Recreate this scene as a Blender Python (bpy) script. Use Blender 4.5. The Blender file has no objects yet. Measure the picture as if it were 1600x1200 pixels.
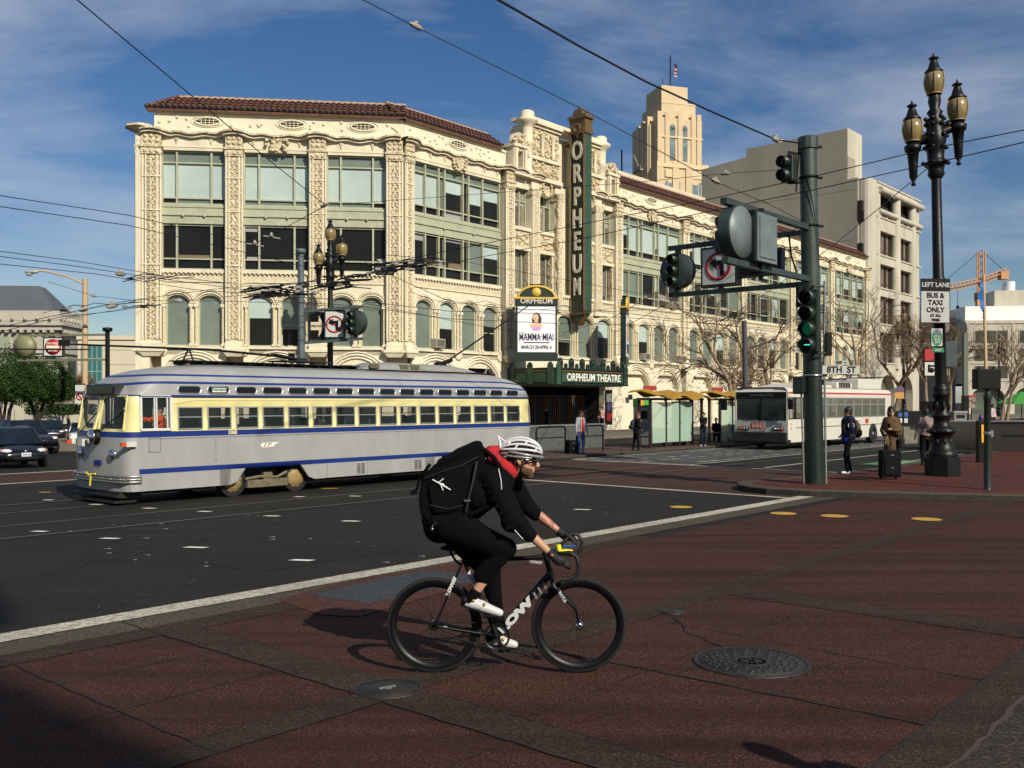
import bpy, bmesh, math, random
from mathutils import Vector, Matrix
R = math.radians; PI = math.pi
random.seed(7)
scn = bpy.context.scene
COL = scn.collection

# ---------------------------------------------------------------- camera
F = 1500.0; CH = 2.0; HZ = 628.0
cam_d = bpy.data.cameras.new("camera"); cam = bpy.data.objects.new("camera", cam_d); COL.objects.link(cam)
cam.location = (0, 0, CH); cam.rotation_euler = (R(90), 0, 0)
cam_d.sensor_width = 36; cam_d.lens = 36 * F / 1600; cam_d.shift_y = 28 / 1600
cam_d.clip_start = 0.1; cam_d.clip_end = 4000
scn.camera = cam

# ---------------------------------------------------------------- sky
SUN_EL = 34.0
sdir = Vector((0.57, -0.82, 0)).normalized() * math.cos(R(SUN_EL)); sdir.z = math.sin(R(SUN_EL))
w = bpy.data.worlds.new("World"); scn.world = w; w.use_nodes = True
nt = w.node_tree; nt.nodes.clear()
def N(t, **k):
    n = nt.nodes.new(t)
    for a, b in k.items(): setattr(n, a, b)
    return n
out = N('ShaderNodeOutputWorld'); bg = N('ShaderNodeBackground'); bg.inputs[1].default_value = 0.080
sky = N('ShaderNodeTexSky', sky_type='NISHITA'); sky.sun_disc = False
sky.sun_elevation = R(SUN_EL); sky.sun_rotation = math.atan2(sdir.x, sdir.y)
sky.air_density = 1.0; sky.dust_density = 0.6; sky.ozone_density = 2.0
tc = N('ShaderNodeTexCoord'); sep = N('ShaderNodeSeparateXYZ')
nt.links.new(tc.outputs['Generated'], sep.inputs[0])
ad = N('ShaderNodeMath', operation='ADD'); ad.inputs[1].default_value = 0.22
nt.links.new(sep.outputs[2], ad.inputs[0])
dx = N('ShaderNodeMath', operation='DIVIDE'); dy = N('ShaderNodeMath', operation='DIVIDE')
nt.links.new(sep.outputs[0], dx.inputs[0]); nt.links.new(ad.outputs[0], dx.inputs[1])
nt.links.new(sep.outputs[1], dy.inputs[0]); nt.links.new(ad.outputs[0], dy.inputs[1])
cb = N('ShaderNodeCombineXYZ'); nt.links.new(dx.outputs[0], cb.inputs[0]); nt.links.new(dy.outputs[0], cb.inputs[1])
mp = N('ShaderNodeMapping'); mp.inputs['Scale'].default_value = (.9, 1.5, 1); mp.inputs['Rotation'].default_value = (0, 0, R(-14)); mp.inputs['Location'].default_value = (1.55, 0.2, 0)
nt.links.new(cb.outputs[0], mp.inputs[0])
no = N('ShaderNodeTexNoise'); no.inputs['Scale'].default_value = 1.25; no.inputs['Detail'].default_value = 9; no.inputs['Roughness'].default_value = 0.6; no.inputs['Distortion'].default_value = 0.35
nt.links.new(mp.outputs[0], no.inputs[0])
cr = N('ShaderNodeValToRGB'); cr.color_ramp.elements[0].position = 0.40; cr.color_ramp.elements[0].color = (0, 0, 0, 1)
cr.color_ramp.elements[1].position = 0.74; cr.color_ramp.elements[1].color = (.72, .72, .72, 1)
nt.links.new(no.outputs[0], cr.inputs[0])
mx = N('ShaderNodeMix', data_type='RGBA')
hs = N('ShaderNodeHueSaturation'); hs.inputs['Saturation'].default_value = 1.30; hs.inputs['Hue'].default_value = 0.508
hs.inputs['Value'].default_value = 0.9
nt.links.new(sky.outputs[0], hs.inputs['Color'])
nt.links.new(cr.outputs[0], mx.inputs['Factor']); nt.links.new(hs.outputs[0], mx.inputs['A'])
mx.inputs['B'].default_value = (6.4, 7.0, 8.2, 1)
nt.links.new(mx.outputs['Result'], bg.inputs[0]); nt.links.new(bg.outputs[0], out.inputs[0])

sun_d = bpy.data.lights.new("sun", 'SUN'); sun = bpy.data.objects.new("sun", sun_d); COL.objects.link(sun)
sun_d.energy = 4.9; sun_d.angle = R(0.6); sun_d.color = (1.0, 0.94, 0.81)
sun.rotation_euler = sdir.to_track_quat('Z', 'Y').to_euler()
scn.view_settings.view_transform = 'Standard'; scn.view_settings.look = 'None'
scn.view_settings.exposure = 0.06; scn.view_settings.gamma = 1.0

# ---------------------------------------------------------------- frames and helpers
D1 = Vector((0.6549, 0.7557, 0)); N2 = Vector((-0.7557, 0.6549, 0)); MROT = math.atan2(0.7557, 0.6549)
def M(u, v, z=0.0): return D1 * u + N2 * v + Vector((0, 0, z))
def uat(px, v):
    t = (px - 800) / F
    return v * (.7557 + .6549 * t) / (.6549 - .7557 * t)
def at(x, y, Y): return Vector(((x - 800) * Y / F, Y, CH + (HZ - y) * Y / F))
def gp(x, y, z=0.0):
    Y = (CH - z) * F / (y - HZ)
    return Vector(((x - 800) * Y / F, Y, z))

_m = {}
def mat(name, c, rough=.6, metal=0.0, var=0.0, vs=3.0, bump=0.0, bs=20.0, spec=.5, alpha=1.0, trans=0.0, emit=None, es=0.0, kind='noise', c2=None, stretch=None, coat=0.0):
    if name in _m: return _m[name]
    m = bpy.data.materials.new(name); m.use_nodes = True; t = m.node_tree; b = t.nodes['Principled BSDF']
    b.inputs['Base Color'].default_value = (*c, 1); b.inputs['Roughness'].default_value = rough; b.inputs['Metallic'].default_value = metal
    b.inputs['Specular IOR Level'].default_value = spec; b.inputs['Coat Weight'].default_value = coat
    if trans: b.inputs['Transmission Weight'].default_value = trans
    if alpha < 1: b.inputs['Alpha'].default_value = alpha
    if emit: b.inputs['Emission Color'].default_value = (*emit, 1); b.inputs['Emission Strength'].default_value = es
    if var or bump:
        tc = t.nodes.new('ShaderNodeTexCoord'); src = tc.outputs['Object']
        if stretch:
            mp = t.nodes.new('ShaderNodeMapping'); mp.inputs['Scale'].default_value = stretch
            t.links.new(src, mp.inputs[0]); src = mp.outputs[0]
    if var:
        n = t.nodes.new('ShaderNodeTexNoise'); n.inputs['Scale'].default_value = vs; n.inputs['Detail'].default_value = 6; n.inputs['Roughness'].default_value = .65
        t.links.new(src, n.inputs[0])
        r = t.nodes.new('ShaderNodeValToRGB'); e = r.color_ramp.elements
        a = c2 or tuple(x * (1 - var) for x in c)
        d = tuple(min(1, x * (1 + var * .5)) for x in c)
        e[0].position = .3; e[0].color = (*a, 1); e[1].position = .7; e[1].color = (*d, 1)
        t.links.new(n.outputs[0], r.inputs[0]); t.links.new(r.outputs[0], b.inputs['Base Color'])
    if bump:
        if kind == 'voronoi':
            n = t.nodes.new('ShaderNodeTexVoronoi'); n.feature = 'SMOOTH_F1'; n.inputs['Scale'].default_value = bs; o = n.outputs[0]
        else:
            n = t.nodes.new('ShaderNodeTexNoise'); n.inputs['Scale'].default_value = bs; n.inputs['Detail'].default_value = 5; o = n.outputs[0]
        t.links.new(src, n.inputs[0])
        bp = t.nodes.new('ShaderNodeBump'); bp.inputs['Strength'].default_value = min(1, bump); bp.inputs['Distance'].default_value = 0.02 if bump <= 1 else .02 * bump
        t.links.new(o, bp.inputs['Height']); t.links.new(bp.outputs[0], b.inputs['Normal'])
    _m[name] = m
    return m

class MB:
    """collects shapes; build() links them as ONE mesh object"""
    def __init__(s, M=None): s.v = []; s.f = []; s.mi = []; s.sm = []; s.m = 0; s.M = M; s.smooth = False
    def add(s, vs, fs, mi=None, sm=None):
        o = len(s.v)
        s.v += [(s.M @ Vector(v)) if s.M else Vector(v) for v in vs]
        for f in fs:
            s.f.append([i + o for i in f]); s.mi.append(s.m if mi is None else mi); s.sm.append(s.smooth if sm is None else sm)
        return s
    def box(s, x0, x1, y0, y1, z0, z1, mi=None):
        v = [(x, y, z) for z in (z0, z1) for y in (y0, y1) for x in (x0, x1)]
        return s.add(v, [(0, 2, 3, 1), (4, 5, 7, 6), (0, 1, 5, 4), (2, 6, 7, 3), (0, 4, 6, 2), (1, 3, 7, 5)], mi, False)
    def bar(s, p0, p1, w, h, up=(0, 0, 1), mi=None):
        p0 = Vector(p0); p1 = Vector(p1); d = (p1 - p0).normalized(); u = Vector(up)
        if abs(d.dot(u)) > .98: u = Vector((0, 1, 0))
        sd = d.cross(u).normalized() * w / 2; uu = sd.cross(d).normalized() * h / 2
        v = [p0 - sd - uu, p0 + sd - uu, p0 + sd + uu, p0 - sd + uu, p1 - sd - uu, p1 + sd - uu, p1 + sd + uu, p1 - sd + uu]
        return s.add(v, [(0, 1, 2, 3), (7, 6, 5, 4), (0, 4, 5, 1), (1, 5, 6, 2), (2, 6, 7, 3), (3, 7, 4, 0)], mi, False)
    def tube(s, pts, r, n=8, mi=None, cap=True):
        pts = [Vector(p) for p in pts]; k = len(pts); rs = r if isinstance(r, (list, tuple)) else [r] * k
        vs = []; fs = []; ref = None
        for i, p in enumerate(pts):
            d = (pts[min(i + 1, k - 1)] - pts[max(i - 1, 0)])
            if d.length < 1e-9: d = Vector((0, 0, 1))
            d.normalize()
            if ref is None: ref = d.orthogonal().normalized()
            a = (ref - d * ref.dot(d));  a = a.normalized() if a.length > 1e-6 else d.orthogonal().normalized()
            ref = a; b = d.cross(a)
            for j in range(n):
                t = 2 * PI * j / n; vs.append(p + (a * math.cos(t) + b * math.sin(t)) * rs[i])
        for i in range(k - 1):
            for j in range(n):
                fs.append((i * n + j, i * n + (j + 1) % n, (i + 1) * n + (j + 1) % n, (i + 1) * n + j))
        s.add(vs, fs, mi, n > 5)
        if cap: s.add([vs[j] for j in range(n)], [tuple(reversed(range(n)))], mi, False); s.add([vs[(k - 1) * n + j] for j in range(n)], [tuple(range(n))], mi, False)
        return s
    def cyl(s, p0, p1, r0, r1=None, n=16, mi=None): return s.tube([p0, p1], [r0, r0 if r1 is None else r1], n, mi)
    def lathe(s, prof, c=(0, 0, 0), n=20, mi=None, sm=True, ax=None):
        c = Vector(c); vs = []; fs = []
        A = Matrix.Identity(3) if ax is None else Vector((0, 0, 1)).rotation_difference(Vector(ax)).to_matrix()
        for r, z in prof:
            for j in range(n):
                t = 2 * PI * j / n; vs.append(c + A @ Vector((r * math.cos(t), r * math.sin(t), z)))
        for i in range(len(prof) - 1):
            for j in range(n): fs.append((i * n + j, i * n + (j + 1) % n, (i + 1) * n + (j + 1) % n, (i + 1) * n + j))
        s.add(vs, fs, mi, sm)
        for i in (0, len(prof) - 1):
            if prof[i][0] > 1e-4 and tuple(prof[0]) != tuple(prof[-1]):
                q = list(range(n)); s.add([vs[i * n + j] for j in range(n)], [tuple(q if i else reversed(q))], mi, False)
        return s
    def ell(s, c, r, nu=10, nv=7, mi=None, rot=None):
        c = Vector(c); r = (r, r, r) if isinstance(r, (int, float)) else r; vs = []; fs = []
        for i in range(nv + 1):
            ph = PI * i / nv
            for j in range(nu):
                t = 2 * PI * j / nu; p = Vector((r[0] * math.sin(ph) * math.cos(t), r[1] * math.sin(ph) * math.sin(t), r[2] * math.cos(ph)))
                vs.append(c + (rot @ p if rot else p))
        for i in range(nv):
            for j in range(nu): fs.append((i * nu + j, (i + 1) * nu + j, (i + 1) * nu + (j + 1) % nu, i * nu + (j + 1) % nu))
        return s.add(vs, fs, mi, True)
    def prism(s, poly, d, mi=None, mside=None):
        """poly: list of 3D points (planar), d: extrusion vector"""
        n = len(poly); a = [Vector(p) for p in poly]; d = Vector(d)
        s.add(a + [p + d for p in a], [tuple(reversed(range(n))), tuple(range(n, 2 * n))], mi, False)
        s.add(a + [p + d for p in a], [(i, (i + 1) % n, n + (i + 1) % n, n + i) for i in range(n)], mi if mside is None else mside, False)
        return s
    def quad(s, *p, mi=None): return s.add(list(p), [tuple(range(len(p)))], mi, False)
    def build(s, name, mats, parent=None, bevel=0.0, seg=2, merge=False, loc=None):
        me = bpy.data.meshes.new(name); me.from_pydata([tuple(v) for v in s.v], [], s.f)
        for x in (mats if isinstance(mats, (list, tuple)) else [mats]): me.materials.append(x)
        me.polygons.foreach_set('material_index', s.mi); me.polygons.foreach_set('use_smooth', s.sm)
        me.validate(); me.update()
        bm = bmesh.new(); bm.from_mesh(me)
        if merge: bmesh.ops.remove_doubles(bm, verts=bm.verts, dist=1e-5)
        bmesh.ops.recalc_face_normals(bm, faces=bm.faces)
        bm.to_mesh(me); bm.free()
        o = bpy.data.objects.new(name, me); COL.objects.link(o)
        if parent: o.parent = parent
        if loc is not None: o.location = loc
        if bevel:
            b = o.modifiers.new('bevel', 'BEVEL'); b.width = bevel; b.segments = seg; b.limit_method = 'ANGLE'; b.angle_limit = R(35)
        return o

def tag(o, label, cat, group=None, kind=None):
    if label: o['label'] = label
    if cat: o['category'] = cat
    if group: o['group'] = group
    if kind: o['kind'] = kind
    return o
def thing(name, label, cat, loc=(0, 0, 0), rz=0.0, group=None):
    o = bpy.data.objects.new(name, None); COL.objects.link(o); o.location = loc; o.rotation_euler = (0, 0, rz); o.empty_display_size = .2
    return tag(o, label, cat, group)
def struct(o): o['kind'] = 'structure'; return o
def copy_tree(o, parent=None):
    c = o.copy(); COL.objects.link(c)
    if parent: c.parent = parent
    for ch in list(o.children): copy_tree(ch, c)
    return c
def again(o, label, loc, rz=None, sc=None, group=None):
    c = copy_tree(o); c.location = loc
    if rz is not None: c.rotation_euler = (0, 0, rz)
    if sc: c.scale = (sc, sc, sc)
    c['label'] = label
    if group: c['group'] = group
    return c
def text_geo(txt, size, ext=0.005, bold=0.0, sx=1.0):
    """real letters as mesh data: lists of verts, faces, in the XY plane, centred"""
    cu = bpy.data.curves.new('t', 'FONT'); cu.body = txt; cu.size = size; cu.extrude = ext; cu.offset = bold; cu.align_x = 'CENTER'; cu.align_y = 'CENTER'; cu.resolution_u = 3
    ob = bpy.data.objects.new('t', cu); COL.objects.link(ob); bpy.context.view_layer.update()
    me = bpy.data.meshes.new_from_object(ob.evaluated_get(bpy.context.evaluated_depsgraph_get()))
    vs = [Vector((v.co.x * sx, v.co.y, v.co.z)) for v in me.vertices]; fs = [tuple(p.vertices) for p in me.polygons]
    bpy.data.objects.remove(ob); bpy.data.curves.remove(cu); bpy.data.meshes.remove(me)
    return vs, fs
def put_text(mb, txt, size, c, right, up, mi=None, ext=.005, bold=0.0, sx=1.0):
    vs, fs = text_geo(txt, size, ext, bold, sx); r = Vector(right).normalized(); u = Vector(up).normalized(); n = r.cross(u); c = Vector(c)
    mb.add([c + r * v.x + u * v.y + n * v.z for v in vs], fs, mi, False)
def remesh(mb, name, mats, parent, vox, smooth=4, fac=.5):
    """one continuous skin grown over overlapping volumes"""
    me = bpy.data.meshes.new('tmp'); me.from_pydata([tuple(v) for v in mb.v], [], mb.f); me.validate()
    bm = bmesh.new(); bm.from_mesh(me); bmesh.ops.remove_doubles(bm, verts=bm.verts, dist=1e-5); bmesh.ops.recalc_face_normals(bm, faces=bm.faces); bm.to_mesh(me); bm.free()
    ob = bpy.data.objects.new('tmp', me); COL.objects.link(ob)
    a = ob.modifiers.new('r', 'REMESH'); a.mode = 'VOXEL'; a.voxel_size = vox; a.use_smooth_shade = True
    if smooth: b = ob.modifiers.new('s', 'SMOOTH'); b.iterations = smooth; b.factor = fac
    bpy.context.view_layer.update()
    m2 = bpy.data.meshes.new_from_object(ob.evaluated_get(bpy.context.evaluated_depsgraph_get())); bpy.data.objects.remove(ob); bpy.data.meshes.remove(me)
    m2.name = name; m2.materials.clear()
    for x in (mats if isinstance(mats, (list, tuple)) else [mats]): m2.materials.append(x)
    for p in m2.polygons: p.use_smooth = True
    o = bpy.data.objects.new(name, m2); COL.objects.link(o)
    if parent: o.parent = parent
    return o
def rad_cap(mb, p0, p1, r0, r1, n=12):
    p0 = Vector(p0); p1 = Vector(p1); d = p1 - p0; L = d.length
    if L < 1e-6: return mb.ell(p0, r0)
    pr = []
    for k in range(5): a = PI / 2 * k / 4; pr.append((r0 * math.sin(a) + 1e-5, -r0 * math.cos(a)))
    for k in range(5): a = PI / 2 * k / 4; pr.append((r1 * math.cos(a) + 1e-5, L + r1 * math.sin(a)))
    return mb.lathe(pr, p0, n, ax=d)

# ---------------------------------------------------------------- common materials
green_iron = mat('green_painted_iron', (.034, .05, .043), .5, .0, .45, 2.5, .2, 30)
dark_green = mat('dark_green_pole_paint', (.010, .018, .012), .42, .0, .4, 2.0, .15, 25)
grey_paint = mat('grey_sign_back_paint', (.15, .18, .18), .5, .1, .18, 3, .08, 20)
black_iron = mat('black_cast_iron', (.005, .0045, .0045), .42, .0, .4, 6, .3, 30, spec=.3)
black_metal = mat('black_metal', (.005, .005, .005), .55, .0, spec=.2)
steel = mat('brushed_steel', (.45, .46, .47), .3, .9)
chrome = mat('chrome', (.7, .7, .7), .12, 1.0)
rubber = mat('tyre_rubber', (.006, .006, .006), .85, 0, .3, 20, .1, 60)
white_paint = mat('white_sign_paint', (.55, .55, .5), .5, 0, .1, 8)
black_paint = mat('black_sign_paint', (.004, .004, .0045), .6, spec=.2)
red_paint = mat('red_sign_paint', (.36, .012, .016), .45)
glass_dark = mat('dark_window_glass', (.010, .011, .012), .12, 0, spec=.35)
wire_mat = mat('black_wire', (.012, .012, .013), .5, .3)
# ================================================================ GROUND
def node_ground(name, base, dark, speck, sc=60, rough=.85, streak=0.0, joints=None):
    m = bpy.data.materials.new(name); m.use_nodes = True; t = m.node_tree; b = t.nodes['Principled BSDF']; L = t.links.new
    b.inputs['Roughness'].default_value = rough; b.inputs['Specular IOR Level'].default_value = .14
    g = t.nodes.new('ShaderNodeNewGeometry')
    def noise(s, det, scale=(1, 1, 1), rot=0):
        mp = t.nodes.new('ShaderNodeMapping'); mp.inputs['Scale'].default_value = scale; mp.inputs['Rotation'].default_value = (0, 0, rot); L(g.outputs['Position'], mp.inputs[0])
        n = t.nodes.new('ShaderNodeTexNoise'); n.inputs['Scale'].default_value = s; n.inputs['Detail'].default_value = det; n.inputs['Roughness'].default_value = .65; L(mp.outputs[0], n.inputs[0]); return n
    def ramp(src, a, ca, bb, cb_):
        r = t.nodes.new('ShaderNodeValToRGB'); e = r.color_ramp.elements; e[0].position = a; e[0].color = (*ca, 1); e[1].position = bb; e[1].color = (*cb_, 1); L(src, r.inputs[0]); return r.outputs[0]
    def mix(f, a, bb, mode='MIX'):
        x = t.nodes.new('ShaderNodeMix'); x.data_type = 'RGBA'; x.blend_type = mode
        for s_, i in ((f, 'Factor'), (a, 'A'), (bb, 'B')):
            if isinstance(s_, (int, float)): x.inputs[i].default_value = s_
            elif isinstance(s_, tuple): x.inputs[i].default_value = (*s_, 1)
            else: L(s_, x.inputs[i])
        return x.outputs['Result']
    c = ramp(noise(.7, 8).outputs[0], .32, dark, .68, base)
    fine = noise(sc, 3)
    c = mix(ramp(fine.outputs[0], .51, (0, 0, 0), .60, (.9, .9, .9)), c, speck)
    c = mix(ramp(noise(sc * 1.7, 2).outputs[0], .50, (0, 0, 0), .62, (.75, .75, .75)), c, tuple(x * .3 for x in base))
    c = mix(ramp(noise(3.1, 5).outputs[0], .56, (0, 0, 0), .72, (.5, .5, .5)), c, tuple(x * .45 for x in base))
    if streak:
        # tyre-worn streaks that run with the cross street
        s1 = noise(1.0, 7, (.12, 2.2, 1), R(6)); c = mix(ramp(s1.outputs[0], .46, (0, 0, 0), .66, (streak,) * 3), c, tuple(x * .42 for x in base))
        s2 = noise(1.0, 6, (.06, 2.6, 1), R(-38)); c = mix(ramp(s2.outputs[0], .50, (0, 0, 0), .72, (streak * .6,) * 3), c, tuple(x * .45 for x in base))
    L(c, b.inputs['Base Color'])
    bp = t.nodes.new('ShaderNodeBump'); bp.inputs['Strength'].default_value = .5; bp.inputs['Distance'].default_value = .012
    L(fine.outputs[0], bp.inputs['Height']); L(bp.outputs[0], b.inputs['Normal'])
    return m
asphalt = node_ground('asphalt', (.023, .0212, .0188), (.0145, .0135, .012), (.048, .044, .038), 50, .8, .4)
redpave = node_ground('red_paving', (.057, .0225, .0155), (.034, .0155, .0115), (.125, .060, .042), 62, .85, .6)
redroad = node_ground('red_crossing_paving', (.068, .030, .022), (.052, .028, .023), (.10, .06, .045), 30, .8, .6)
greypave = node_ground('grey_paving_band', (.042, .025, .018), (.028, .0185, .014), (.10, .064, .046), 62, .85, .4)
concrete = node_ground('kerb_concrete', (.085, .07, .05), (.055, .046, .034), (.13, .11, .08), 30, .85, .2)
darkkerb = node_ground('dark_kerb_stone', (.05, .045, .037), (.03, .028, .024), (.07, .065, .055), 30, .85)
sidewalk_m = node_ground('pale_sidewalk', (.20, .17, .135), (.14, .12, .095), (.25, .22, .17), 20, .85)
trackpave = node_ground('track_paving', (.09, .09, .09), (.055, .055, .055), (.17, .17, .16), 8, .8, .6)
line_m = node_ground('worn_white_line', (.62, .57, .46), (.42, .38, .30), (.28, .26, .2), 14, .7, .5)
yellow_m = mat('worn_yellow_marking', (.50, .29, .04), .7, 0, .25, 25)
bluegrey_m = node_ground('blue_grey_plate', (.050, .056, .065), (.038, .043, .052), (.07, .075, .08), 30, .7)
brick_m = node_ground('red_brick_sidewalk', (.13, .038, .026), (.075, .025, .019), (.05, .02, .017), 9, .85, .25)
iron_cover = mat('cast_iron_cover', (.04, .035, .03), .55, .5, .4, 12, .3, 60)

def sheet(name, polys, z, m, zt=None):
    b = MB()
    for p in polys: b.add([Vector((q[0], q[1], z)) for q in p], [tuple(range(len(p)))])
    return struct(b.build(name, m))
def MR(u0, u1, v0, v1): return [M(u0, v0), M(u1, v0), M(u1, v1), M(u0, v1)]
g = MB(); S = 1600
g.quad((-S, -S, 0), (S, -S, 0), (S, S, 0), (-S, S, 0)); struct(g.build('road', asphalt))
# foreground corner paving (this side of the white line)
sheet('paving', [[M(-30, 7.7), M(19.9, 7.7), M(23.5, 8.3), M(40, 8.3), M(40, -30), M(-30, -30)]], .004, redpave)
sheet('gutter_strip', [MR(-30, 19.6, 7.96, 8.40)], .006, concrete)
sheet('paving_edge_band', [MR(-30, 12.0, 7.62, 7.96)], .008, greypave)
sheet('paving_bands', [MR(-30, 4.25, 4.83, 5.12), MR(4.62, 30, 4.86, 5.16), MR(4.25, 4.62, -10, 7.62), MR(8.95, 9.45, 1.95, 4.86), MR(-2.3, -1.9, 5.12, 7.62)], .009, greypave)
sheet('corner_paving', [[M(5.2, 1.62), M(40, 1.62), M(40, -30), M(5.2, -30)]], .008, sidewalk_m if False else node_ground('corner_grey_paving', (.048, .035, .027), (.034, .026, .021), (.085, .065, .05), 30))
sheet('corner_band', [MR(4.62, 9, 1.62, 1.96)], .010, greypave)
sheet('patch_paving', [[gp(432, 938), gp(560, 906), gp(720, 880), gp(772, 905), gp(700, 925), gp(560, 965), gp(500, 962)]], .011, node_ground('red_patch', (.088, .033, .024), (.065, .028, .021), (.11, .05, .035), 30, .85))
sheet('access_plate', [[gp(481, 931), gp(578, 945), gp(610, 938), gp(700, 916), gp(760, 908), gp(735, 900), gp(668, 892), gp(600, 905)]], .013, bluegrey_m)
# joints: thin, slightly wandering dark grooves
def joint(mb, a, b, w=.016, wob=.008, z=.0125, broken=0.0):
    a = Vector(a); b = Vector(b); n = max(2, int((b - a).length / .12)); d = (b - a).normalized(); s = Vector((-d.y, d.x, 0)); pl = None
    for i in range(n + 1):
        p = a.lerp(b, i / n) + s * random.uniform(-wob, wob); ww = w * random.uniform(.5, 1.25)
        l = p - s * ww / 2; r = p + s * ww / 2; l.z = r.z = z
        if pl and random.random() > broken: mb.quad(pl[0], pl[1], r, l)
        pl = (l, r)
jm = mat('dark_joint', (.008, .007, .006), .95)
jl = mat('pale_sand_joint', (.05, .034, .025), .95)
j = MB()
for v in (5.12, 5.97, 6.84, 7.64): joint(j, M(-12, v), M(4.25 if v > 5.2 else 4.25, v), .012, .006)
joint(j, M(-12, 4.83), M(4.3, 4.83), .02, .008); joint(j, M(-12, 3.7), M(4.3, 3.7), .012)
for u in (3.02, .9, -1.3, -3.5): joint(j, M(u, 4.83), M(u, 8.0), .02, .01)
joint(j, M(4.25, .5), M(4.25, 8.35), .018, .009); joint(j, M(4.62, .5), M(4.62, 7.7), .011, .006)
joint(j, M(6.15, 1.95), M(6.02, 4.85), .028, .016); joint(j, M(6.02, 4.85), M(5.95, 7.7), .012, .006, broken=.3)
joint(j, M(4.6, 1.95), M(9, 1.93), .02, .012)
for v in (3.9, 2.95): joint(j, M(4.6, v), M(9, v), .010, .006, broken=.45)
for u in (7.4, 8.95, 9.45): joint(j, M(u, 1.95), M(u + .1, 4.86), .013, .007, broken=.15)
joint(j, M(11.8, -3), M(11.9, 7.9), .012, .006, broken=.2); joint(j, M(9.5, 3.4), M(18, 3.4), .01, .006, broken=.3)
joint(j, M(15.5, -3), M(15.5, 7.9), .012, .006, broken=.2); joint(j, M(4.7, 6.5), M(19, 6.5), .010, .006, broken=.5)
for u in (1.5, 7.5, 13.5): joint(j, M(u, 7.96), M(u, 8.4), .012)
joint(j, M(-12, 7.96), M(19, 7.96), .012, .004)
# the ragged crack that runs to the manhole
cp = [gp(1053, 966), gp(1068, 978), gp(1070, 988), gp(1092, 996), gp(1108, 1004), gp(1128, 1012)]
for a, b in zip(cp, cp[1:]): joint(j, a, b, .02, .012)
struct(j.build('paving_joints', jm))
j = MB(); joint(j, M(5.2, 1.62), M(12, 1.62), .035, .02, .0135); joint(j, M(6.9, 4.86), M(9, 4.84), .01, .005, .0135)
joint(j, M(9.0, 3.2), M(9.45, 1.2), .014, .01, .0135, .3); joint(j, M(4.7, 5.16), M(16, 5.14), .012, .006, .0135, .35)
struct(j.build('pale_joints', jl))
# white lines
wl = MB()
b = MB(); b.add([Vector((*p.xy, .008)) for p in MR(-40, 19.75, 8.42, 8.73)], [(0, 1, 2, 3)]); struct(b.build('road_line', line_m))
# red crossings in the distance
sheet('crossing', [MR(18.95, 26.4, 8.75, 20.2), MR(-60, 18.9, 24.7, 27.8)], .005, redroad)
sheet('crossing_lines', [MR(18.7, 18.9, 8.75, 20.2), MR(26.4, 26.62, 10.2, 20.2), MR(-60, 18.6, 24.5, 24.7), MR(-60, 18.6, 27.8, 28.05)], .009, line_m)
sheet('track_paving', [MR(26.7, 130, 15.6, 20.45)], .005, trackpave)
b = MB()
for i in range(70):
    for v in (16.1, 17.6, 18.4, 19.7):
        if random.random() < .8: u = 27 + i * .9 + random.uniform(0, .3); b.add([Vector((*p.xy, .010)) for p in MR(u, u + .6, v, v + random.uniform(.06, .14))], [(0, 1, 2, 3)])
for v in (15.6, 20.2): b.add([Vector((*p.xy, .010)) for p in MR(26.7, 110, v, v + .12)], [(0, 1, 2, 3)])
struct(b.build('track_markings', line_m))
rail_m = mat('worn_rail_steel', (.22, .215, .2), .45, .5, .4, 10)
b = MB()
for v, uu in ((14.75, 70), (16.2, 70), (18.08, 26.6), (19.5, 26.6)): b.add([Vector((*p.xy, .009)) for p in MR(-60, uu, v, v + .05)], [(0, 1, 2, 3)])
struct(b.build('tram_rails', rail_m))
b = MB()
for v in (14.69, 16.26, 18.14, 19.44): b.add([Vector((*p.xy, .007)) for p in MR(-60, 26.6, v - .03, v + .03)], [(0, 1, 2, 3)])
joint(b, M(-10, 13.6), M(18, 15.4), .03, .02, .006, .2)
struct(b.build('rail_grooves', jm))
# tar-sealed cracks and darker patches in the roadway
tar = mat('tar_seal', (.006, .006, .006), .45)
b = MB(); rc = random.Random(4)
for s0, s1, n_ in (((40, 905), (470, 800), 26), ((120, 960), (330, 900), 14), ((420, 840), (640, 860), 14), ((600, 812), (1010, 790), 22), ((860, 770), (1010, 830), 16), ((10, 860), (250, 845), 12)):
    A_ = gp(*s0); B_ = gp(*s1); pr = A_
    for k in range(1, n_ + 1): q = A_.lerp(B_, k / n_) + Vector((rc.uniform(-.12, .12), rc.uniform(-.12, .12), 0)); joint(b, pr, q, rc.uniform(.010, .03), .006, .0045); pr = q
struct(b.build('road_cracks', tar))
sheet('road_patches', [MR(6.5, 9.2, 9.6, 10.9), MR(11.5, 12.4, 11.2, 13.6), MR(14.6, 17.8, 10.2, 11.3), MR(2.2, 4.0, 12.2, 13.4)], .003, node_ground('asphalt_patch', (.018, .0165, .015), (.012, .0115, .011), (.04, .038, .034), 50, .75))
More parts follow.
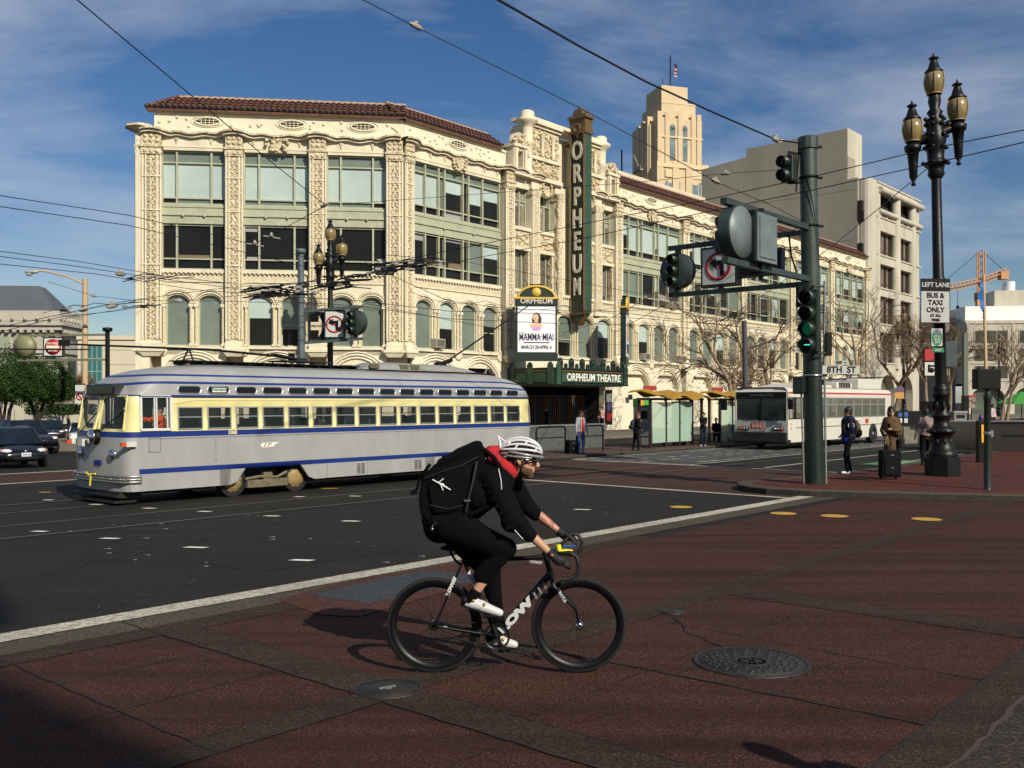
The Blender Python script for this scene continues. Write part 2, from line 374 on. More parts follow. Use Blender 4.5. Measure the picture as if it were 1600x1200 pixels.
# short white dashes, one by one in two dotted rows
dsh = [(306, 855, 35), (472, 875, 35), (172, 841, 28), (548, 814, 27), (910, 796, 24), (425, 806, 24), (62, 830, 23), (320, 799, 20), (233, 794, 20), (468, 776, 16), (150, 788, 19), (76, 781, 16), (555, 775, 17), (760, 783, 15), (688, 803, 20)]
b = MB()
for x, y, wpx in dsh:
    c = gp(x, y, .008); h = wpx * c.y / F / 2; d = Vector((.97, -.22, 0)).normalized(); s_ = D1 * .06
    b.add([c - d * h - s_, c + d * h - s_, c + d * h + s_, c - d * h + s_], [(0, 1, 2, 3)])
for k in range(26):   # worn crumbs of paint
    c = gp(random.uniform(100, 760), random.uniform(800, 885), .008); a = random.uniform(.02, .06)
    b.add([c + Vector((-a, 0, 0)), c + Vector((a, -.01, 0)), c + Vector((a * .8, .02, 0))], [(0, 1, 2)])
struct(b.build('white_dash_markings', mat('white_dash_paint', (.75, .72, .64), .6, 0, .15, 20)))
b = MB()
for x, y, wpx in ((1064, 792, 35), (1224, 802, 40), (1304, 806, 42), (1448, 811, 45)):
    c = gp(x, y, .011); r = wpx * c.y / F / 2; b.add([c + Vector((r * math.cos(t * PI / 12), r * math.sin(t * PI / 12), 0)) for t in range(24)], [tuple(range(24))])
for x, y, wpx in ((515, 763, 26), (75, 769, 26)):
    c = gp(x, y, .010); h = wpx * c.y / F / 2; b.add([c + Vector((-h, -.08, 0)), c + Vector((h, -.08, 0)), c + Vector((h, .08, 0)), c + Vector((-h, .08, 0))], [(0, 1, 2, 3)])
struct(b.build('yellow_road_markings', yellow_m))
# far lane lines and green bike box
sheet('lane_lines', [MR(27, 120, 13.2, 13.33), MR(31, 120, 11.0, 11.1), MR(-40, 8, 22.2, 22.32)], .008, line_m)
sheet('bike_lane_marking', [MR(30.6, 33.6, 10.5, 11.7)], .006, mat('green_lane_paint', (.05, .22, .06), .7, 0, .3, 6))
b = MB(); c = M(31.6, 11.1, .010)
for k in (0, .55): b.bar(c + D1 * k - N2 * .4, c + D1 * (k + .35), .12, .004); b.bar(c + D1 * k + N2 * .4, c + D1 * (k + .35), .12, .004)
struct(b.build('bike_lane_arrow', line_m))

# kerbed pavements
def pavement(name, outline, top, h=.14, kw=.32, kerb=None):
    P = [Vector((p[0], p[1], 0)) for p in outline]; n = len(P)
    b = MB(); b.m = 0
    ins = []
    for i in range(n):
        a, p, c = P[i - 1], P[i], P[(i + 1) % n]; d1 = (p - a).normalized(); d2 = (c - p).normalized()
        n1 = Vector((-d1.y, d1.x, 0)); n2 = Vector((-d2.y, d2.x, 0)); k = (n1 + n2); k = k.normalized() / max(.4, k.normalized().dot(n1)); ins.append(p + k * kw)
    up = Vector((0, 0, h))
    b.add([p + up for p in ins], [tuple(range(n))], 0)
    for i in range(n):
        q = (i + 1) % n; ch = Vector((0, 0, -.02))
        l0 = P[i] + (ins[i] - P[i]) * .06; l1 = P[q] + (ins[q] - P[q]) * .06
        b.add([ins[i] + up, ins[q] + up, l1 + up, l0 + up], [(0, 1, 2, 3)], 1); b.add([l0 + up, l1 + up, P[q] + up + ch, P[i] + up + ch], [(0, 1, 2, 3)], 1); b.add([P[i] + up + ch, P[q] + up + ch, P[q], P[i]], [(0, 1, 2, 3)], 2)
    return struct(b.build(name, [top, concrete, kerb or darkkerb]))
cr_ = [M(126, -60), M(126, 10.1), M(33, 10.1), M(28.5, 10.0), (8.4, 25.2), (6.7, 23.6), (5.45, 22.7), (5.2, 22.2), (5.1, 21.7), (5.2, 21.2), (5.5, 20.75), (6.3, 20.2), (7.6, 19.8), (10.1, 19.15), (30, 14.3), M(30, -60)]
pavement('pavement', cr_, brick_m)
pavement('boarding_island', [M(27.3, 20.75), M(40, 20.6), M(122, 20.6), M(122, 23.9), M(25.3, 23.9), M(24.6, 23.0), M(24.9, 21.7), M(25.9, 21.0)], node_ground('island_paving', (.10, .06, .045), (.07, .045, .035), (.14, .09, .07), 14), h=.08)
pavement('far_pavement', [M(33.2, 31), M(300, 31), M(300, 37.3), M(300, 60), Vector((-8, 56, 0)), Vector((-20, 54.4, 0)), Vector((-20, 47.0, 0)), Vector((-6, 45.6, 0)), ][::-1][::-1], sidewalk_m) if False else None
b = MB(); b.add([M(24, 30.2, .12), M(300, 30.2, .12), M(300, 60, .12), M(20, 60, .12), M(17, 40, .12)], [(0, 1, 2, 3, 4)])
b.add([M(24, 30.2, .12), M(300, 30.2, .12), M(300, 30.2, 0), M(24, 30.2, 0)], [(0, 1, 2, 3)]); b.add([M(17, 40, .12), M(24, 30.2, .12), M(24, 30.2, 0), M(17, 40, 0)], [(0, 1, 2, 3)])
struct(b.build('far_pavement', [sidewalk_m]))
# seams in the near kerb and brick courses in the pavement
j = MB()
b = MB()
for k in range(12):
    joint(b, Vector((5.6, 21.8, 0)) + Vector((.25, .28, 0)) * k * 2, Vector((30, 16.0, 0)) + Vector((.25, .28, 0)) * k * 2, .03, .01, .145, .1)
struct(b.build('brick_course_joints', mat('dark_brick_joint', (.05, .022, .018), .9)))

# covers
def cover(p, r, label, rings=True, handle=False):
    t = thing('manhole_cover', label, 'manhole cover', (p.x, p.y, .006), R(20))
    b = MB(); b.lathe([(r, 0), (r, .010), (r * .93, .012), (r * .92, .006)], n=40); b.build('cover_frame', iron_cover, t)
    b = MB(); b.lathe([(r * .91, 0), (r * .91, .009), (0.001, .009)], n=40)
    if rings:
        for k, rr in enumerate((.78, .66, .54, .42)):
            n = int(30 * rr)
            for i in range(n):
                a = 2 * PI * (i + .5 * (k % 2)) / n; c = Vector((math.cos(a) * rr * r, math.sin(a) * rr * r, .009))
                b.lathe([(.018, 0), (.016, .006), (0.001, .006)], c, 6, sm=False)
        b.lathe([(r * .3, .009), (r * .29, .015), (r * .25, .015), (r * .24, .009)], n=30)
        for a_ in range(12): a = a_ * PI / 6; b.bar((math.cos(a) * r * .06, math.sin(a) * r * .06, .011), (math.cos(a) * r * .2, math.sin(a) * r * .2, .011), .014, .006)
    b.build('lid', iron_cover, t)
    if handle: b = MB(); b.bar((-.06, .0, .012), (.06, .02, .012), .018, .008); b.bar((-.02, -.02, .012), (.02, -.03, .012), .012, .008); b.build('lifting_slot', steel, t)
    return t
cover(gp(1174, 1036), .44, 'large round iron manhole cover with a studded pattern right of the bicycle')
cover(gp(606, 1078), .235, 'small smooth round cover with a lifting slot below the rear wheel', False, True)
cover(gp(1050, 957), .13, 'small sunken round valve cover at the end of a crack', False)
# ================================================================ THE THEATRE
cream = mat('cream_terracotta', (.69, .615, .44), .75, 0, .20, 1.5, .25, 14, stretch=(1, 1, .3))
ornate = mat('ornate_terracotta', (.68, .59, .40), .75, 0, .42, 9, 2.4, 7.5, kind='voronoi', c2=(.25, .175, .09))  # dark noise in the colour stands in for shade among the relief
ornate2 = mat('rope_terracotta', (.64, .55, .37), .75, 0, .35, 11, 1.3, 12, kind='voronoi')
pale = mat('pale_stucco', (.71, .645, .475), .8, 0, .12, 1.2, .12, 25)
gframe = mat('olive_green_frame', (.385, .39, .265), .55, 0, .16, 2)
gframe_d = mat('shaded_green_frame', (.15, .17, .12), .55, 0, .2, 3)
blind = mat('window_blind_behind_glass', (.42, .50, .45), .16, 0, .16, .5, spec=.6)
blind2 = mat('dim_blind_behind_glass', (.16, .19, .155), .14, 0, .3, .5, spec=.5)
darkg = mat('dark_room_glass', (.014, .014, .012), .22, 0, .5, .5, spec=.22)
greyblind = mat('grey_blind', (.34, .32, .31), .25, 0, .08, 1, spec=.8)
tile_m = mat('red_clay_tile', (.145, .055, .038), .85, 0, .55, 3.5, .3, 25, c2=(.055, .022, .017))
mortar = mat('roof_mortar', (.36, .27, .19), .9)
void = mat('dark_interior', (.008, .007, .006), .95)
inner_tan = mat('tan_furniture_behind_glass', (.16, .115, .065), .6); inner_dark = mat('dim_furniture_behind_glass', (.05, .042, .034), .6)
Cc = M(33.96, 37)
th = thing('theatre', 'long four storey cream terracotta theatre with red tiled eaves and green framed windows', 'building', Cc)
Tl = Matrix(((.9923, -.124, 0, -12.9 * .9923), (.124, .9923, 0, -12.9 * .124), (0, 0, 1, 0), (0, 0, 0, 1)))
Tr = Matrix(((.6549, -.7557, 0, 0), (.7557, .6549, 0, 0), (0, 0, 1, 0), (0, 0, 0, 1)))
ZS, ZB, ZA, Z1, Z2, Z3, Z4, ZC, ZE = 4.83, 4.4, 7.42, 8.67, 11.0, 12.0, 14.75, 15.5, 16.75

def window(T, x0, x1, z0, z1, cols, rows, fills, y=.16, deep=.10, fm=None):
    """cols/rows: cut positions (0..1); fills: dict (col,row)->material index for the panes"""
    fm = fm or gframe
    f = MB(T); p = MB(T); W = x1 - x0; H = z1 - z0; t = .075
    cx = [x0] + [x0 + c * W for c in cols] + [x1]; cz = [z0] + [z0 + r * H for r in rows] + [z1]
    for i, x in enumerate(cx):
        ww = t * (1.25 if 0 < i < len(cx) - 1 else 1)
        a = min(max(x - ww / 2, x0), x1 - ww); f.box(a, a + ww, y - deep, y + .02, z0, z1)
    for i in range(len(cx) - 1):
        for k, z in enumerate(cz):
            a = min(max(z - t / 2, z0), z1 - t); f.box(cx[i] + t * .5, cx[i + 1] - t * .5, y - deep * .75, y + .02, a + .002, a + t - .002)
        for k in range(len(cz) - 1):
            mi = fills(i, k)
            p.add([(cx[i], y, cz[k]), (cx[i + 1], y, cz[k]), (cx[i + 1], y, cz[k + 1]), (cx[i], y, cz[k + 1])], [(0, 1, 2, 3)], mi)
            if mi == 2 and random.random() < .45 and cz[k + 1] - cz[k] > .8:
                hh = random.uniform(.06, .22) * (cz[k + 1] - cz[k]); wa = random.uniform(0, .3); p.box(cx[i] + .05 + wa * (cx[i + 1] - cx[i]), cx[i + 1] - .05, y + .02 - .028, y - .002, cz[k] + .04, cz[k] + .04 + hh, random.choice([5, 6, 3, 5]))
            if mi == 2 and random.random() < .25 and cz[k + 1] - cz[k] > .8:
                zz = cz[k + 1] - random.uniform(.08, .4); p.add([(cx[i], y - .007, zz), (cx[i + 1], y - .007, zz), (cx[i + 1], y - .007, cz[k + 1]), (cx[i], y - .007, cz[k + 1])], [(0, 1, 2, 3)], 3)
            if mi == 4:   # blind half way down
                zz = cz[k] + (cz[k + 1] - cz[k]) * random.uniform(.25, .6)
                p.add([(cx[i], y - .006, zz), (cx[i + 1], y - .006, zz), (cx[i + 1], y - .006, cz[k + 1]), (cx[i], y - .006, cz[k + 1])], [(0, 1, 2, 3)], 0)
    o = f.build('window', [fm], th); p.build('pane', [blind, blind2, darkg, greyblind, darkg, inner_tan, inner_dark], o)
    return o
def pilaster(b, x, wd, z0=ZB, z1=ZC, yo=-.32):
    h = wd / 2
    b.m = 0; b.box(x - h, x + h, yo + .10, .30, z0 + .5, z1)
    b.m = 1
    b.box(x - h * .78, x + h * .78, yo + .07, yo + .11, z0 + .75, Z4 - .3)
    for q in range(int((Z4 - z0 - 1.1) / .19)):
        zz = z0 + .85 + q * .19; s_ = (-1) ** q
        for c_ in ((-.3, .3) if wd > .7 else (0,)): b.ell((x + h * c_ + s_ * .035, yo + .06, zz), (.075, .06, .055), 6, 4, 1); b.ell((x + h * c_ - s_ * .05, yo + .055, zz + .09), (.04, .05, .035), 5, 3, 0)
    b.m = 0
    for k in (-1, -.62, .62, 1):
        b.tube([(x + h * k * .93, yo + .07, z0 + .75), (x + h * k * .93, yo + .07, Z4 - .3)], .055, 6)
    b.tube([(x, yo + .02, z0 + .75), (x, yo + .02, Z4 - .3)], .035, 5) if wd > 1.2 else None
    for z in (Z1 + .2, Z2 + .6, Z3 + 1.3): b.box(x - h - .01, x + h + .01, yo + .01, yo + .1, z, z + .06)
    # capital and frieze block
    b.m = 1; b.box(x - h * 1.06, x + h * 1.06, yo - .01, .3, Z4 - .32, Z4 + .02)
    b.box(x - h * 1.18, x + h * 1.18, yo - .06, .3, Z4 + .02, Z4 + .12); b.box(x - h * 1.0, x + h * 1.0, yo, .3, Z4 + .12, ZC)
    for k in (-.7, -.1, .5):
        for z in (Z4 - .18, Z4 + .33, Z4 + .58): b.ell((x + h * (k + .12), yo - .01, z), (.11, .05, .1), 7, 5)
    # base
    b.m = 0; b.box(x - h * 1.05, x + h * 1.05, yo - .01, .3, z0 + .28, z0 + .56); b.box(x - h * 1.35, x + h * 1.35, yo - .16, .3, z0 + .14, z0 + .28)
    b.prism([(x - h * 1.3, yo - .12, z0 + .14), (x + h * 1.3, yo - .12, z0 + .14), (x + h * .8, yo - .02, z0 - .1), (x - h * .8, yo - .02, z0 - .1)], (0, .35, 0))
def arch_row(b, x0, x1, n, pier, z0, zs, ztop, y0, y1, trim, ch=.3, rad=None):
    """wall with n arched openings; returns their spans"""
    W = (x1 - x0); step = W / n; outl = []
    b.m = 0
    for i in range(n):
        a = x0 + step * i + pier / 2; c = x0 + step * (i + 1) - pier / 2; r = (c - a) / 2; mx = (a + c) / 2; rise = rad or r
        K = 12; arc = [(mx - r * math.cos(PI * k / K), zs + rise * math.sin(PI * k / K)) for k in range(K + 1)]
        b.box(x0 + step * i, a, y0, y1, z0, ztop); b.box(c, x0 + step * (i + 1), y0, y1, z0, ztop)
        for k in range(K):
            (xa, za), (xb, zb) = arc[k], arc[k + 1]
            b.quad((xa, y0, za), (xb, y0, zb), (xb, y0, ztop), (xa, y0, ztop)); b.quad((xa, y0, za), (xb, y0, zb), (xb, y1, zb), (xa, y1, za))
        outl.append((a, c, arc)); 
        for q, (gr, rr, yy) in enumerate(trim): b.tube([(mx - (r + gr) * math.cos(PI * k / K), y0 - yy, zs + (rise + gr) * math.sin(PI * k / K)) for k in range(K + 1)], rr, 6)
    return outl
def arched_window(T, a, c, arc, z0, zs, y, style):
    f = MB(T); p = MB(T); t = .07
    f.box(a, a + t, y - .08, y + .02, z0, zs); f.box(c - t, c, y - .08, y + .02, z0, zs); f.box(a, c, y - .09, y + .02, z0, z0 + t)
    f.tube([(x, y - .03, z) for x, z in arc], .05, 5)
    if style == 2: f.box(a + t, c - t, y - .06, y + .02, (z0 + zs) / 2, (z0 + zs) / 2 + .05)
    n = len(arc)
    pts = [(a, y, z0), (c, y, z0)] + [(x, y, z) for x, z in reversed(arc)]
    mi = {0: 1, 1: 2, 2: 2, 3: 1}[style]; p.add(pts, [tuple(range(len(pts)))], mi)
    if style in (1, 2):
        zz = z0 + (zs - z0) * random.uniform(.3, .75); pts = [(a, y - .006, zz), (c, y - .006, zz)] + [(x, y - .006, z) for x, z in reversed(arc)]; p.add(pts, [tuple(range(len(pts)))], 0 if style == 1 else 1)
    o = f.build('window', [gframe], th); p.build('pane', [blind, blind2, darkg, greyblind], o)

def cornice(b, pts, h=.2, d=.32):
    b.m = 0; prev = None
    for q in range(2):
        zz = [0, .13][q]; dd = [d * .6, d][q]; hh = [h * .55, h * .5][q]
        for (xa, ya, za), (xb, yb, zb) in zip(pts, pts[1:]):
            v = [(xa, ya - dd, za + zz), (xb, yb - dd, zb + zz), (xb, .2, zb + zz), (xa, .2, za + zz), (xa, ya - dd, za + zz + hh), (xb, yb - dd, zb + zz + hh), (xb, .2, zb + zz + hh), (xa, .2, za + zz + hh)]
            b.add(v, [(0, 1, 5, 4), (4, 5, 6, 7), (0, 3, 2, 1), (3, 7, 6, 2)], q and 1)
def wavy(pil, x0, x1, base):
    pts = []; n = int((x1 - x0) / .16)
    for i in range(n + 1):
        x = x0 + (x1 - x0) * i / n; dmin = min(abs(x - p) for p in pil); y = 0; z = base
        if dmin < 1.0: k = .5 + .5 * math.cos(PI * dmin / 1.0); y = -.3 * min(1, k * 1.8); z = base + .14 * k
        else: z = base + .05 * math.sin((x - x0) * 4.5)
        pts.append((x, y, z))
    return pts
def roof(T, x0, x1, z=ZE, d=1.35, rise=.92, hipl=0, hipr=0, nm='roof', y0=-.28):
    b = MB(T); st = .30; n = int((x1 - x0) / st); st = (x1 - x0) / n
    b.m = 0
    for i in range(n):
        x = x0 + st * (i + .5); K = 5; rows = 4
        lim = min(1.0, (i + 1) * st / d if hipl else 1, (n - i) * st / d if hipr else 1)
        for r_ in range(rows):
            s0, s1 = r_ / rows, (r_ + 1.12) / rows
            if s0 >= lim: break
            s1 = min(s1, lim); rad0, rad1 = st * .47, st * .38; vs = []
            for s_, rr, up in ((s0, rad0, .05), (s1, rad1, .0)):
                for k in range(K + 1):
                    a = PI * k / K; vs.append((x - rr * math.cos(a), y0 + d * s_, z + rise * s_ + up + rr * math.sin(a)))
            b.add(vs, [(k, k + 1, K + 2 + k, K + 1 + k) for k in range(K)], 0, True)
            if r_ == 0: b.add([v for v in vs[:K + 1]], [tuple(range(K + 1))], 2, False)
    b.m = 1; e = .02
    b.add([(x0, y0 + .03, z - e), (x1, y0 + .03, z - e), (x1 - (d if hipr else 0), y0 + d, z + rise - e), (x0 + (d if hipl else 0), y0 + d, z + rise - e)], [(0, 1, 2, 3)], 0)
    b.add([(x0, y0 + .02, z - .09), (x1, y0 + .02, z - .09), (x1, .3, z - .09), (x0, .3, z - .09)], [(0, 1, 2, 3)], 1)
    b.box(x0, x1, y0 + .03, y0 + .06, z - .09, z - .01, 0)
    b.tube([(x0 + (d if hipl else 0), y0 + d, z + rise + .06), (x1 - (d if hipr else 0), y0 + d, z + rise + .06)], .10, 7, 1)
    for i in range(int((x1 - x0) / .45)):
        xx = x0 + .45 * i + .2
        if (hipl and xx < x0 + d) or (hipr and xx > x1 - d): continue
        b.ell((xx, y0 + d, z + rise + .12), (.16, .09, .06), 6, 4, 0)
    # b.ell((xx, y0 + d, z + rise + .12), (.16, .09, .06), 6, 4, 0)
    if hipl: b.tube([(x0, y0, z + .05), (x0 + d, y0 + d, z + rise + .08)], .1, 6, 0)
    if hipr: b.tube([(x1, y0, z + .05), (x1 - d, y0 + d, z + rise + .08)], .1, 6, 0)
    return b.build(nm, [tile_m, mortar, void], th)

def attic(T, x0, x1, ovals):
    b = MB(T); b.m = 0; b.box(x0, x1, .02, .3, ZC, ZE - .05)
    b.m = 1; b.box(x0, x1, -.04, .02, ZE - .22, ZE - .08)
    n = int((x1 - x0) * 3.2)
    for i in range(n):
        x = random.uniform(x0 + .2, x1 - .2); z = random.uniform(ZC + .4, ZE - .35)
        if any(abs(x - o_) < .85 and abs(z - (ZC + .72)) < .36 for o_ in ovals): continue
        b.ell((x, .01, z), (.085, .075, .085), 6, 4, 1)
    for o_ in ovals:
        c = [(o_ + .62 * math.cos(a * PI / 12), -.01, ZC + .72 + .2 * math.sin(a * PI / 12)) for a in range(25)]
        b.tube(c, .05, 6, 0); c2 = [(o_ + .8 * math.cos(a * PI / 12), .0, ZC + .72 + .29 * math.sin(a * PI / 12)) for a in range(25)]; b.tube(c2, .025, 5, 0)
        b.add([(p[0], .012, p[2]) for p in c[:-1]], [tuple(range(24))], 2)
        for k in (-.3, -.1, .1, .3): b.box(o_ + k - .015, o_ + k + .015, -.02, .01, ZC + .55, ZC + .89, 1)
        for k in (-.06, .06): b.box(o_ - .5, o_ + .5, -.018, .01, ZC + .72 + k - .012, ZC + .72 + k + .012, 1)
    b.build('attic_wall', [pale, cream, void], th)
def shield(b, x, z=Z4 + .35):
    b.m = 1
    for k in range(26): a = random.uniform(0, 2 * PI); r = random.uniform(.25, .62); b.ell((x + r * math.cos(a), -.1 - .1 * random.random(), z + r * .75 * math.sin(a)), (.11, .1, .1), 6, 5)
    b.prism([(x - .27, -.2, z + .3), (x + .27, -.2, z + .3), (x + .24, -.2, z - .1), (x, -.2, z - .38), (x - .24, -.2, z - .1)], (0, .2, 0))

fl = lambda top: (lambda i, k: random.choice([0, 0, 0, 0, 1]) if k >= 1 else random.choice([1, 2]))
def big_windows(T, x0, x1, wide, pattern=None, lowdark=True):
    """the two glazed upper floors of a bay between two pilasters"""
    b = MB(T)
    b.m = 0; b.box(x0, x1, -.02, .2, Z2 + .02, Z3 - .02); b.box(x0, x1, -.09, -.02, Z2 + .42, Z2 + .5); b.box(x0, x1, -.06, -.02, Z3 - .16, Z3 - .04)
    for k in range(1, 6):
        xx = x0 + (x1 - x0) * k / 6; b.box(xx - .012, xx + .012, -.03, -.02, Z2 + .04, Z3 - .04)
        if k in (2, 4): b.ell((xx, -.1, Z2 + .42), (.08, .05, .09), 6, 5)
    b.build('spandrel', [gframe], th)
    if not wide:
        cols = (.235, .77)
        window(T, x0, x1, Z3, Z4 - .05, cols, (.12, .78), lambda i, k: (0 if k == 1 else (1 if k == 2 else random.choice([2, 1]))), y=.18, deep=.14)
        window(T, x0, x1, Z1 + .03, Z2, cols, (.24,), lambda i, k: 2, y=.18, deep=.14)
    else:
        cols = (.145, .29, .355, .56, .625, .79)
        window(T, x0, x1, Z3, Z4 - .05, cols, (.17, .82), pattern[0] if pattern else (lambda i, k: 1 if k == 2 else (random.choice([0, 0, 4, 0]) if k == 1 else 2)), y=.20, deep=.18)
        window(T, x0, x1, Z1 + .03, Z2, cols, (.26,), pattern[1] if pattern else (lambda i, k: 2 if (k == 0 or lowdark and random.random() < .55) else random.choice([0, 4, 1])), y=.20, deep=.18)
def bay_lower(T, x0, x1, n, styles):
    b = MB(T)
    step = (x1 - x0) / n; pier = .56 if n > 2 else .44
    op = arch_row(b, x0, x1, n, pier, ZS, ZA - .42, Z1 - .55, .0, .34, [(.10, .05, .03), (.22, .04, .06), (.30, .035, .02)], rad=.42)
    b.m = 1; b.box(x0, x1, -.03, .3, Z1 - .55, Z1 - .12); b.m = 0
    b.box(x0, x1, -.12, .3, Z1 - .13, Z1 + .03); b.box(x0, x1, -.06, 0, Z1 - .60, Z1 - .54)
    b.m = 1
    for k in range(int((x1 - x0) / .22)): b.ell((x0 + .22 * k + .11, -.10, Z1 - .16), (.07, .05, .06), 6, 4)
    b.m = 0
    b.box(x0, x1, -.1, .4, ZS - .14, ZS); b.box(x0, x1, .02, .3, 3.9, ZS - .14)
    # twisted colonnettes between the windows
    for i in range(n + 1):
        xx = x0 + step * i
        for d in ((-.13, .13) if 0 < i < n else ((.14,) if i == 0 else (-.14,))):
            b.m = 1; b.tube([(xx + d, -.06, ZS + .1), (xx + d, -.06, ZA - .62)], .075, 7); b.m = 0
            b.box(xx + d - .11, xx + d + .11, -.15, .02, ZA - .62, ZA - .46); b.box(xx + d - .10, xx + d + .10, -.14, .02, ZS, ZS + .12)
    b.build('arcade_wall', [cream, ornate2], th)
    for i, (a, c, arc) in enumerate(op): arched_window(T, a, c, arc, ZS, ZA - .42, .2, styles[i % len(styles)])
def ground_arches(T, x0, x1, n, blind_=True, z=4.3):
    b = MB(T); op = arch_row(b, x0, x1, n, .5, .1, z - (x1 - x0) / n / 2 + .25 - .1, z + .1, .0, .5, [(.08, .06, .03), (.24, .06, .05), (.38, .05, .02)])
    b.box(x0, x1, .02, .5, z + .1, ZS - .1)
    for i in range(n): xx = x0 + (x1 - x0) * (i + .5) / n; 
    b.m = 2
    if blind_: b.m = 0
    b.box(x0, x1, .32, .34, .1, z + .05)
    for k in range(n + 1):
        xx = x0 + (x1 - x0) * k / n; b.m = 1; b.lathe([(.0, 0), (.28, 0), (.3, .04), (.22, .08), (.0, .08)], (xx, 0.0, z + .28), 14, ax=(0, -1, 0))
    b.build('ground_floor_wall', [pale, cream, void], th)

# --- left (corner) front: three bays
L_ = 12.9; pl = [.42, 4.45, 8.62, 12.55]
b = MB(Tl)
for x in pl[:3]: pilaster(b, x, .95 if x < 1 else .85)
pilaster(b, -.12, .5, yo=-.2)
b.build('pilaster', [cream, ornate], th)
for i in range(3):
    x0, x1 = pl[i] + .43, pl[i + 1] - .43
    big_windows(Tl, x0, x1, False); bay_lower(Tl, x0, x1, 2, [[3, 3], [1, 2], [0, 3]][i])
    ground_arches(Tl, x0, x1, 1, False)
b = MB(Tl); b.m = 0
b.box(-.3, L_ + .3, .30, .6, Z4 - .05, ZC); b.box(0, L_, -.02, .3, Z4 + .02, ZC - .02)
for z, y in ((Z4 - .04, -.06), (Z4 + .04, -.03), (Z4 + .12, -.05)): b.box(0, L_, y, .1, z, z + .05)
cornice(b, wavy(pl, -.1, L_ - .05, ZC - .12)); shield(b, 6.55)
for x in (2.4, 10.6): shield(b, x, Z4 + .42) if False else None
for x in (1.6, 3.3, 5.4, 7.7, 9.8, 11.4): b.prism([(x - .1, -.08, ZC - .15), (x + .1, -.08, ZC - .15), (x, -.08, ZC - .48)], (0, .08, 0), 1)
# corner return and the flared corner cap
b.m = 0; b.box(-.35, .35, -.25, 18, .1, ZC); b.m = 1; b.lathe([(.3, 0), (.62, .14), (.78, .22), (.72, .34), (.15, .5)], (-.15, .0, ZC + .02), 8, sm=False)
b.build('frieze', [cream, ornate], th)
attic(Tl, .5, L_ + .1, [3.1, 7.3, 10.9])
roof(Tl, .15, L_ + .22, hipl=1, hipr=0)
# corner pier shared by both fronts
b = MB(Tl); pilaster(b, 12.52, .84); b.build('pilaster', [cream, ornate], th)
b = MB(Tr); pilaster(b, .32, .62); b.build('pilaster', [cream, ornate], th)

# --- street front: bay, central pavilion, five more bays
def street_bay(x0, x1, pat=None, arches=4, st=(3, 1, 3, 2), ground=True, ovals=None):
    big_windows(Tr, x0, x1, True, pat); bay_lower(Tr, x0, x1, arches, st)
    if ground: ground_arches(Tr, x0, x1, 2, ground != 2)
    b = MB(Tr); b.m = 0; b.box(x0 - .5, x1 + .5, .3, .6, Z4 - .05, ZC); b.box(x0, x1, -.02, .3, Z4 + .02, ZC - .02)
    for z, y in ((Z4 - .04, -.06), (Z4 + .04, -.03), (Z4 + .12, -.05)): b.box(x0, x1, y, .1, z, z + .05)
    shield(b, (x0 + x1) / 2)
    for k in (1.3, 2.4, 5.6, 6.7): 
        if x0 + k < x1: x = x0 + k; b.prism([(x - .1, -.08, ZC - .15), (x + .1, -.08, ZC - .15), (x, -.08, ZC - .48)], (0, .08, 0), 1)
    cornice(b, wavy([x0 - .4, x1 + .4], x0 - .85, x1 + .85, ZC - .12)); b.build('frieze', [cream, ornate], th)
    attic(Tr, x0 - .5, x1 + .5, [(x0 + x1) / 2])
p4 = (lambda i, k: 1 if k == 2 else ([0, 0, 1, 4 if k else 3, 2, 4, 4][i] if k == 1 else [2, 2, 2, 3, 2, 2, 2][i]),
      lambda i, k: [2, 2, 2, 5, 2, 0, 4][i] if k == 1 and i != 3 else (2 if i != 3 else 3))
p4 = (p4[0], lambda i, k: ([2, 2, 2, 2, 2, 1, 4][i] if k == 1 else [2, 2, 2, 2, 2, 2, 2][i]))
street_bay(.7, 7.7, p4, ground=2)
US = [53.4, 62.1, 71.2, 80.3, 89.0, 97.9]; C0 = 33.96
b = MB(Tr)
for u in [41.9 + .35] : pilaster(b, u - C0, .75)
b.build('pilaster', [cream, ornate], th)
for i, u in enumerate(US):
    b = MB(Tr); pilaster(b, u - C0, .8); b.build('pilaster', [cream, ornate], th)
    if i < 5: street_bay(u - C0 + .42, US[i + 1] - C0 - .42, None, 4, [(3, 1, 3, 0), (0, 3, 1, 3), (3, 2, 1, 3), (1, 3, 3, 2), (3, 3, 1, 1)][i])
roof(Tr, -.15, 41.7 - C0); roof(Tr, 53.6 - C0, 98.2 - C0)
# small tiled gable behind the first bay
b = MB(Tr); g0, g1 = 38.6 - C0, 41.9 - C0
b.add([(g0, 1.2, 17.2), (g0, 3.2, 18.5), (g0, 5.2, 17.2), (g1, 1.2, 17.2), (g1, 3.2, 18.5), (g1, 5.2, 17.2)], [(0, 1, 4, 3), (1, 2, 5, 4)], 0)
b.add([(g0, 1.25, 15), (g0, 1.25, 17.2), (g0, 3.2, 18.45), (g0, 5.2, 17.2), (g0, 5.2, 15)], [(0, 1, 2, 3, 4)], 1)
for i in range(12):
    x = g0 + (g1 - g0) * (i + .5) / 12; b.tube([(x, 1.1, 17.2), (x, 3.2, 18.55)], .13, 6, 0)
b.build('roof', [tile_m, pale], th)

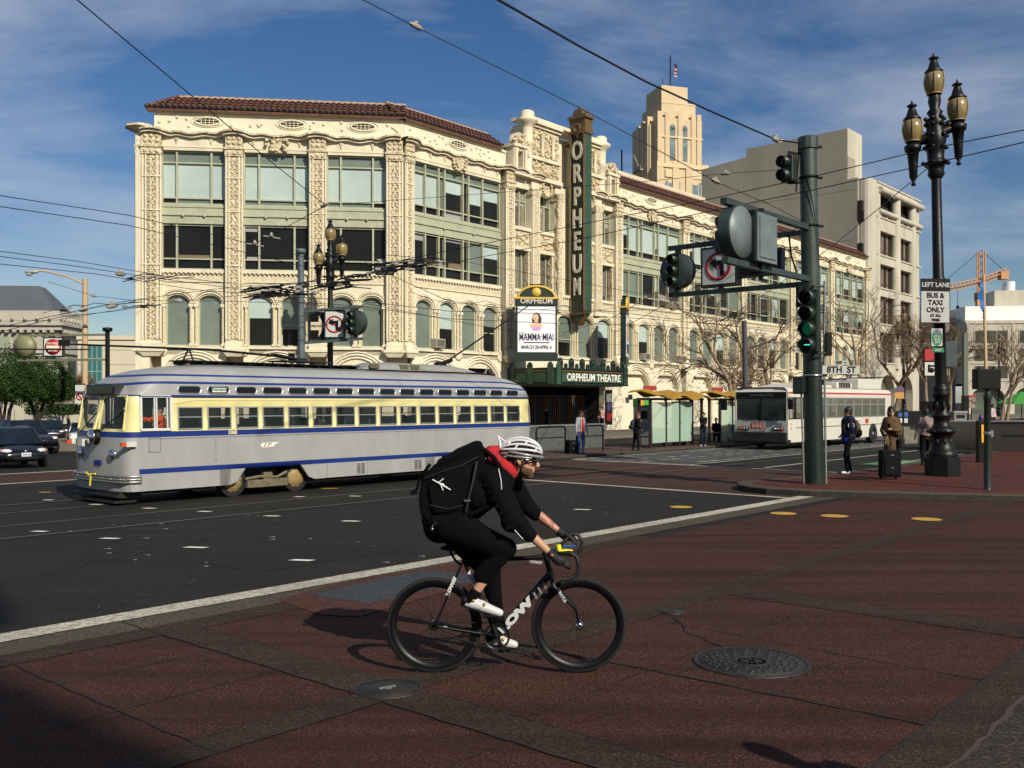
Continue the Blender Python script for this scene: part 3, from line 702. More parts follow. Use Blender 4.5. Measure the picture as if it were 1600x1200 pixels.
# --- central pavilion
b = MB(Tr); q0, q1 = 42.6 - C0, 53.0 - C0; mid = 47.9 - C0; b.m = 0
xs = [(42.62, 44.25), (45.05, 46.55), (49.3, 50.75), (51.5, 52.98)]
for (a, c) in xs:
    a -= C0; c -= C0
    window(Tr, a, c, 12.4, 14.7, (.62,), (.7,), lambda i, k: (3 if k else 2), y=.36, deep=.12); window(Tr, a, c, 8.7, 11.0, (.74,), (), lambda i, k: 2, y=.36, deep=.12)
    b.m = 1; b.box(a, c, -.03, .36, 11.2, 12.2); b.m = 0; b.box(a - .05, c + .05, -.14, .36, 12.2, 12.4); b.box(a - .05, c + .05, -.12, .36, 11.02, 11.2)
    b.m = 1; b.box(a, c, -.02, .36, 7.9, 8.55); b.m = 0; b.box(a, c, -.1, .36, 8.55, 8.7); b.box(a, c, 0, .4, 14.72, ZC)
    for k in range(30): b.ell((random.uniform(a + .1, c - .1), -.04, random.uniform(11.3, 12.1)), (random.uniform(.05, .13), .08, random.uniform(.05, .12)), 6, 5, 1)
    b.m = 1; b.box(c - .16, c, -.06, .3, 8.7, 11.0); b.m = 0
for c_ in (44.65, 46.9, 48.9, 51.1):
    x = c_ - C0; b.m = 0; b.box(x - .36, x + .36, -.2, .3, 7.6, ZC)
    b.m = 1; b.box(x - .22, x + .22, -.27, -.2, 8.0, 14.4); b.tube([(x - .28, -.24, 8), (x - .28, -.24, 14.4)], .06, 6, 0); b.tube([(x + .28, -.24, 8), (x + .28, -.24, 14.4)], .06, 6, 0)
    b.box(x - .42, x + .42, -.3, .3, 14.4, 14.8, 1)
for c_ in (46.7, 49.1):  # candelabra columns beside the recess
    x = c_ - C0; b.lathe([(.14, 7.7), (.2, 8.2), (.12, 8.6), (.2, 9.4), (.11, 9.9), (.22, 10.6), (.14, 10.9), (.2, 11.4), (.3, 11.9), (.2, 12.2), (.24, 12.8), (.14, 13.2), (.22, 13.9), (.15, 14.3), (.3, 14.8)], (x, -.38, 0), 10, 1)
# recessed centre behind the blade sign
b.m = 0; b.box(46.9 - C0 + .3, 48.9 - C0 - .3, .9, 1.0, 7.6, 18.6); b.m = 2; b.box(47.25 - C0, 48.55 - C0, .8, .9, 8.7, 11.0); b.box(47.25 - C0, 48.55 - C0, .8, .9, 12.2, 14.6)
b.m = 0; b.box(q0, q1, .36, .6, 7.6, ZC)
# wall of the upper gable
g0, g1 = 43.95 - C0, 51.75 - C0
b.m = 0; b.box(g0, 47.0 - C0, -.1, 1.2, ZC, 18.7); b.box(48.8 - C0, g1, -.1, 1.2, ZC, 18.7); b.box(47 - C0, 48.8 - C0, .7, 1.2, ZC, 18.7)
for z, h_, y in ((ZC - .15, .22, -.42), (16.6, .2, -.32), (18.55, .14, -.3), (18.72, .14, -.45), (18.9, .1, -.3)):
    b.box(g0 - .1, 47.05 - C0, y, .3, z, z + h_); b.box(48.75 - C0, g1 + .1, y, .3, z, z + h_)
b.box(g0, g1, -.15, 1.2, 19.0, 19.2)
for x in (g0 + .15, g1 - .15):
    b.lathe([(.36, 18.4), (.42, 18.6), (.62, 18.75), (.66, 18.92), (.5, 19.0), (.42, 19.05), (.42, 19.35), (.3, 19.45), (.05, 19.5)], (x, .0, 0), 14, 0)
    b.lathe([(.4, ZC), (.42, ZC + .2), (.3, ZC + .4), (.33, 17.4), (.42, 17.5), (.34, 17.7), (.36, 18.4)], (x, 0, 0), 12, 0)
for x0_, x1_ in ((g0 + .5, 46.9 - C0), (48.9 - C0, g1 - .5)):
    b.m = 1; b.box(x0_, x1_, -.16, -.1, 15.75, 16.58); b.box(x0_, x1_, -.16, -.1, 16.85, 18.5)
    for k in range(150): b.ell((random.uniform(x0_, x1_), -.19, random.choice([random.uniform(15.8, 16.5), random.uniform(16.9, 18.4), random.uniform(16.9, 18.4)])), (random.uniform(.04, .12), .09, random.uniform(.05, .14)), 6, 5, 1)
    for k in (.3, .72): xx = x0_ + (x1_ - x0_) * k; b.lathe([(.10, 16.85), (.15, 17.1), (.09, 17.4), (.13, 17.9), (.2, 18.1), (.24, 18.2)], (xx, -.28, 0), 8, 0)
    for k in range(16): a = k * PI / 8; b.ell(((x0_ + x1_) / 2 + .45 * math.cos(a), -.28, 15.0 + .45 * math.sin(a)), (.1, .08, .1), 6, 5, 1)
    b.lathe([(.62, 0), (.62, .12), (.5, .16), (.48, .08), (0.01, .08)], ((x0_ + x1_) / 2, -.1, 15.0), 20, 1, ax=(0, -1, 0))
# aedicules at the shoulders
for c_ in (43.1, 52.6):
    x = c_ - C0; b.m = 0
    for d in (-.42, .42): b.box(x + d - .16, x + d + .16, -.3, .5, ZC + .1, 17.0); b.lathe([(.1, ZC + .2), (.12, 16.9)], (x + d, -.36, 0), 8)
    b.box(x - .6, x + .6, .4, .5, ZC, 17.0, 2); b.box(x - .66, x + .66, -.42, .5, 17.0, 17.16); b.box(x - .66, x + .66, -.46, .5, ZC - .15, ZC + .1)
    b.m = 1; b.lathe([(.6, 0), (.6, .35), (.45, .4), (.01, .4)], (x, .1, 17.3), 14, ax=(0, -1, 0))
    for k in range(24): a = random.uniform(0, PI); r = random.uniform(.2, .7); b.ell((x + r * math.cos(a), -.34, 17.2 + r * math.sin(a)), (.12, .1, .12), 6, 5)
cornice(b, wavy([43.1 - C0, 44.65 - C0], q0 - .8, 46.9 - C0, ZC - .12)); cornice(b, wavy([51.1 - C0, 52.6 - C0], 48.9 - C0, q1 + .4, ZC - .12))
b.build('pavilion', [cream, ornate, void], th)
bay_lower(Tr, 42.6 - C0, 53.0 - C0, 5, (3, 1, 2, 3, 1))
# ground floor round the entrance: dark lobby, jambs and the wall to the right
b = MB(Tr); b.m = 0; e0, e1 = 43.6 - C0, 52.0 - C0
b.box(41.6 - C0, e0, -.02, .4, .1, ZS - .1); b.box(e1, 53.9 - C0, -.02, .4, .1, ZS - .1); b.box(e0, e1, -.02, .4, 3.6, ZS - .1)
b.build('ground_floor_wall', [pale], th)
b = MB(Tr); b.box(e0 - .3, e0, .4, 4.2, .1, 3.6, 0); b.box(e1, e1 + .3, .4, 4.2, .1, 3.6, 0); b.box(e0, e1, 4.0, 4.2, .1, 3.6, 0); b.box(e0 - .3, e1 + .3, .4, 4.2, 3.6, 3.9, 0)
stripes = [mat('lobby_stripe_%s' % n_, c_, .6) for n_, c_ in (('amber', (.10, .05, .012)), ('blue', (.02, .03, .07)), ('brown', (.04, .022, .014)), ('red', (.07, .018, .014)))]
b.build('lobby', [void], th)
b = MB(Tr)
for k in range(36): b.box(e0 + .1 + k * .23, e0 + .22 + k * .23, 1.4, 1.45, .1, 2.35, (k * 5 // 7) % 4)
b.box(e0, e1, 1.38, 1.48, 2.35, 2.43, 2); b.build('lobby_gate', stripes, th)
b = MB(Tr)
for k, c_ in enumerate(((.2, .02, .06), (.05, .05, .1), (.3, .28, .25))): b.box(52.15 - C0, 52.75 - C0, -.09, -.03, .75 + k * .62, 1.3 + k * .62, k + 1)
b.box(52.05 - C0, 52.85 - C0, -.06, -.02, .5, 2.8, 0); b.build('poster_case', [black_metal, red_paint, mat('poster_navy', (.05, .05, .12), .5), mat('poster_grey', (.3, .28, .25), .5)], th)
b = MB(Tr); b.box(54.9 - C0, 55.35 - C0, -.01, .05, 2.15, 2.5); b.build('vent_grille', [void], th)
# the solid block behind all fronts (so that it stands up from the side too)
b = MB(); TL = Tl @ Vector((0, .62, 0)); pts = [Tl @ Vector((-.3, .65, 0)), Tl @ Vector((13.2, .65, 0)), Tr @ Vector((.5, .62, 0)), Tr @ Vector((8.6, .62, 0)), Tr @ Vector((8.6, 4.3, 0)), Tr @ Vector((19.2, 4.3, 0)), Tr @ Vector((19.2, .62, 0)), Tr @ Vector((64.4, .62, 0)), Tr @ Vector((64.4, 24, 0)), Tr @ Vector((4, 26, 0)), Tl @ Vector((-.3, 19, 0))]
b.prism([p + Vector((0, 0, .1)) for p in pts], (0, 0, 15.6)); b.build('rear_block', [cream], th)
b = MB(Tr); b.box(8.6, 19.2, .62, 4.3, 4.2, 15.7); b.build('upper_block', [cream], th)
# stage house behind the tiled eaves
b = MB(Tr); b.m = 0; b.box(20, 47.0, 9, 22, 15, 21.3); b.box(19.9, 47.1, 8.9, 9.0, 21.0, 21.4); b.lathe([(.9, 21.3), (.9, 22.3), (.5, 22.7), (.1, 22.8)], (21.5, 10, 0), 10); b.box(23, 24.6, 10, 12, 21.3, 22.4)
b.box(34, 34.1, 9.5, 9.6, 21.3, 23.5, 1); b.build('stage_house', [mat('stage_house_stucco', (.60, .50, .36), .85, 0, .12, .6), black_metal], th)
# air conditioners in the windows
ac_m = mat('air_conditioner_casing', (.42, .38, .31), .6, 0, .2, 6)
for x, z in ((2.15, ZS + .1), (11.8, ZS + .1), (26.0, Z1 + .12), (22.4, ZS + .1), (27.3, ZS + .1), (30.0, ZS + .1), (34.4, ZS + .1), (49.6, Z1 + .1), (52.0, ZS + .1)):
    b = MB(Tr); b.box(x, x + .68, -.36, .2, z, z + .46, 0)
    for k in range(7): b.box(x + .05, x + .63, -.372, -.36, z + .05 + k * .055, z + .08 + k * .055, 1)
    b.build('air_conditioner', [ac_m, black_metal], th)

# --- blade sign
sg = mat('sign_green_enamel', (.035, .075, .045), .4, 0, .25, 2)
sgd = mat('sign_dark_green_enamel', (.012, .026, .017), .4, 0, .3, 2)
gold = mat('tarnished_gold_paint', (.14, .085, .03), .5, .1, .35, 8)
bulb = mat('unlit_bulb_glass', (.62, .58, .45), .3)
letter = mat('off_white_letter_face', (.58, .54, .42), .5, 0, .2, 8)
bs = thing('blade_sign', 'tall narrow green vertical theatre sign with white capital letters and a brown crown', 'sign', M(48.2, 36.9, .25), MROT)
# local: x along the street, -y towards the street
b = MB(); y0, y1 = -1.15, .0; ztop, zb = 19.0, 7.3
b.box(0.04, .70, y0, y1, zb, ztop, 0); b.box(.0, .04, y0 + .12, y1 - .1, zb + .1, ztop - .1, 1)
b.prism([(0.04, y0 + .1, zb), (.04, y1 - .1, zb), (.04, (y0 + y1) / 2, zb - .55)], (.66, 0, 0), 0)
b.build('sign_box', [sg, sgd], bs)
b = MB()
for y in (y0 + .05, y1 - .05): b.box(-.05, .05, y - .05, y + .05, zb, ztop, 0)
b.box(-.05, .06, y0, y1, zb - .06, zb + .06, 0)
for k in range(8): z = zb + .35 + k * 1.42; b.bar((-.01, y0 + .12, z - .12), (-.01, y1 - .12, z + .22), .012, .012, mi=0); b.bar((-.01, y1 - .12, z - .12), (-.01, y0 + .12, z + .22), .012, .012, mi=0)
b.build('gold_border', [gold], bs)
b = MB(); b.m = 0
b.box(-.08, .78, y0 - .08, y1 + .08, 18.55, 18.75); b.box(-.04, .74, y0 - .04, y1 + .04, 18.75, 19.5); b.box(-.14, .84, y0 - .16, y1 + .16, 19.5, 19.62); b.box(-.08, .78, y0 - .08, y1 + .08, 19.62, 19.72)
b.prism([(-.06, y0 + .15 + .4 * (1 - math.cos(PI * k / 10)), 19.7 + .42 * math.sin(PI * k / 10)) for k in range(11)], (.82, 0, 0))
b.lathe([(.30, 0), (.30, .06), (.2, .08), (.19, .03), (.01, .03)], (-.06, (y0 + y1) / 2, 18.9), 18, ax=(-1, 0, 0)); b.prism([(-.07, (y0 + y1) / 2 - .28, 18.75), (-.07, (y0 + y1) / 2 + .28, 18.75), (-.07, (y0 + y1) / 2, 18.3)], (.1, 0, 0))
b.ell((.3, (y0 + y1) / 2, 20.25), (.1, .1, .16)); b.ell((.3, y0 + .05, 19.95), (.06, .06, .12)); b.build('crown', [gold], bs)
b = MB()
for y in (y0 + .05, y1 - .05):
    for k in range(78): b.ell((-.06, y, zb + .1 + k * .148), .026, 5, 3)
b.build('bulb_string', [bulb], bs)['kind'] = 'stuff'
for k, ch in enumerate('ORPHEUM'):
    b = MB(); z = 17.45 - k * 1.42
    put_text(b, ch, 1.62 if ch != 'M' else 1.5, (-.05, (y0 + y1) / 2, z), (0, -1, 0), (0, 0, 1), 0, .045, .035, .66 if ch not in 'M' else .5)
    b.build('letter', [letter], bs)
for z_ in (18.0, 13.0, 8.2): b = MB(); b.box(.1, .55, -.1, .6, z_, z_ + .08); b.build('wall_bracket', [gold], bs)
b = MB(); b.prism([(.1, y0 + .1, 7.25), (.1, y1, 7.25), (.1, y1, 6.9), (.1, (y0 + y1) / 2, 6.55)], (.5, 0, 0)); b.build('pendant', [gold], bs)

# --- marquee
mq = thing('marquee', 'dark green entrance canopy with white theatre name and a crested top', 'canopy', M(42.3, 37), MROT)
W_, D_ = 7.3, 3.45
b = MB(); b.box(0, W_, -D_, 0, 3.05, 3.85, 0); b.box(-.06, W_ + .06, -D_ - .06, 0, 3.85, 3.95, 0); b.box(-.06, W_ + .06, -D_ - .06, 0, 2.97, 3.06, 0); b.box(.2, W_ - .2, -D_ + .2, -.1, 2.93, 2.97, 1); b.build('canopy_box', [sgd, gold], mq)
for a, c in ((.15, .55), (6.85, 7.25)): b = MB(); b.box(a, c, -D_ - .10, -D_ - .03, 3.02, 4.12, 0); b.ell(((a + c) / 2, -D_ - .06, 4.12), (.2, .05, .18), 10, 6, 0); b.build('pier_panel', [sg], mq)
for y in (-.4, -1.75, -D_ + .2): b = MB(); b.box(-.10, -.03, y - .2, y + .2, 3.02, 4.1, 0); b.ell((-.06, y, 4.1), (.05, .2, .18), 10, 6, 0); b.build('pier_panel', [sg], mq)
b = MB(); b.box(.65, 6.75, -D_ - .085, -D_ - .06, 3.13, 3.68, 0); b.box(-.085, -.06, -D_ + .5, -2.0, 3.13, 3.68, 0); b.box(-.085, -.06, -1.5, -.65, 3.13, 3.68, 0); b.build('panel', [sg], mq)
b = MB(); b.box(.65, 6.75, -D_ - .09, -D_ - .06, 3.72, 3.80, 0); b.box(-.09, -.06, -D_ + .5, -.65, 3.72, 3.80, 0)
for k in range(40): b.ell((.75 + k * .15, -D_ - .1, 3.76), .03, 5, 3)
for k in range(16): b.ell((-.1, -.75 - k * .15, 3.76), .03, 5, 3)
b.build('gold_trim', [gold], mq)
b = MB()
for k in range(13):
    x = .6 + k * .52; big = k % 2 == 0; r = .24 if big else .14
    b.prism([(x + r * math.cos(PI * q / 8), -D_ - .02, 3.95 + (.28 if big else .1) + r * 1.2 * math.sin(PI * q / 8)) for q in range(9)] + [(x - r * .9, -D_ - .02, 3.95), (x + r * .9, -D_ - .02, 3.95)], (0, .07, 0)); 
    if big: b.ell((x, -D_ - .03, 4.28), (.1, .05, .16), 8, 6)
b.build('cresting', [sgd], mq)
b = MB(); put_text(b, 'ORPHEUM THEATRE', .60, (3.75, -D_ - .1, 3.40), (1, 0, 0), (0, 0, 1), 0, .012, .012, .98); b.build('lettering', [mat('marquee_letter_white', (.75, .72, .62), .4)], mq)

# --- poster boards
def poster(name, label, loc, rz, W, H, z0):
    t = thing(name, label, 'poster board', loc, rz)
    b = MB(); b.box(0, W, 0, .34, z0, z0 + H, 0); b.box(-.05, W + .05, -.03, .37, z0 - .42, z0, 0); b.box(-.05, W + .05, -.03, .37, z0 + H, z0 + H + .42, 0); b.build('case', [sgd], t)
    b = MB(); b.box(.1, W - .1, -.03, .0, z0 + .08, z0 + H - .08); b.build('poster', [mat('poster_white', (.78, .77, .8), .45)], t)
    b = MB(); cx = W / 2
    b.prism([(cx + W * .42 * math.cos(PI * k / 14), 0, z0 + H + .42 + .62 * math.sin(PI * k / 14)) for k in range(15)], (0, .34, 0), 1)
    b.tube([(cx + W * .45 * math.cos(PI * k / 14), .0, z0 + H + .42 + .66 * math.sin(PI * k / 14)) for k in range(15)], .07, 6, 0)
    b.lathe([(.26, 0), (.24, .04), (.01, .06)], (cx, -.02, z0 + H + .74), 16, 0, ax=(0, -1, 0)); b.box(-.1, W + .1, -.06, .4, z0 + H + .36, z0 + H + .46, 0); b.box(cx - .35, cx + .35, 0, .3, z0 + H + 1.08, z0 + H + 1.2, 2)
    b.build('arched_top', [mat('gold_leaf_paint', (.62, .40, .06), .45), sgd, black_metal], t)
    return t
pw = 2.35
po = poster('poster_board', 'white show poster with a smiling woman in an arched gold topped case over the canopy', at(806, 600, 54.5) * 1.0, R(4), pw, 2.75, 0)
po.location = (at(806, 600, 54.5).x, 54.5, 4.75)
b = MB(); navy = mat('poster_navy_ink', (.02, .02, .06), .5)
put_text(b, 'MAMMA MIA!', .56, (pw / 2, -.045, .92), (1, 0, 0), (0, 0, 1), 0, .004, .008, .60); put_text(b, 'MARCH 28-APRIL 6', .26, (pw / 2, -.045, .36), (1, 0, 0), (0, 0, 1), 0, .004, .004, .80)
put_text(b, 'THE SMASH HIT MUSICAL', .14, (pw / 2, -.045, .62), (1, 0, 0), (0, 0, 1), 0, .006, .004, .9) if False else b.box(.45, pw - .45, -.045, -.035, .60, .65)
b.build('poster_lettering', [navy], po)
b = MB()  # plain stand-in figure: hair, face, shoulders, bouquet as flat ink shapes
def disc(cx, cz, rx, rz_, mi, y): b.add([(cx + rx * math.cos(k * PI / 10), y, cz + rz_ * math.sin(k * PI / 10)) for k in range(20)], [tuple(range(20))], mi)
disc(pw / 2 - .0, 2.10, .22, .22, 1, -.036); disc(pw / 2 + .17, 1.92, .12, .24, 1, -.0365); disc(pw / 2 - .18, 1.90, .08, .16, 1, -.0365); disc(pw / 2 - .04, 2.05, .16, .20, 0, -.039); disc(pw / 2 - .0, 1.82, .09, .14, 0, -.0385); disc(pw / 2 - .02, 1.58, .36, .17, 0, -.038); disc(pw / 2, 1.42, .27, .12, 2, -.041); disc(pw / 2 - .09, 1.98, .045, .025, 3, -.042)
b.build('poster_picture', [mat('poster_skin_ink', (.74, .46, .28), .5), mat('poster_hair_ink', (.05, .025, .03), .5), mat('poster_violet_ink', (.55, .32, .62), .5), red_paint], po)
b = MB(); put_text(b, 'ORPHEUM', .42, (pw / 2, -.045, 2.98), (1, 0, 0), (0, 0, 1), 0, .01, .01, .95); b.build('case_lettering', [letter], po)
po2 = poster('poster_board', 'second poster case seen nearly edge on at the right end of the canopy', M(49.7, 33.7, 4.75), MROT + R(30), 2.1, 2.75, 0)
b = MB(); b.box(.3, 1.8, -.045, -.035, .3, .9, 0); b.box(.6, 1.5, -.045, -.035, 1.1, 2.3, 1); b.build('poster_picture', [navy, mat('poster_orange_ink', (.6, .2, .05), .5)], po2)
# ================================================================ OTHER BUILDINGS
conc = mat('pale_cast_concrete', (.50, .45, .35), .85, 0, .22, .7, .15, 6, stretch=(1, 1, .3))
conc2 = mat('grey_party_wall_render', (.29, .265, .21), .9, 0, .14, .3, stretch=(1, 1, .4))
brown_glass = mat('bronze_window_glass', (.05, .035, .026), .12, 0, .4, .6, spec=.8)
cb_ = thing('concrete_office_block', 'pale concrete office block with rounded corner piers and a tall blank grey side wall', 'building', M(98.4, 37.0), MROT)
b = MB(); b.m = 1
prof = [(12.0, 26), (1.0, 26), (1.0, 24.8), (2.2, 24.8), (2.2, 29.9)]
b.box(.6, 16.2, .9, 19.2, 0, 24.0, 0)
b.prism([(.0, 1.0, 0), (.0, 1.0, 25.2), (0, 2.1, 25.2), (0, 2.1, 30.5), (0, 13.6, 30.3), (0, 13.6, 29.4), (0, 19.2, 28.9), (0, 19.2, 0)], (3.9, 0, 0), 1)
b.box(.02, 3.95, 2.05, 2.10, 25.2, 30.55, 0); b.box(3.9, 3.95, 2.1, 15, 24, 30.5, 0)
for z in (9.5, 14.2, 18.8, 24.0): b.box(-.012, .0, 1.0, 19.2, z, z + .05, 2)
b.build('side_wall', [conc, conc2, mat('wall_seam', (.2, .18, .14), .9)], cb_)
b = MB()
b.prism([(x, y, 0) for x, y in [(.5, .9), (.5, .45), (.62, .15), (.85, 0), (2.9, 0), (2.9, .9)]], (0, 0, 25.2))
b.prism([(x, y, 0) for x, y in [(14.6, .9), (14.6, 0), (15.9, 0), (16.2, .15), (16.3, .45), (16.3, .9)]], (0, 0, 25.2))
b.tube([(8.6, .15, 5.6), (8.6, .15, 24.4)], .55, 12); b.tube([(13.9, .2, 5.6), (13.9, .2, 24.4)], .5, 12); b.tube([(3.1, .2, 5.6), (3.1, .2, 24.4)], .4, 12)
for z0, z1 in ((24.2, 25.2), (20.1, 21.6), (16.6, 17.6), (13.2, 14.1), (9.4, 10.3), (4.9, 6.2)):
    b.box(2.9, 14.6, -.02, .9, z0, z1 - .15); b.box(2.7, 16.38, -.12, .9, z1 - .15, z1)
b.tube([(2.9, -.1, 22.1), (16.2, -.1, 22.1)], .28, 10); b.tube([(2.9, -.25, 24.3), (16.2, -.25, 24.3)], .34, 10)
for x in (3.6, 5.5, 7.4, 10.2, 12.2, 14.4): b.box(x, x + .3, -.05, .2, 21.5, 22.0)
op = arch_row(b, 2.9, 14.6, 2, 1.6, 0, 2.9, 4.95, 0, .9, [], rad=2.0)
b.build('front_wall', [conc], cb_)
for z0, z1 in ((17.6, 20.1), (14.1, 16.6), (10.3, 13.2), (6.2, 9.4)):
    for a, c in ((3.5, 8.05), (9.15, 13.4)):
        b = MB(); b.box(a, c, .55, .6, z0, z1, 0); o = b.build('window', [brown_glass], cb_)
        b = MB()
        for k in range(4): x = a + (c - a) * k / 3; b.box(x - .05, x + .05, .45, .55, z0, z1)
        b.box(a, c, .47, .55, z0 + .5, z0 + .58)
        for k in range(3): x = a + (c - a) * (k + .5) / 3; b.box(x - .35, x + .1, .53, .549, z0 + .1, z1 - .1, 1)
        b.build('mullion', [mat('bronze_frame', (.06, .045, .035), .4), mat('curtain_seen_through_glass', (.20, .16, .12), .6, 0, .3, 1)], o)
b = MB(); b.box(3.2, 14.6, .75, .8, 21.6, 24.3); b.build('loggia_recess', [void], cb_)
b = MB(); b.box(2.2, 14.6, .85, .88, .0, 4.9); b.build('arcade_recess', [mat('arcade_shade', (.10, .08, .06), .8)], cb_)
b = MB()
for z in (22.6, 18.2, 13.6, 9.2): b.box(-.02, .48, .55, 1.0, z - 1.9, z + .2, 1); [b.box(.02 + k * .09, .04 + k * .09, .5, .53, z - 1.9, z - .9, 0) for k in range(5)]
b.build('side_balcony', [black_metal, void], cb_)
b = MB(); b.box(.02, 2.0, 2.02, 2.045, 25.4, 27.6); b.build('louvre', [mat('louvre_beige', (.30, .26, .2), .8)], cb_)
b = MB(); b.tube([(1, 10, 30.3), (1, 10, 30.9)], .35, 10); b.tube([(9.5, 3, 25.2), (9.5, 3, 26)], .05); b.tube([(10.3, 3, 25.2), (10.3, 3, 26)], .05); b.build('roof_vent', [conc], cb_)

# art deco tower
brick_t = mat('buff_tower_brick', (.60, .46, .28), .85, 0, .12, .25)
brick_d = mat('buff_tower_trim', (.66, .50, .30), .8)
tw = thing('art_deco_tower', 'buff brick art deco tower with stepped top and a flagpole', 'building', (at(1066, 628, 260).x, 260, 0), R(18))
b = MB()
b.box(-7.6, 7.8, 0, 13, 0, 66); b.box(-6.8, 6.6, 1.2, 17, 66, 79); b.box(-5.2, 6.9 - 1.8, 2.0, 14, 79, 83.5); b.box(-4.9, 3.0, 2.6, 12, 83.5, 88.2)
b.box(-9.6, -7.6, 3, 14, 0, 62); b.box(-8.0, -6.8, 3.5, 12, 62, 77.5)
for y in (4.0, 6.8, 9.6): b.box(-8.4, -6.8, y, y + 1.4, 62, 79.5 - (y - 5) * .2); b.box(-9.9, -9.6, y, y + 1.6, 0, 63)
for x in (-7.7, -3.0, 1.0, 5.9): b.box(x, x + 1.9, -.35, 0, 0, 66.6)
for x in (-6.9, -4.6, -.7, 3.3, 5.0): b.box(x, x + 1.3, .9, 1.2, 66, 80.5)
b.build('tower_wall', [brick_t], tw)
b = MB()
b.box(-7.7, 7.9, -.42, 0, 65.2, 66.2); b.box(-6.9, 6.8, .85, 1.3, 73.6, 74.0); b.box(-5.3, 5.2, 1.9, 2.1, 83.2, 83.6); b.box(-7.75, 7.95, -.4, 0, 55.2, 55.7)
b.box(-5.2, -3.2, -.38, -.0, 62.6, 64.6); b.box(2.9, 5.9, -.2, -.0, 62.6, 64.6)
b.build('tower_trim', [brick_d], tw)
tglass = mat('tower_window_glass', (.16, .20, .20), .2, 0, .4, .4); tgreen = mat('verdigris_spandrel', (.16, .24, .17), .7)
for x in (-5.1, -1.6, 2.2, 4.9):
    b = MB()
    for z in range(8, 60, 6): b.box(x + .05, x + 1.0, -.06, -.01, z, z + 3.6, 0); b.box(x + .05, x + 1.0, -.06, -.01, z + 3.7, z + 5.6, 1)
    b.build('window_strip', [tglass, tgreen], tw)
for x in (-5.4, 1.6): b = MB(); b.box(x, x + 4.2, -.1, -.03, 57, 61, 0); [b.box(x + k, x + k + .15, -.14, -.1, 57, 61, 1) for k in (.0, .9, 3.2, 4.05)]; b.box(x, x + 4.2, -.14, -.1, 56.7, 57, 1); b.build('wide_window', [tglass, white_paint], tw)
for x in (-3.1, .6): b = MB(); b.box(x, x + 1.6, 1.1, 1.18, 67.5, 76.5, 0); b.lathe([(.8, 0), (.8, .08)], (x + .8, 1.18, 76.5), 14, 0, ax=(0, -1, 0)); b.box(x - .05, x + 1.65, 1.05, 1.1, 71.5, 72.4, 1); b.build('tall_window', [tglass, tgreen], tw)
b = MB()
for z in range(40, 66, 5): b.box(-10.6, -9.7, 4, 8.5, z, z + .3); b.box(-10.6, -10.5, 4, 8.5, z, z + 1.3) if z % 2 else None; b.tube([(-10.5, 4.2, z), (-10.5, 8.2, z + 5)], .12, 5)
b.build('fire_escape', [mat('pale_iron', (.35, .3, .22), .6)], tw)
b = MB(); b.tube([(-1.0, 5, 88), (-1.0, 5, 97.5)], .18, 6); b.tube([(-3.8, 4, 88), (-3.8, 4, 90.5)], .08, 5); b.build('flagpole', [black_metal], tw)
fg = thing('flag', 'small striped flag with a blue corner hanging limp on the tower flagpole', 'flag', (tw.location.x - 1.6, 264.4, 28), R(0)); fg.scale = (.7, .7, .7)
b = MB()
for k in range(8):
    z0 = 95.8 - k * .62; b.prism([(.2 - .02, -.2, z0), (.2 + (1.2 if k < 7 else .9) + .25 * math.sin(k), -.5 + .3 * math.sin(k * 1.3), z0 - .5), (.2 + 1.0 + .25 * math.sin(k + 1), -.5, z0 - 1.1), (.2, -.2, z0 - .62)], (0, .12, 0), 2 if k < 2 else k % 2)
b.build('flag_cloth', [red_paint, white_paint, mat('flag_blue', (.02, .03, .12), .7)], fg)

# classical building far left
stone_g = mat('weathered_pale_granite', (.42, .38, .31), .85, 0, .14, .35, .2, 3)
lead = mat('grey_lead_roof', (.085, .095, .105), .6, 0, .15, .3)
ch = thing('civic_building', 'pale stone classical hall with grey hipped roof and arched windows', 'building', (-70.8, 150, 0), R(3))
b = MB(); W = 70
b.box(-W, 0, 0, 9, 0, 15.6); b.box(-W - .5, .7, -.7, 9, 13.2, 13.9); b.box(-W - .9, 1.1, -1.1, 9, 13.9, 14.3); b.box(-W - .2, .3, -.3, 9, 9.6, 9.9)
b.box(-W, 0,   .3, 9, 15.6, 16.3)
for k in range(36): b.lathe([(.28, 0), (.28, .15), (.01, .2)], (-1.2 - k * 1.9, -.35, 15.0), 8, ax=(0, -1, 0))
for k in range(60): b.box(-1 - k * 1.15, -.5 - k * 1.15, -.9, -.3, 12.8, 13.2)
for k in range(7): b.box(.3, 1.0, k * 1.2 + .2, k * 1.2 + .8, 12.8, 13.2); b.lathe([(.3, 0), (.3, .5)], (.0, k * 1.4 + .6, 14.9), 6)
b.build('wall', [stone_g], ch)
b = MB(); z = 16.2; b.prism([(-W, 1, z), (-1, 1, z), (-5, 5, z + 4.4), (-W, 5, z + 4.4)], (0, .0, .1)); b.add([(-1, 1, z), (-1, 9, z), (-5, 7, z + 4.4), (-5, 5, z + 4.4)], [(0, 1, 2, 3)]); b.add([(-W, 5, z + 4.4), (-5, 5, z + 4.4), (-5, 7, z + 4.4), (-W, 7, z + 4.4)], [(0, 1, 2, 3)])
for k in range(60): b.bar((-1.6 - k * 1.15, 1.2, z + .15), (-1.6 - k * 1.15, 5, z + 4.5), .08, .1) if k > 4 else None
b.build('roof', [lead], ch)
for x in (-9.4, -6.9): b = MB(); b.box(x, x + 1.9, -.1, .02, 10.3, 12.2, 0); b.box(x - .2, x + 2.1, -.25, -.1, 10.0, 10.3, 1); b.build('window', [mat('pale_green_shade', (.28, .31, .22), .4), stone_g], ch)
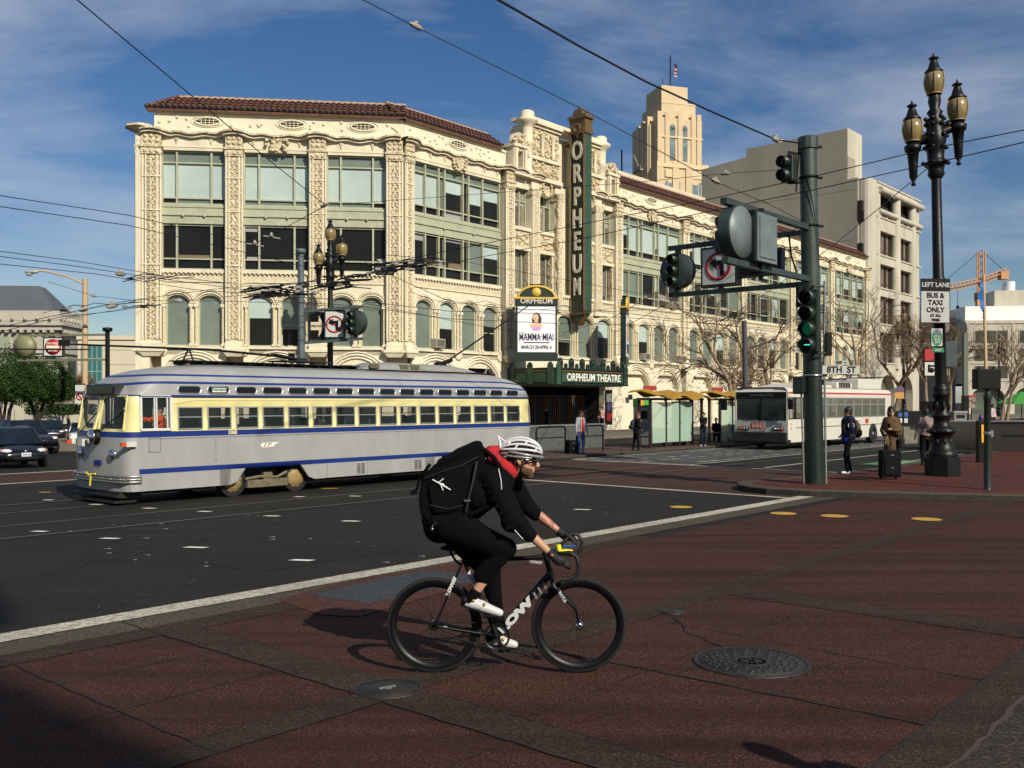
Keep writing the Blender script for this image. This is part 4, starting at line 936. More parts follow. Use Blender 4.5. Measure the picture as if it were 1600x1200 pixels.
for x in (-10.5, -22, -33):
    b = MB(); K = [(x + 2 * math.cos(PI * k / 12), -.08, 4.9 + 2 * math.sin(PI * k / 12)) for k in range(13)]
    b.add(K + [(x - 2, -.08, 1), (x + 2, -.08, 1)], [tuple(range(15))], 0); b.tube([(p[0], -.15, p[2]) for p in K], .3, 6, 1); b.build('arched_window', [mat('dim_hall_glass', (.10, .10, .09), .2), stone_g], ch)
for yy in (3.5,): b = MB(); b.box(0, .12, yy, yy + 3, 3, 9, 0); b.build('side_window', [glass_dark], ch)

# low modern building behind
mb_ = thing('low_modern_building', 'low beige panelled building with a strip of turquoise glass', 'building', (-61.0, 118, 0), R(4))
beige = mat('beige_wall_panel', (.58, .51, .37), .85, 0, .06, .4); gr_ = mat('grey_green_upper_panel', (.32, .33, .26), .8, 0, .05, .3)
b = MB(); b.box(7.4, 60, 0, 20, 0, 9.9, 0); b.box(14.0, 60, 1, 20, 9.9, 13.0, 1); b.box(7.3, 60, -.2, .0, 9.7, 10.2, 0)
for z in (2.6, 4.6, 6.6, 8.4): b.box(7.4, 60, -.03, 0, z, z + .08, 1)
for x in range(16, 60, 4): b.box(x, x + .06, -.03, 0, 0, 9.7, 1)
b.build('wall', [beige, gr_], mb_)
b = MB(); b.box(8.0, 10.4, -.3, -.04, 2.5, 9.0, 0); [b.box(8.0 + k * .6, 8.08 + k * .6, -.38, -.3, 2.5, 9.0, 1) for k in range(5)]; [b.box(8.0, 10.4, -.36, -.3, z, z + .1, 1) for z in (2.5, 4.1, 5.7, 7.3, 8.9)]; b.build('glass_strip', [mat('turquoise_glass', (.04, .13, .13), .2), mat('turquoise_frame', (.22, .40, .36), .5)], mb_)

# far right office building
fr = thing('far_office_building', 'cream office building with rows of wide dark windows and a white roof storey', 'building', (at(1494, 628, 150).x, 150, 0), R(-6))
b = MB(); b.box(1.6, 40, 0, 30, 4.9, 14.6, 0); b.box(2.4, 40, 3, 30, 14.6, 17.2, 1); b.box(-.6, 1.6, 5, 30, 0, 15.6, 2); b.box(8, 16, 6, 12, 17.2, 20, 0); b.box(1.4, 40, -.15, 0, 14.2, 14.7, 0)
for z in (5.6, 8.3, 11.1): b.box(1.6, 40, -.12, 0, z - .35, z, 0)
for x in (1.6, 8.3, 15.2, 22): b.box(x, x + .4, -.1, 0, 4.9, 14.4, 0)
b.m = 0; arch_row(b, 1.6, 40, 6, 1.4, 0, 2.6, 4.9, 0, .8, [], rad=1.8)
b.build('wall', [conc, mat('white_roof_storey', (.78, .77, .72), .6), mat('taupe_side_wall', (.22, .19, .15), .85)], fr)
for z in (5.7, 8.4, 11.2):
    for x in (2.7, 9.3, 16.2, 22.9): b = MB(); b.box(x, x + 5, -.06, -.01, z, z + 1.9, 0); [b.box(x + k * 1.65, x + k * 1.65 + .1, -.09, -.06, z, z + 1.9, 1) for k in range(4)]; b.build('window', [mat('olive_window_glass', (.055, .05, .035), .25, 0, .3, .3), conc], fr)
b = MB(); b.box(1.7, 40, 1.0, 1.1, 0, 5); b.build('arcade_recess', [mat('arcade_shop_glass', (.10, .12, .09), .3, 0, .5, .3)], fr)
b = MB(); b.tube([(11, 8, 17), (11, 8, 21.6)], .9, 10); b.build('roof_stack', [mat('white_stack', (.75, .75, .72), .5)], fr)
b = MB(); b.tube([(17.8, 8, 17), (17.8, 8, 20.4)], .7, 8); b.build('roof_stack', [lead], fr)
sp = thing('church_spire', 'thin pale grey spire rising behind the far white roof', 'church', (at(1567, 628, 240).x, 240, 0))
b = MB(); b.lathe([(3, 0), (3, 18), (2.2, 22), (.1, 31.5)], n=4, sm=False); b.build('spire', [mat('spire_grey', (.45, .44, .42), .7)], sp)
# crane
cr = thing('tower_crane', 'orange tower crane with a lattice jib beyond the far office building', 'crane', (at(1533, 628, 230).x, 230, 0), R(0))
cm = mat('faded_orange_steel', (.50, .24, .09), .6)
def lattice(b, p0, p1, w, n):
    p0 = Vector(p0); p1 = Vector(p1); d = (p1 - p0).normalized(); a = d.orthogonal().normalized() * w; c = d.cross(a)
    cs = [a + c, a - c, -a - c, -a + c]
    for q in cs: b.bar(p0 + q, p1 + q, .22, .22)
    for i in range(n):
        for q in range(4): b.bar(p0.lerp(p1, i / n) + cs[q], p0.lerp(p1, (i + 1) / n) + cs[(q + 1) % 4], .14, .14)
b = MB(); lattice(b, (0, 0, 0), (0, 0, 27.5), .9, 12); b.build('mast', [cm], cr)
b = MB(); lattice(b, (0, 0, 27.5), (.0, 0, 38), .7, 6); b.bar((0, 0, 38.3), (-9.8, 0, 30), .1, .1, mi=1); b.bar((0, 0, 38.3), (6.0, 0, 33), .1, .1, mi=1); b.build('apex', [cm, black_metal], cr)
b = MB(); lattice(b, (-11, 0, 28.6), (0, 0, 31.0), .5, 12); b.build('jib', [cm], cr)
b = MB(); lattice(b, (0, 0, 31), (6.3, 0, 33.4), .5, 6); b.box(4.4, 6.2, -.9, .9, 31.3, 33.2); b.build('counter_jib', [cm], cr)
b = MB(); b.box(-1.2, 1.2, -1, 1, 26.2, 28.2); b.box(-1.5, -.6, -1.2, -.3, 24.6, 26.4); b.build('cab', [cm], cr)
b = MB(); b.tube([(-5.6, 0, 29.8), (-5.6, 0, 25)], .06, 5); b.ell((-5.6, 0, 24.7), .4); b.build('hook', [black_metal], cr)
# ================================================================ STREET FURNITURE
lamp_glass = mat('amber_lantern_glass', (.26, .20, .08), .28, 0, .35, 5, spec=.4)
gilt = mat('gilt_lantern_rib', (.30, .19, .09), .5, .1)
def lamp_post(label, loc, group, rz=0, detail=True, lean=0):
    t = thing('street_lamp', label, 'street lamp', loc, rz, group)
    s = 1.0; n = 18
    b = MB(Matrix.Diagonal((.60, .60, .72, 1))); b.lathe([(.74, 0), (.74, .66), (.66, .70)], n=8, sm=False)
    b.lathe([(.62, .70), (.64, .84), (.54, .9), (.46, 1.1), (.40, 1.35), (.46, 1.5), (.60, 1.56), (.62, 1.62), (.44, 1.72), (.34, 1.85), (.32, 2.05), (.40, 2.12), (.40, 2.2), (.30, 2.28), (.31, 2.5), (.27, 2.8), (.34, 2.86), (.38, 2.92), (.32, 3.0), (.36, 3.1), (.30, 3.2), (.22, 3.3), (.2, 3.4)], n=n)
    for k in range(8):
        a = 2 * PI * k / 8; c, s_ = math.cos(a), math.sin(a)
        b.ell((c * .38, s_ * .38, 1.2), (.09, .09, .16), 7, 5); b.ell((c * .33, s_ * .33, 2.5), (.06, .06, .18), 7, 5); b.ell((c * .58, s_ * .58, 1.6), (.07, .07, .06), 6, 4)
    b.build('base', [black_iron], t)
    b = MB(); b.lathe([(.145, 2.35), (.14, 5.0), (.17, 5.02), (.17, 5.1), (.135, 5.14), (.12, 7.85)], n=n); b.build('shaft', [black_iron], t)
    b = MB(); b.lathe([(.14, 7.7), (.21, 7.8), (.19, 7.9), (.22, 8.05), (.30, 8.1), (.2, 8.16), (.21, 8.35), (.25, 8.6), (.27, 8.75), (.24, 8.85), (.21, 9.0), (.2, 9.1), (.24, 9.2), (.13, 9.3), (.2, 9.42), (.12, 9.52), (.16, 9.7), (.14, 9.85)], n=n)
    for k in range(6):
        a = k * PI / 3
        for z, r in ((8.1, .30), (8.5, .26), (8.8, .28), (9.1, .22), (9.25, .22)): b.ell((r * math.cos(a), r * math.sin(a), z), (.07, .07, .06), 6, 4)
    b.tube([(-.5, 0, 8.66), (-.28, 0, 8.72), (0, 0, 8.8), (.28, 0, 8.95), (.5, 0, 9.0)], [.09, .12, .14, .12, .09], 8); b.ell((-.34, 0, 8.86), (.12, .08, .1)); b.ell((.34, 0, 9.1), (.12, .08, .1))
    b.build('crown', [black_iron], t)
    for x, z in ((0, 9.88), (-.56, 8.68), (.56, 9.16)):
        if x:
            b = MB(); b.lathe([(.04, -1.02), (.07, -.98), (.03, -.92), (.1, -.8), (.12, -.45), (.15, -.15), (.2, -.12), (.22, 0), (.17, .05), (.12, .1)], (x, 0, z - .12), 12); b.build('finial_stem', [black_iron], t)
        b = MB(); b.lathe([(.15, 0), (.19, .04), (.245, .22), (.26, .36), (.24, .5), (.19, .56)], (x, 0, z), 16); g_ = b.build('lantern', [lamp_glass], t)
        b = MB()
        for k in range(6):
            a = k * PI / 3 + .3; b.tube([(x + r * math.cos(a), r * math.sin(a), z + h) for r, h in ((.165, .02), (.23, .12), (.262, .25), (.272, .36), (.255, .5), (.19, .56))], .014, 5)
        b.lathe([(.2, .54), (.205, .57), (.18, .58)], (x, 0, z), 16); b.lathe([(.15, 0), (.19, .0), (.19, .03), (.16, .04)], (x, 0, z), 16); b.build('rib_cage', [gilt], g_)
        b = MB(); b.lathe([(.22, .57), (.23, .6), (.15, .68), (.1, .84), (.07, .92), (.13, .93), (.12, .96), (.04, 1.0), (.02, 1.03), (.03, 1.05), (.0, 1.1)], (x, 0, z), 14); b.build('lantern_cap', [black_iron], g_)
    return t
lp = gp(1473, 743, .14); lamp0 = lamp_post('nearest ornate black triple lantern street lamp carrying the bus and taxi lane sign', (lp.x, lp.y, .14), 'ornate triple lantern street lamps', R(-8)); lamp0.scale = (.98, .98, .975); lamp0.rotation_euler = (0, R(-1.2), R(-8))
c = again(lamp0, 'triple lantern street lamp standing beside the one way sign before the theatre corner', (at(516, 628, 46).x, 46, .1), R(10))
c = again(lamp0, 'triple lantern street lamp among bare trees before the concrete office block', (at(1412, 628, 90).x, 90, .1), R(0))
c = again(lamp0, 'farthest triple lantern street lamp in front of the far office windows', (at(1561, 628, 125).x, 125, .1), R(5))

# ---- traffic signal parts
lens_off = mat('dark_signal_lens', (.02, .012, .01), .2); lens_green = mat('lit_green_lens', (.0, .09, .045), .3, emit=(.02, .5, .24), es=.08)
def visor(b, c, d, r=.11, L=.2, mi=0):
    """open tube hood round a lens"""
    c = Vector(c); d = Vector(d).normalized(); A = Vector((0, 0, 1)).rotation_difference(d).to_matrix(); n = 16; vs = []
    for k in range(n + 1):
        a = PI * 1.75 * k / n - PI * .375; q = A @ Vector((0, 0, 0)); side = d.cross(Vector((0, 0, 1))).normalized(); up = side.cross(d)
        p = side * math.cos(a) * r + up * math.sin(a) * r; vs += [c + p, c + p + d * L, c + p * .93, c + p * .93 + d * L]
    fs = []
    for k in range(n): o = k * 4; fs += [(o, o + 4, o + 5, o + 1), (o + 2, o + 3, o + 7, o + 6), (o + 1, o + 5, o + 7, o + 3)]
    b.add(vs, fs, mi, True)
def round_signal(label, loc, face, r=.5, group='round backplate traffic signals'):
    f = Vector(face).normalized(); t = thing('traffic_signal', label, 'traffic signal', loc, math.atan2(f.y, f.x), group)
    b = MB(); b.lathe([(.01, -.12), (r * .97, -.12), (r, -.10), (r, .12), (r * .96, .14), (.01, .14)], n=36, ax=(1, 0, 0)); b.build('housing', [grey_paint if False else green_iron, green_iron], t)
    b = MB(); b.lathe([(r * .99, -.125), (r * .99, -.13), (.01, -.131)], n=36, ax=(1, 0, 0)); b.build('back_plate', [grey_paint], t)
    b = MB(); b.lathe([(r * 1.01, -.1), (r * 1.015, -.06), (r * 1.015, .10), (r * 1.01, .135)], n=36, ax=(1, 0, 0)); b.build('rim', [green_iron], t)
    b = MB(); b.box(.13, .2, -.14, .14, -.42, .42); [visor(b, (.18, 0, z), (1, 0, -.08), .115, .24) for z in (.27, 0, -.27)]; b.build('hood', [dark_green], t)
    for z in (.27, 0, -.27): b = MB(); b.lathe([(.1, 0), (.08, .02), (.01, .03)], (.2, 0, z), 14, ax=(1, 0, 0)); b.build('lens', [lens_off], t)
    for z_ in (r, -r - .1): b = MB(); b.box(-.05, .05, -.06, .06, z_, z_ + .1); b.build('hanger', [green_iron], t)
    return t
def sign_box(name, label, loc, face, W, H, D=.22, fm=None, group=None):
    f = Vector(face).normalized(); t = thing(name, label, 'sign', loc, math.atan2(f.x, -f.y), group)  # local -y = face
    b = MB(); b.box(-W / 2 - .06, W / 2 + .06, 0, D, -H / 2 - .06, H / 2 + .06); b.build('box', [dark_green], t, bevel=.01)
    b = MB(); b.box(-W / 2, W / 2, -.012, .001, -H / 2, H / 2); b.build('sign_face', [fm or white_paint], t)
    for z_ in (H / 2 + .06, -H / 2 - .16): b = MB(); b.box(-.04, .04, D * .3, D * .7, z_, z_ + .1); b.build('hanger', [dark_green], t)
    return t
def no_left(t, H):
    R0 = H * .40
    b = MB(); a = H / 92
    P = [(-26, 9), (-6, 24), (-6, 15), (17, 15), (17, -26), (6, -26), (6, 3), (-6, 3), (-6, -6)]
    b.prism([(x * a, -.036, z * a) for x, z in P], (0, .006, 0)); b.build('arrow', [black_paint], t)
    b = MB(); b.lathe([(R0, -.0), (R0, .012), (R0 * .82, .012), (R0 * .82, 0), (R0, -.0)], (0, -.014, 0), 36, ax=(0, -1, 0)); b.bar((-R0 * .66, -.026, R0 * .66), (R0 * .66, -.026, -R0 * .66), .008, H * .07, up=(1, 0, 1)); b.build('prohibition_ring', [red_paint], t)

# ---- big signal pole on the near corner
PB = gp(1273, 756, .14); PB = Vector((PB.x, PB.y, .14)); YP = PB.y; ppm = F / YP
ptop = at(1262, 216, YP) - PB
pole = thing('signal_pole', 'thick green steel signal pole with double truss arms at the pavement corner', 'traffic signal pole', PB)
b = MB(); ax = [Vector((0, 0, 0)), ptop * .5, ptop]; b.tube([ax[0], ptop * .42], [.215, .205], 22, 1); b.tube([ptop * .42, ptop], [.205, .19], 22, 0)
b.build('shaft', [green_iron, dark_green], pole)
b = MB(); u_ = ptop.normalized(); b.lathe([(.19, 0), (.225, .02), (.23, .26), (.21, .29), (.01, .29)], ptop - u_ * .27, 12, sm=False); b.build('pole_cap', [green_iron], pole)
def bandz(z, r, m_, nm='clamp_band', h=.05): b = MB(); c_ = ptop * (z / ptop.z); b.lathe([(r - .01, -h / 2), (r, -h / 2), (r, h / 2), (r - .01, h / 2)], c_, 20); b.tube([c_ + Vector((r, 0, 0)), c_ + Vector((r + .1, 0, 0))], .03, 6); return b.build(nm, [m_], pole)
for z in (7.65, 6.95, 5.85): bandz(z, .215, black_metal)
for z in (4.05, 3.97, 3.90): bandz(z, .222, steel, h=.02)
bandz(2.46, .225, steel, h=.045)
def arm(P, end, w=.12, h=.11): b = MB(); b.bar(P, end, w, h); return b
pz = lambda y: (HZ - y) / ppm + CH - .14
pc = lambda z: ptop * (z / ptop.z)
a1 = Vector((-.655, -.756, 0)); a2 = Vector((-.7557, .6549, 0))
z1u, z1l = pz(357), pz(437); z2u, z2l = pz(362), pz(443)
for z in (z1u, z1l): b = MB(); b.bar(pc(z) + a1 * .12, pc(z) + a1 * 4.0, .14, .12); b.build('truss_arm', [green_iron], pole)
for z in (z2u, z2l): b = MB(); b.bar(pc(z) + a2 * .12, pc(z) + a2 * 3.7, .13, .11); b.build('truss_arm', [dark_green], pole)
b = MB(); q = pc(z1u) + a1 * .6; b.tube([pc(z2u) + a2 * .5, pc(z2u - .5) + a2 * .45 + Vector((0, 0, 0)), pc(z2u - 1.0) + a2 * .3], .02, 6); b.tube([pc(4.3) + Vector((-.3, -.1, -.3)), pc(4.3) + Vector((-.3, -.1, .15))], .07, 8); b.build('cable_box', [black_metal], pole)
b = MB(); b.tube([pc(0) + Vector((.25, -.02, 0)), pc(3.2) + Vector((.27, -.02, 0)), pc(4.6) + Vector((.3, -.05, 0))], .025, 6); b.tube([pc(0) + Vector((-.25, -.02, 0)), pc(2.2) + Vector((-.27, -.02, 0))], .022, 6); b.build('conduit', [mat('galvanised_conduit', (.22, .24, .23), .45, .3)], pole)
zz1 = (z1u + z1l) / 2; zz2 = (z2u + z2l) / 2
PW = lambda v: PB + v
round_signal('round traffic signal seen from its flat grey back on the near truss arm', PW(pc(zz1 + .02) + a1 * 3.5), (-.7557, .6549, 0), .52)
t = sign_box('back_of_sign', 'grey rectangular back of a sign box beside the round grey disc on the truss', PW(pc(zz1) + a1 * 2.62), (-.7557, .6549, 0), .86, .92, .22); 
b = MB(); b.box(-.44, .44, .222, .24, -.5, .48, 0); b.box(-.36, .36, .24, .262, -.42, .42, 0); b.build('back_plate', [grey_paint], t)
round_signal('round traffic signal with three hoods at the outer end of the far truss arm', PW(pc(zz2) + a2 * 3.45), (-.655, -.756, 0), .44)
t = sign_box('no_left_turn_sign', 'large no left turn sign box on the far truss arm of the thick green pole', PW(pc(zz2) + a2 * 2.32 + Vector((0, 0, .02))), (-.655, -.756, 0), .86, .86, .26); no_left(t, .86)
t = sign_box('sign_box', 'dark unlit sign box between the no left turn sign and the thick green pole', PW(pc(zz2) + a2 * 1.25), (-.655, -.756, 0), 1.0, .5, .2, black_paint)
# signal heads fixed to the pole
def head(name, label, loc, rz, n, r=.155, sp=.33, visor_l=.26, green=(), bars=()):
    t = thing(name, label, 'traffic signal', loc, rz)   # local -y = face
    b = MB(); b.box(-r - .03, r + .03, -.09, .12, -sp * n / 2, sp * n / 2); b.build('housing', [dark_green], t, bevel=.03)
    for k in range(n):
        z = sp * (n / 2 - .5 - k); b = MB(); b.lathe([(r * .86, 0), (r * .6, .025), (.01, .035)], (0, -.095, z), 18, ax=(0, -1, 0)); b.build('lens', [lens_green if k in green else lens_off], t)
        if k in bars: b = MB(); b.box(-.085, .045, -.145, -.13, z - .012, z + .012); b.box(-.05, .0, -.145, -.13, z, z + .03) if False else None; b.build('lit_arrow', [mat('lit_arrow_green', (0, .3, .2), .4, emit=(.1, 1, .7), es=.9)], t)
    b = MB(); [visor(b, (0, -.1, sp * (n / 2 - .5 - k)), (0, -1, -.12), r, visor_l) for k in range(n)]; b.build('hood', [dark_green], t)
    return t
c = at(1266, 502, YP - .42); head('traffic_signal', 'four light signal head with a lit green light mounted on the thick green pole', c, R(-38), 4, .165, .352, .26, (2,), (3,))
for zz in (pz(450), pz(553)): b = MB(); b.tube([pc(zz) + Vector((-.0, -.1, 0)), pc(zz) + Vector((-.05, -.45, 0))], .03, 8); b.tube([pc(zz) + Vector((.2, -.3, .0)), pc(zz) + Vector((-.05, -.4, 0))], .025, 8); b.build('bracket', [green_iron], pole)
c = at(1232, 264, YP - .1); head('traffic_signal', 'small two hood signal high up on the left side of the thick green pole', c, R(-52), 2, .13, .30, .2)
b = MB(); q = c - PB; b.tube([pc(pz(240)) , pc(pz(240)) + Vector((-.25, 0, 0)), q + Vector((0, 0, .38)), q + Vector((0, 0, .28))], .03, 7); b.tube([pc(pz(284)), q + Vector((0, 0, -.32)), q + Vector((0, 0, -.2))], .03, 7); b.tube([pc(pz(225)) + Vector((-.2, -.03, 0)), pc(pz(300)) + Vector((-.3, -.04, 0))], .018, 6); b.build('bracket', [black_metal], pole)
c = at(1250, 602, YP - .05); t = thing('pedestrian_signal', 'dark pedestrian signal box on the left side of the thick green pole', 'pedestrian signal', c, R(60)); b = MB(); b.box(-.17, .17, -.13, .13, -.2, .2); b.build('housing', [dark_green], t, bevel=.03); b = MB(); b.box(-.14, .14, -.15, -.13, -.16, .16); b.build('screen', [glass_dark], t)
c = at(1279, 548, YP - .05); b = MB(); b.box(.24, .36, -.1, .1, pz(556), pz(520)); b.tube([(.2, -.05, pz(552)), (.38, -.05, pz(552))], .02, 6); b.build('side_box', [black_metal], pole)
# street name
c = at(1314.5, 578, YP - .05); t = thing('street_name_sign', 'white street name plate on the right side of the thick green pole', 'street sign', c, R(7)); b = MB(); b.box(-.46, .46, 0, .03, -.105, .105); b.build('plate', [mat('grey_white_plate', (.42, .42, .38), .5)], t, bevel=.004)
b = MB(); put_text(b, '8TH  ST', .20, (.0, -.006, -.0), (1, 0, 0), (0, 0, 1), 0, .004, .004, 1.0); [b.box(a_, c_, -.004, 0, e_, f_) for a_, c_, e_, f_ in ((-.455, .455, .095, .10), (-.455, .455, -.10, -.095), (-.455, -.45, -.1, .1), (.45, .455, -.1, .1))]; b.build('lettering', [black_paint], t)
c = at(1314, 566.5, YP - .05); t = thing('block_number_sign', 'tiny number plate with an arrow above the street name plate', 'street sign', c, R(7)); b = MB(); b.box(-.15, .15, 0, .02, -.045, .045); b.build('plate', [mat('grey_white_plate', (.42, .42, .38), .5)], t); b = MB(); put_text(b, '000', .10, (-.05, -.006, 0), (1, 0, 0), (0, 0, 1), 0, .003, .002); b.box(.05, .13, -.006, 0, -.006, .006); b.prism([(.10, -.006, .02), (.135, -.006, 0), (.10, -.006, -.02)], (0, .006, 0)); b.build('lettering', [black_paint], t)

# ---- signs on the lamp post
ls = lp.y - .3
c = at(1461.5, 470, ls); t = thing('lane_sign', 'white and black left lane bus and taxi only sign strapped to the nearest street lamp', 'sign', c, R(9))
b = MB(); b.box(-.40, .40, 0, .02, -.56, .55); b.build('plate', [mat('grey_white_sign', (.40, .40, .38), .5, 0, .1, 5)], t, bevel=.004)
b = MB(); b.box(-.40, .40, -.006, 0, .24, .55); [b.box(a_, c_, -.005, 0, e_, f_) for a_, c_, e_, f_ in ((-.39, .39, -.555, -.54), (-.40, -.385, -.56, .3), (.385, .40, -.56, .3))]; b.build('black_header', [black_paint], t)
b = MB(); put_text(b, 'LEFT LANE', .158, (0, -.012, .395), (1, 0, 0), (0, 0, 1), 0, .004, .004); b.build('header_lettering', [mat('grey_white_sign', (.4, .4, .38))], t)
b = MB()
for s_, z, sz in (('BUS &', .13, .18), ('TAXI', -.05, .18), ('ONLY', -.23, .18), ('AT ALL', -.37, .095), ('TIMES', -.48, .09)): put_text(b, s_, sz, (0, -.006, z), (1, 0, 0), (0, 0, 1), 0, .004, .004)
b.build('lettering', [black_paint], t)
c = at(1464, 527, ls); t = thing('bike_route_sign', 'green oval bicycle route shield numbered fifty under the bus and taxi sign', 'sign', c, R(9))
green_s = mat('green_sign', (.01, .17, .07), .45); ovl = lambda rx, rz, y: [(rx * math.cos(k * PI / 16), y, rz * math.sin(k * PI / 16)) for k in range(32)]
b = MB(); b.box(-.15, .15, 0, .015, -.22, .22); b.build('plate', [mat('grey_white_sign', (.4, .4, .38))], t)
b = MB(); b.add(ovl(.14, .215, -.004), [tuple(range(32))]); b.build('shield', [green_s], t)
b = MB(); put_text(b, '50', .16, (0, -.008, -.10), (1, 0, 0), (0, 0, 1), 0, .003, .0)
for x in (-.055, .055): b.tube([(x + .035 * math.cos(k * PI / 6), -.008, .0 + .035 * math.sin(k * PI / 6)) for k in range(13)], .006, 4)
b.tube([(-.055, -.008, 0), (-.02, -.008, .05), (.04, -.008, .05), (.055, -.008, 0), (0, -.008, 0), (-.02, -.008, .05)], .005, 4); b.build('emblem', [white_paint], t)
b = MB(); b.add([(.12 * math.cos(k * PI / 10), -.009, .10 + .09 * math.sin(k * PI / 10)) for k in range(11)], [tuple(range(11))]); b.build('shield_top', [mat('sign_blue_grey', (.12, .16, .3), .5)], t); b = MB(); b.box(-.04, .04, -.012, -.009, .12, .16); b.build('shield_bridge', [red_paint], t)
c = at(1466, 547, ls); t = thing('direction_plate', 'small green plate reading east under the green oval shield', 'sign', c, R(9)); b = MB(); b.box(-.16, .16, 0, .015, -.055, .055); b.build('plate', [green_s], t, bevel=.004); b = MB(); put_text(b, 'EAST', .08, (0, -.005, 0), (1, 0, 0), (0, 0, 1), 0, .003, .001); b.build('lettering', [white_paint], t)
c = at(1486, 553, lp.y + .15); t = thing('back_of_sign', 'pale grey back of a tall plate behind the nearest street lamp', 'sign', c, R(-30)); b = MB(); b.box(-.14, .14, 0, .015, -.32, .33); b.build('plate', [grey_paint], t)
c = at(1453, 566, 34); t = thing('transit_stop_sign', 'red and white stop plate with a black pictogram left of the nearest street lamp', 'sign', c, R(4))
b = MB(); b.box(-.22, .26, 0, .06, -.5, .5); b.build('case', [black_metal], t); b = MB(); b.box(-.19, .23, -.01, 0, .06, .47); b.build('red_panel', [red_paint], t); b = MB(); b.box(-.19, .23, -.01, 0, -.47, .0); b.build('white_panel', [white_paint], t); b = MB(); b.box(-.08, .0, -.02, -.01, -.36, -.08); b.lathe([(.09, 0), (.09, .01), (.01, .01)], (.06, -.01, -.28), 14, ax=(0, -1, 0)); b.box(-.08, .15, -.018, -.01, -.16, -.1); b.build('pictogram', [black_paint], t)
b = MB(); b.tube([(.35, .03, -2.6), (.35, .03, .6)], .04, 8); b.box(.2, .35, .0, .04, .3, .36); b.box(.2, .35, .0, .04, -.36, -.3); b.build('post', [black_metal], t)

# ---- pedestrian signal post at the right edge
p = gp(1543, 765, .14); t = thing('pedestrian_signal', 'black pedestrian signal box seen from behind on a slim dark green post', 'pedestrian signal', p)
b = MB(); b.lathe([(.09, 0), (.075, .05), (.07, 1.9), (.09, 1.95), (.06, 2.05), (.06, 2.2)], n=14); b.build('post', [dark_green], t)
b = MB(); b.box(-.27, .23, -.12, .14, 2.13, 2.56); b.box(-.2, -.17, -.05, .05, 2.56, 2.6); b.box(.1, .13, -.05, .05, 2.56, 2.6); b.build('housing', [black_metal], t, bevel=.04)
b = MB(); b.box(-.23, .19, .14, .16, 2.17, 2.52); b.build('screen', [glass_dark], t)
b = MB(); b.lathe([(.08, 1.17), (.082, 1.2), (.08, 1.23)], n=12); b.box(.04, .1, -.05, .05, 1.12, 1.26); b.build('strap', [steel], t)
p = gp(1533, 722, .14); t = thing('crossing_button_post', 'short black post with a yellow push button strip behind the pedestrian signal', 'push button post', (p.x, p.y, .14))
b = MB(); b.box(-.13, .13, -.1, .1, 0, 1.28); b.build('post', [black_metal], t, bevel=.02); b = MB(); b.prism([(-.045, -.13, .62), (-.03, -.13, .6), (.05, -.13, .62), (.05, -.13, 1.16), (-.055, -.13, 1.16)], (0, .03, 0)); b.build('yellow_strip', [mat('signal_yellow', (.75, .36, .02), .5)], t)
b = MB(); b.lathe([(.06, 1.28), (.08, 1.34), (.05, 1.45), (.01, 1.48)], n=12); b.build('post_cap', [mat('deep_purple_cap', (.06, .02, .1), .5)], t)

# ---- stair parapet, street boxes on the right pavement
def simple(name, label, cat, loc, rz, parts, group=None):
    t = thing(name, label, cat, loc, rz, group)
    for nm, mt, bxs in parts:
        b = MB(); [b.box(*q) for q in bxs]; b.build(nm, [mt], t, bevel=.012)
    return t
p = gp(1585, 706, .14)
simple('subway_entrance', 'dark walled stair entrance with a metal rail at the right edge', 'subway entrance', (p.x + 1.4, p.y + .5, .14), R(2), [('wall', mat('near_black_granite', (.008, .007, .007), .35, 0, .3, 3), [(-2.4, 5, 0, .3, 0, 1.05), (-2.4, -2.1, .3, 5, 0, 1.05), (-2.4, 5, 5, 5.3, 0, 1.05)]), ('coping', black_metal, [(-2.45, 5, -.05, .35, 1.05, 1.13)]), ('handrail', black_metal, [(-1.6, 3.5, -.12, -.08, .62, .66), (-.2, -.1, -.12, 0, .1, .9), (.3, .36, -.12, 0, .1, .9)])])
p = gp(1495, 677, .14)
simple('litter_bin', 'square grey litter bin behind the nearest street lamp', 'litter bin', (p.x, p.y, .14), R(10), [('body', mat('bin_grey', (.16, .16, .14), .6), [(-.42, .42, -.35, .35, 0, 1.2)]), ('lid', mat('bin_lid', (.22, .22, .2), .5), [(-.46, .46, -.39, .39, 1.2, 1.32)]), ('slot', black_metal, [(-.28, .28, -.37, -.35, .9, 1.1)])])
p = gp(1499, 672, .14)
simple('news_rack', 'dark newspaper rack with a teal panel beside the litter bin', 'newspaper rack', (p.x - .7, p.y + 3, .14), R(10), [('cabinet', black_metal, [(-.5, .5, -.3, .3, .35, 1.9)]), ('leg', black_metal, [(-.4, -.3, -.2, .2, 0, .35), (.3, .4, -.2, .2, 0, .35)]), ('front_panel', mat('teal_panel', (.03, .22, .22), .5), [(-.4, -.05, -.32, -.3, .7, 1.0)])])
p = M(52, 17.9)
simple('news_kiosk', 'black information cabinet with blue and white panels behind the woman in a shawl', 'kiosk', (at(1425, 628, 48).x, 48, .0), R(0), [('cabinet', black_metal, [(-.75, .5, 0, .5, .85, 1.55)]), ('leg', black_metal, [(-.7, -.6, .1, .4, 0, .85), (.35, .45, .1, .4, 0, .85)]), ('blue_panel', mat('panel_blue', (.03, .09, .3), .5), [(-.7, -.5, -.03, 0, 1.25, 1.45), (-.4, -.2, -.03, 0, 1.25, 1.48)]), ('white_panel', white_paint, [(-.7, -.5, -.03, 0, .95, 1.18), (-.4, -.22, -.03, 0, .95, 1.18)])])
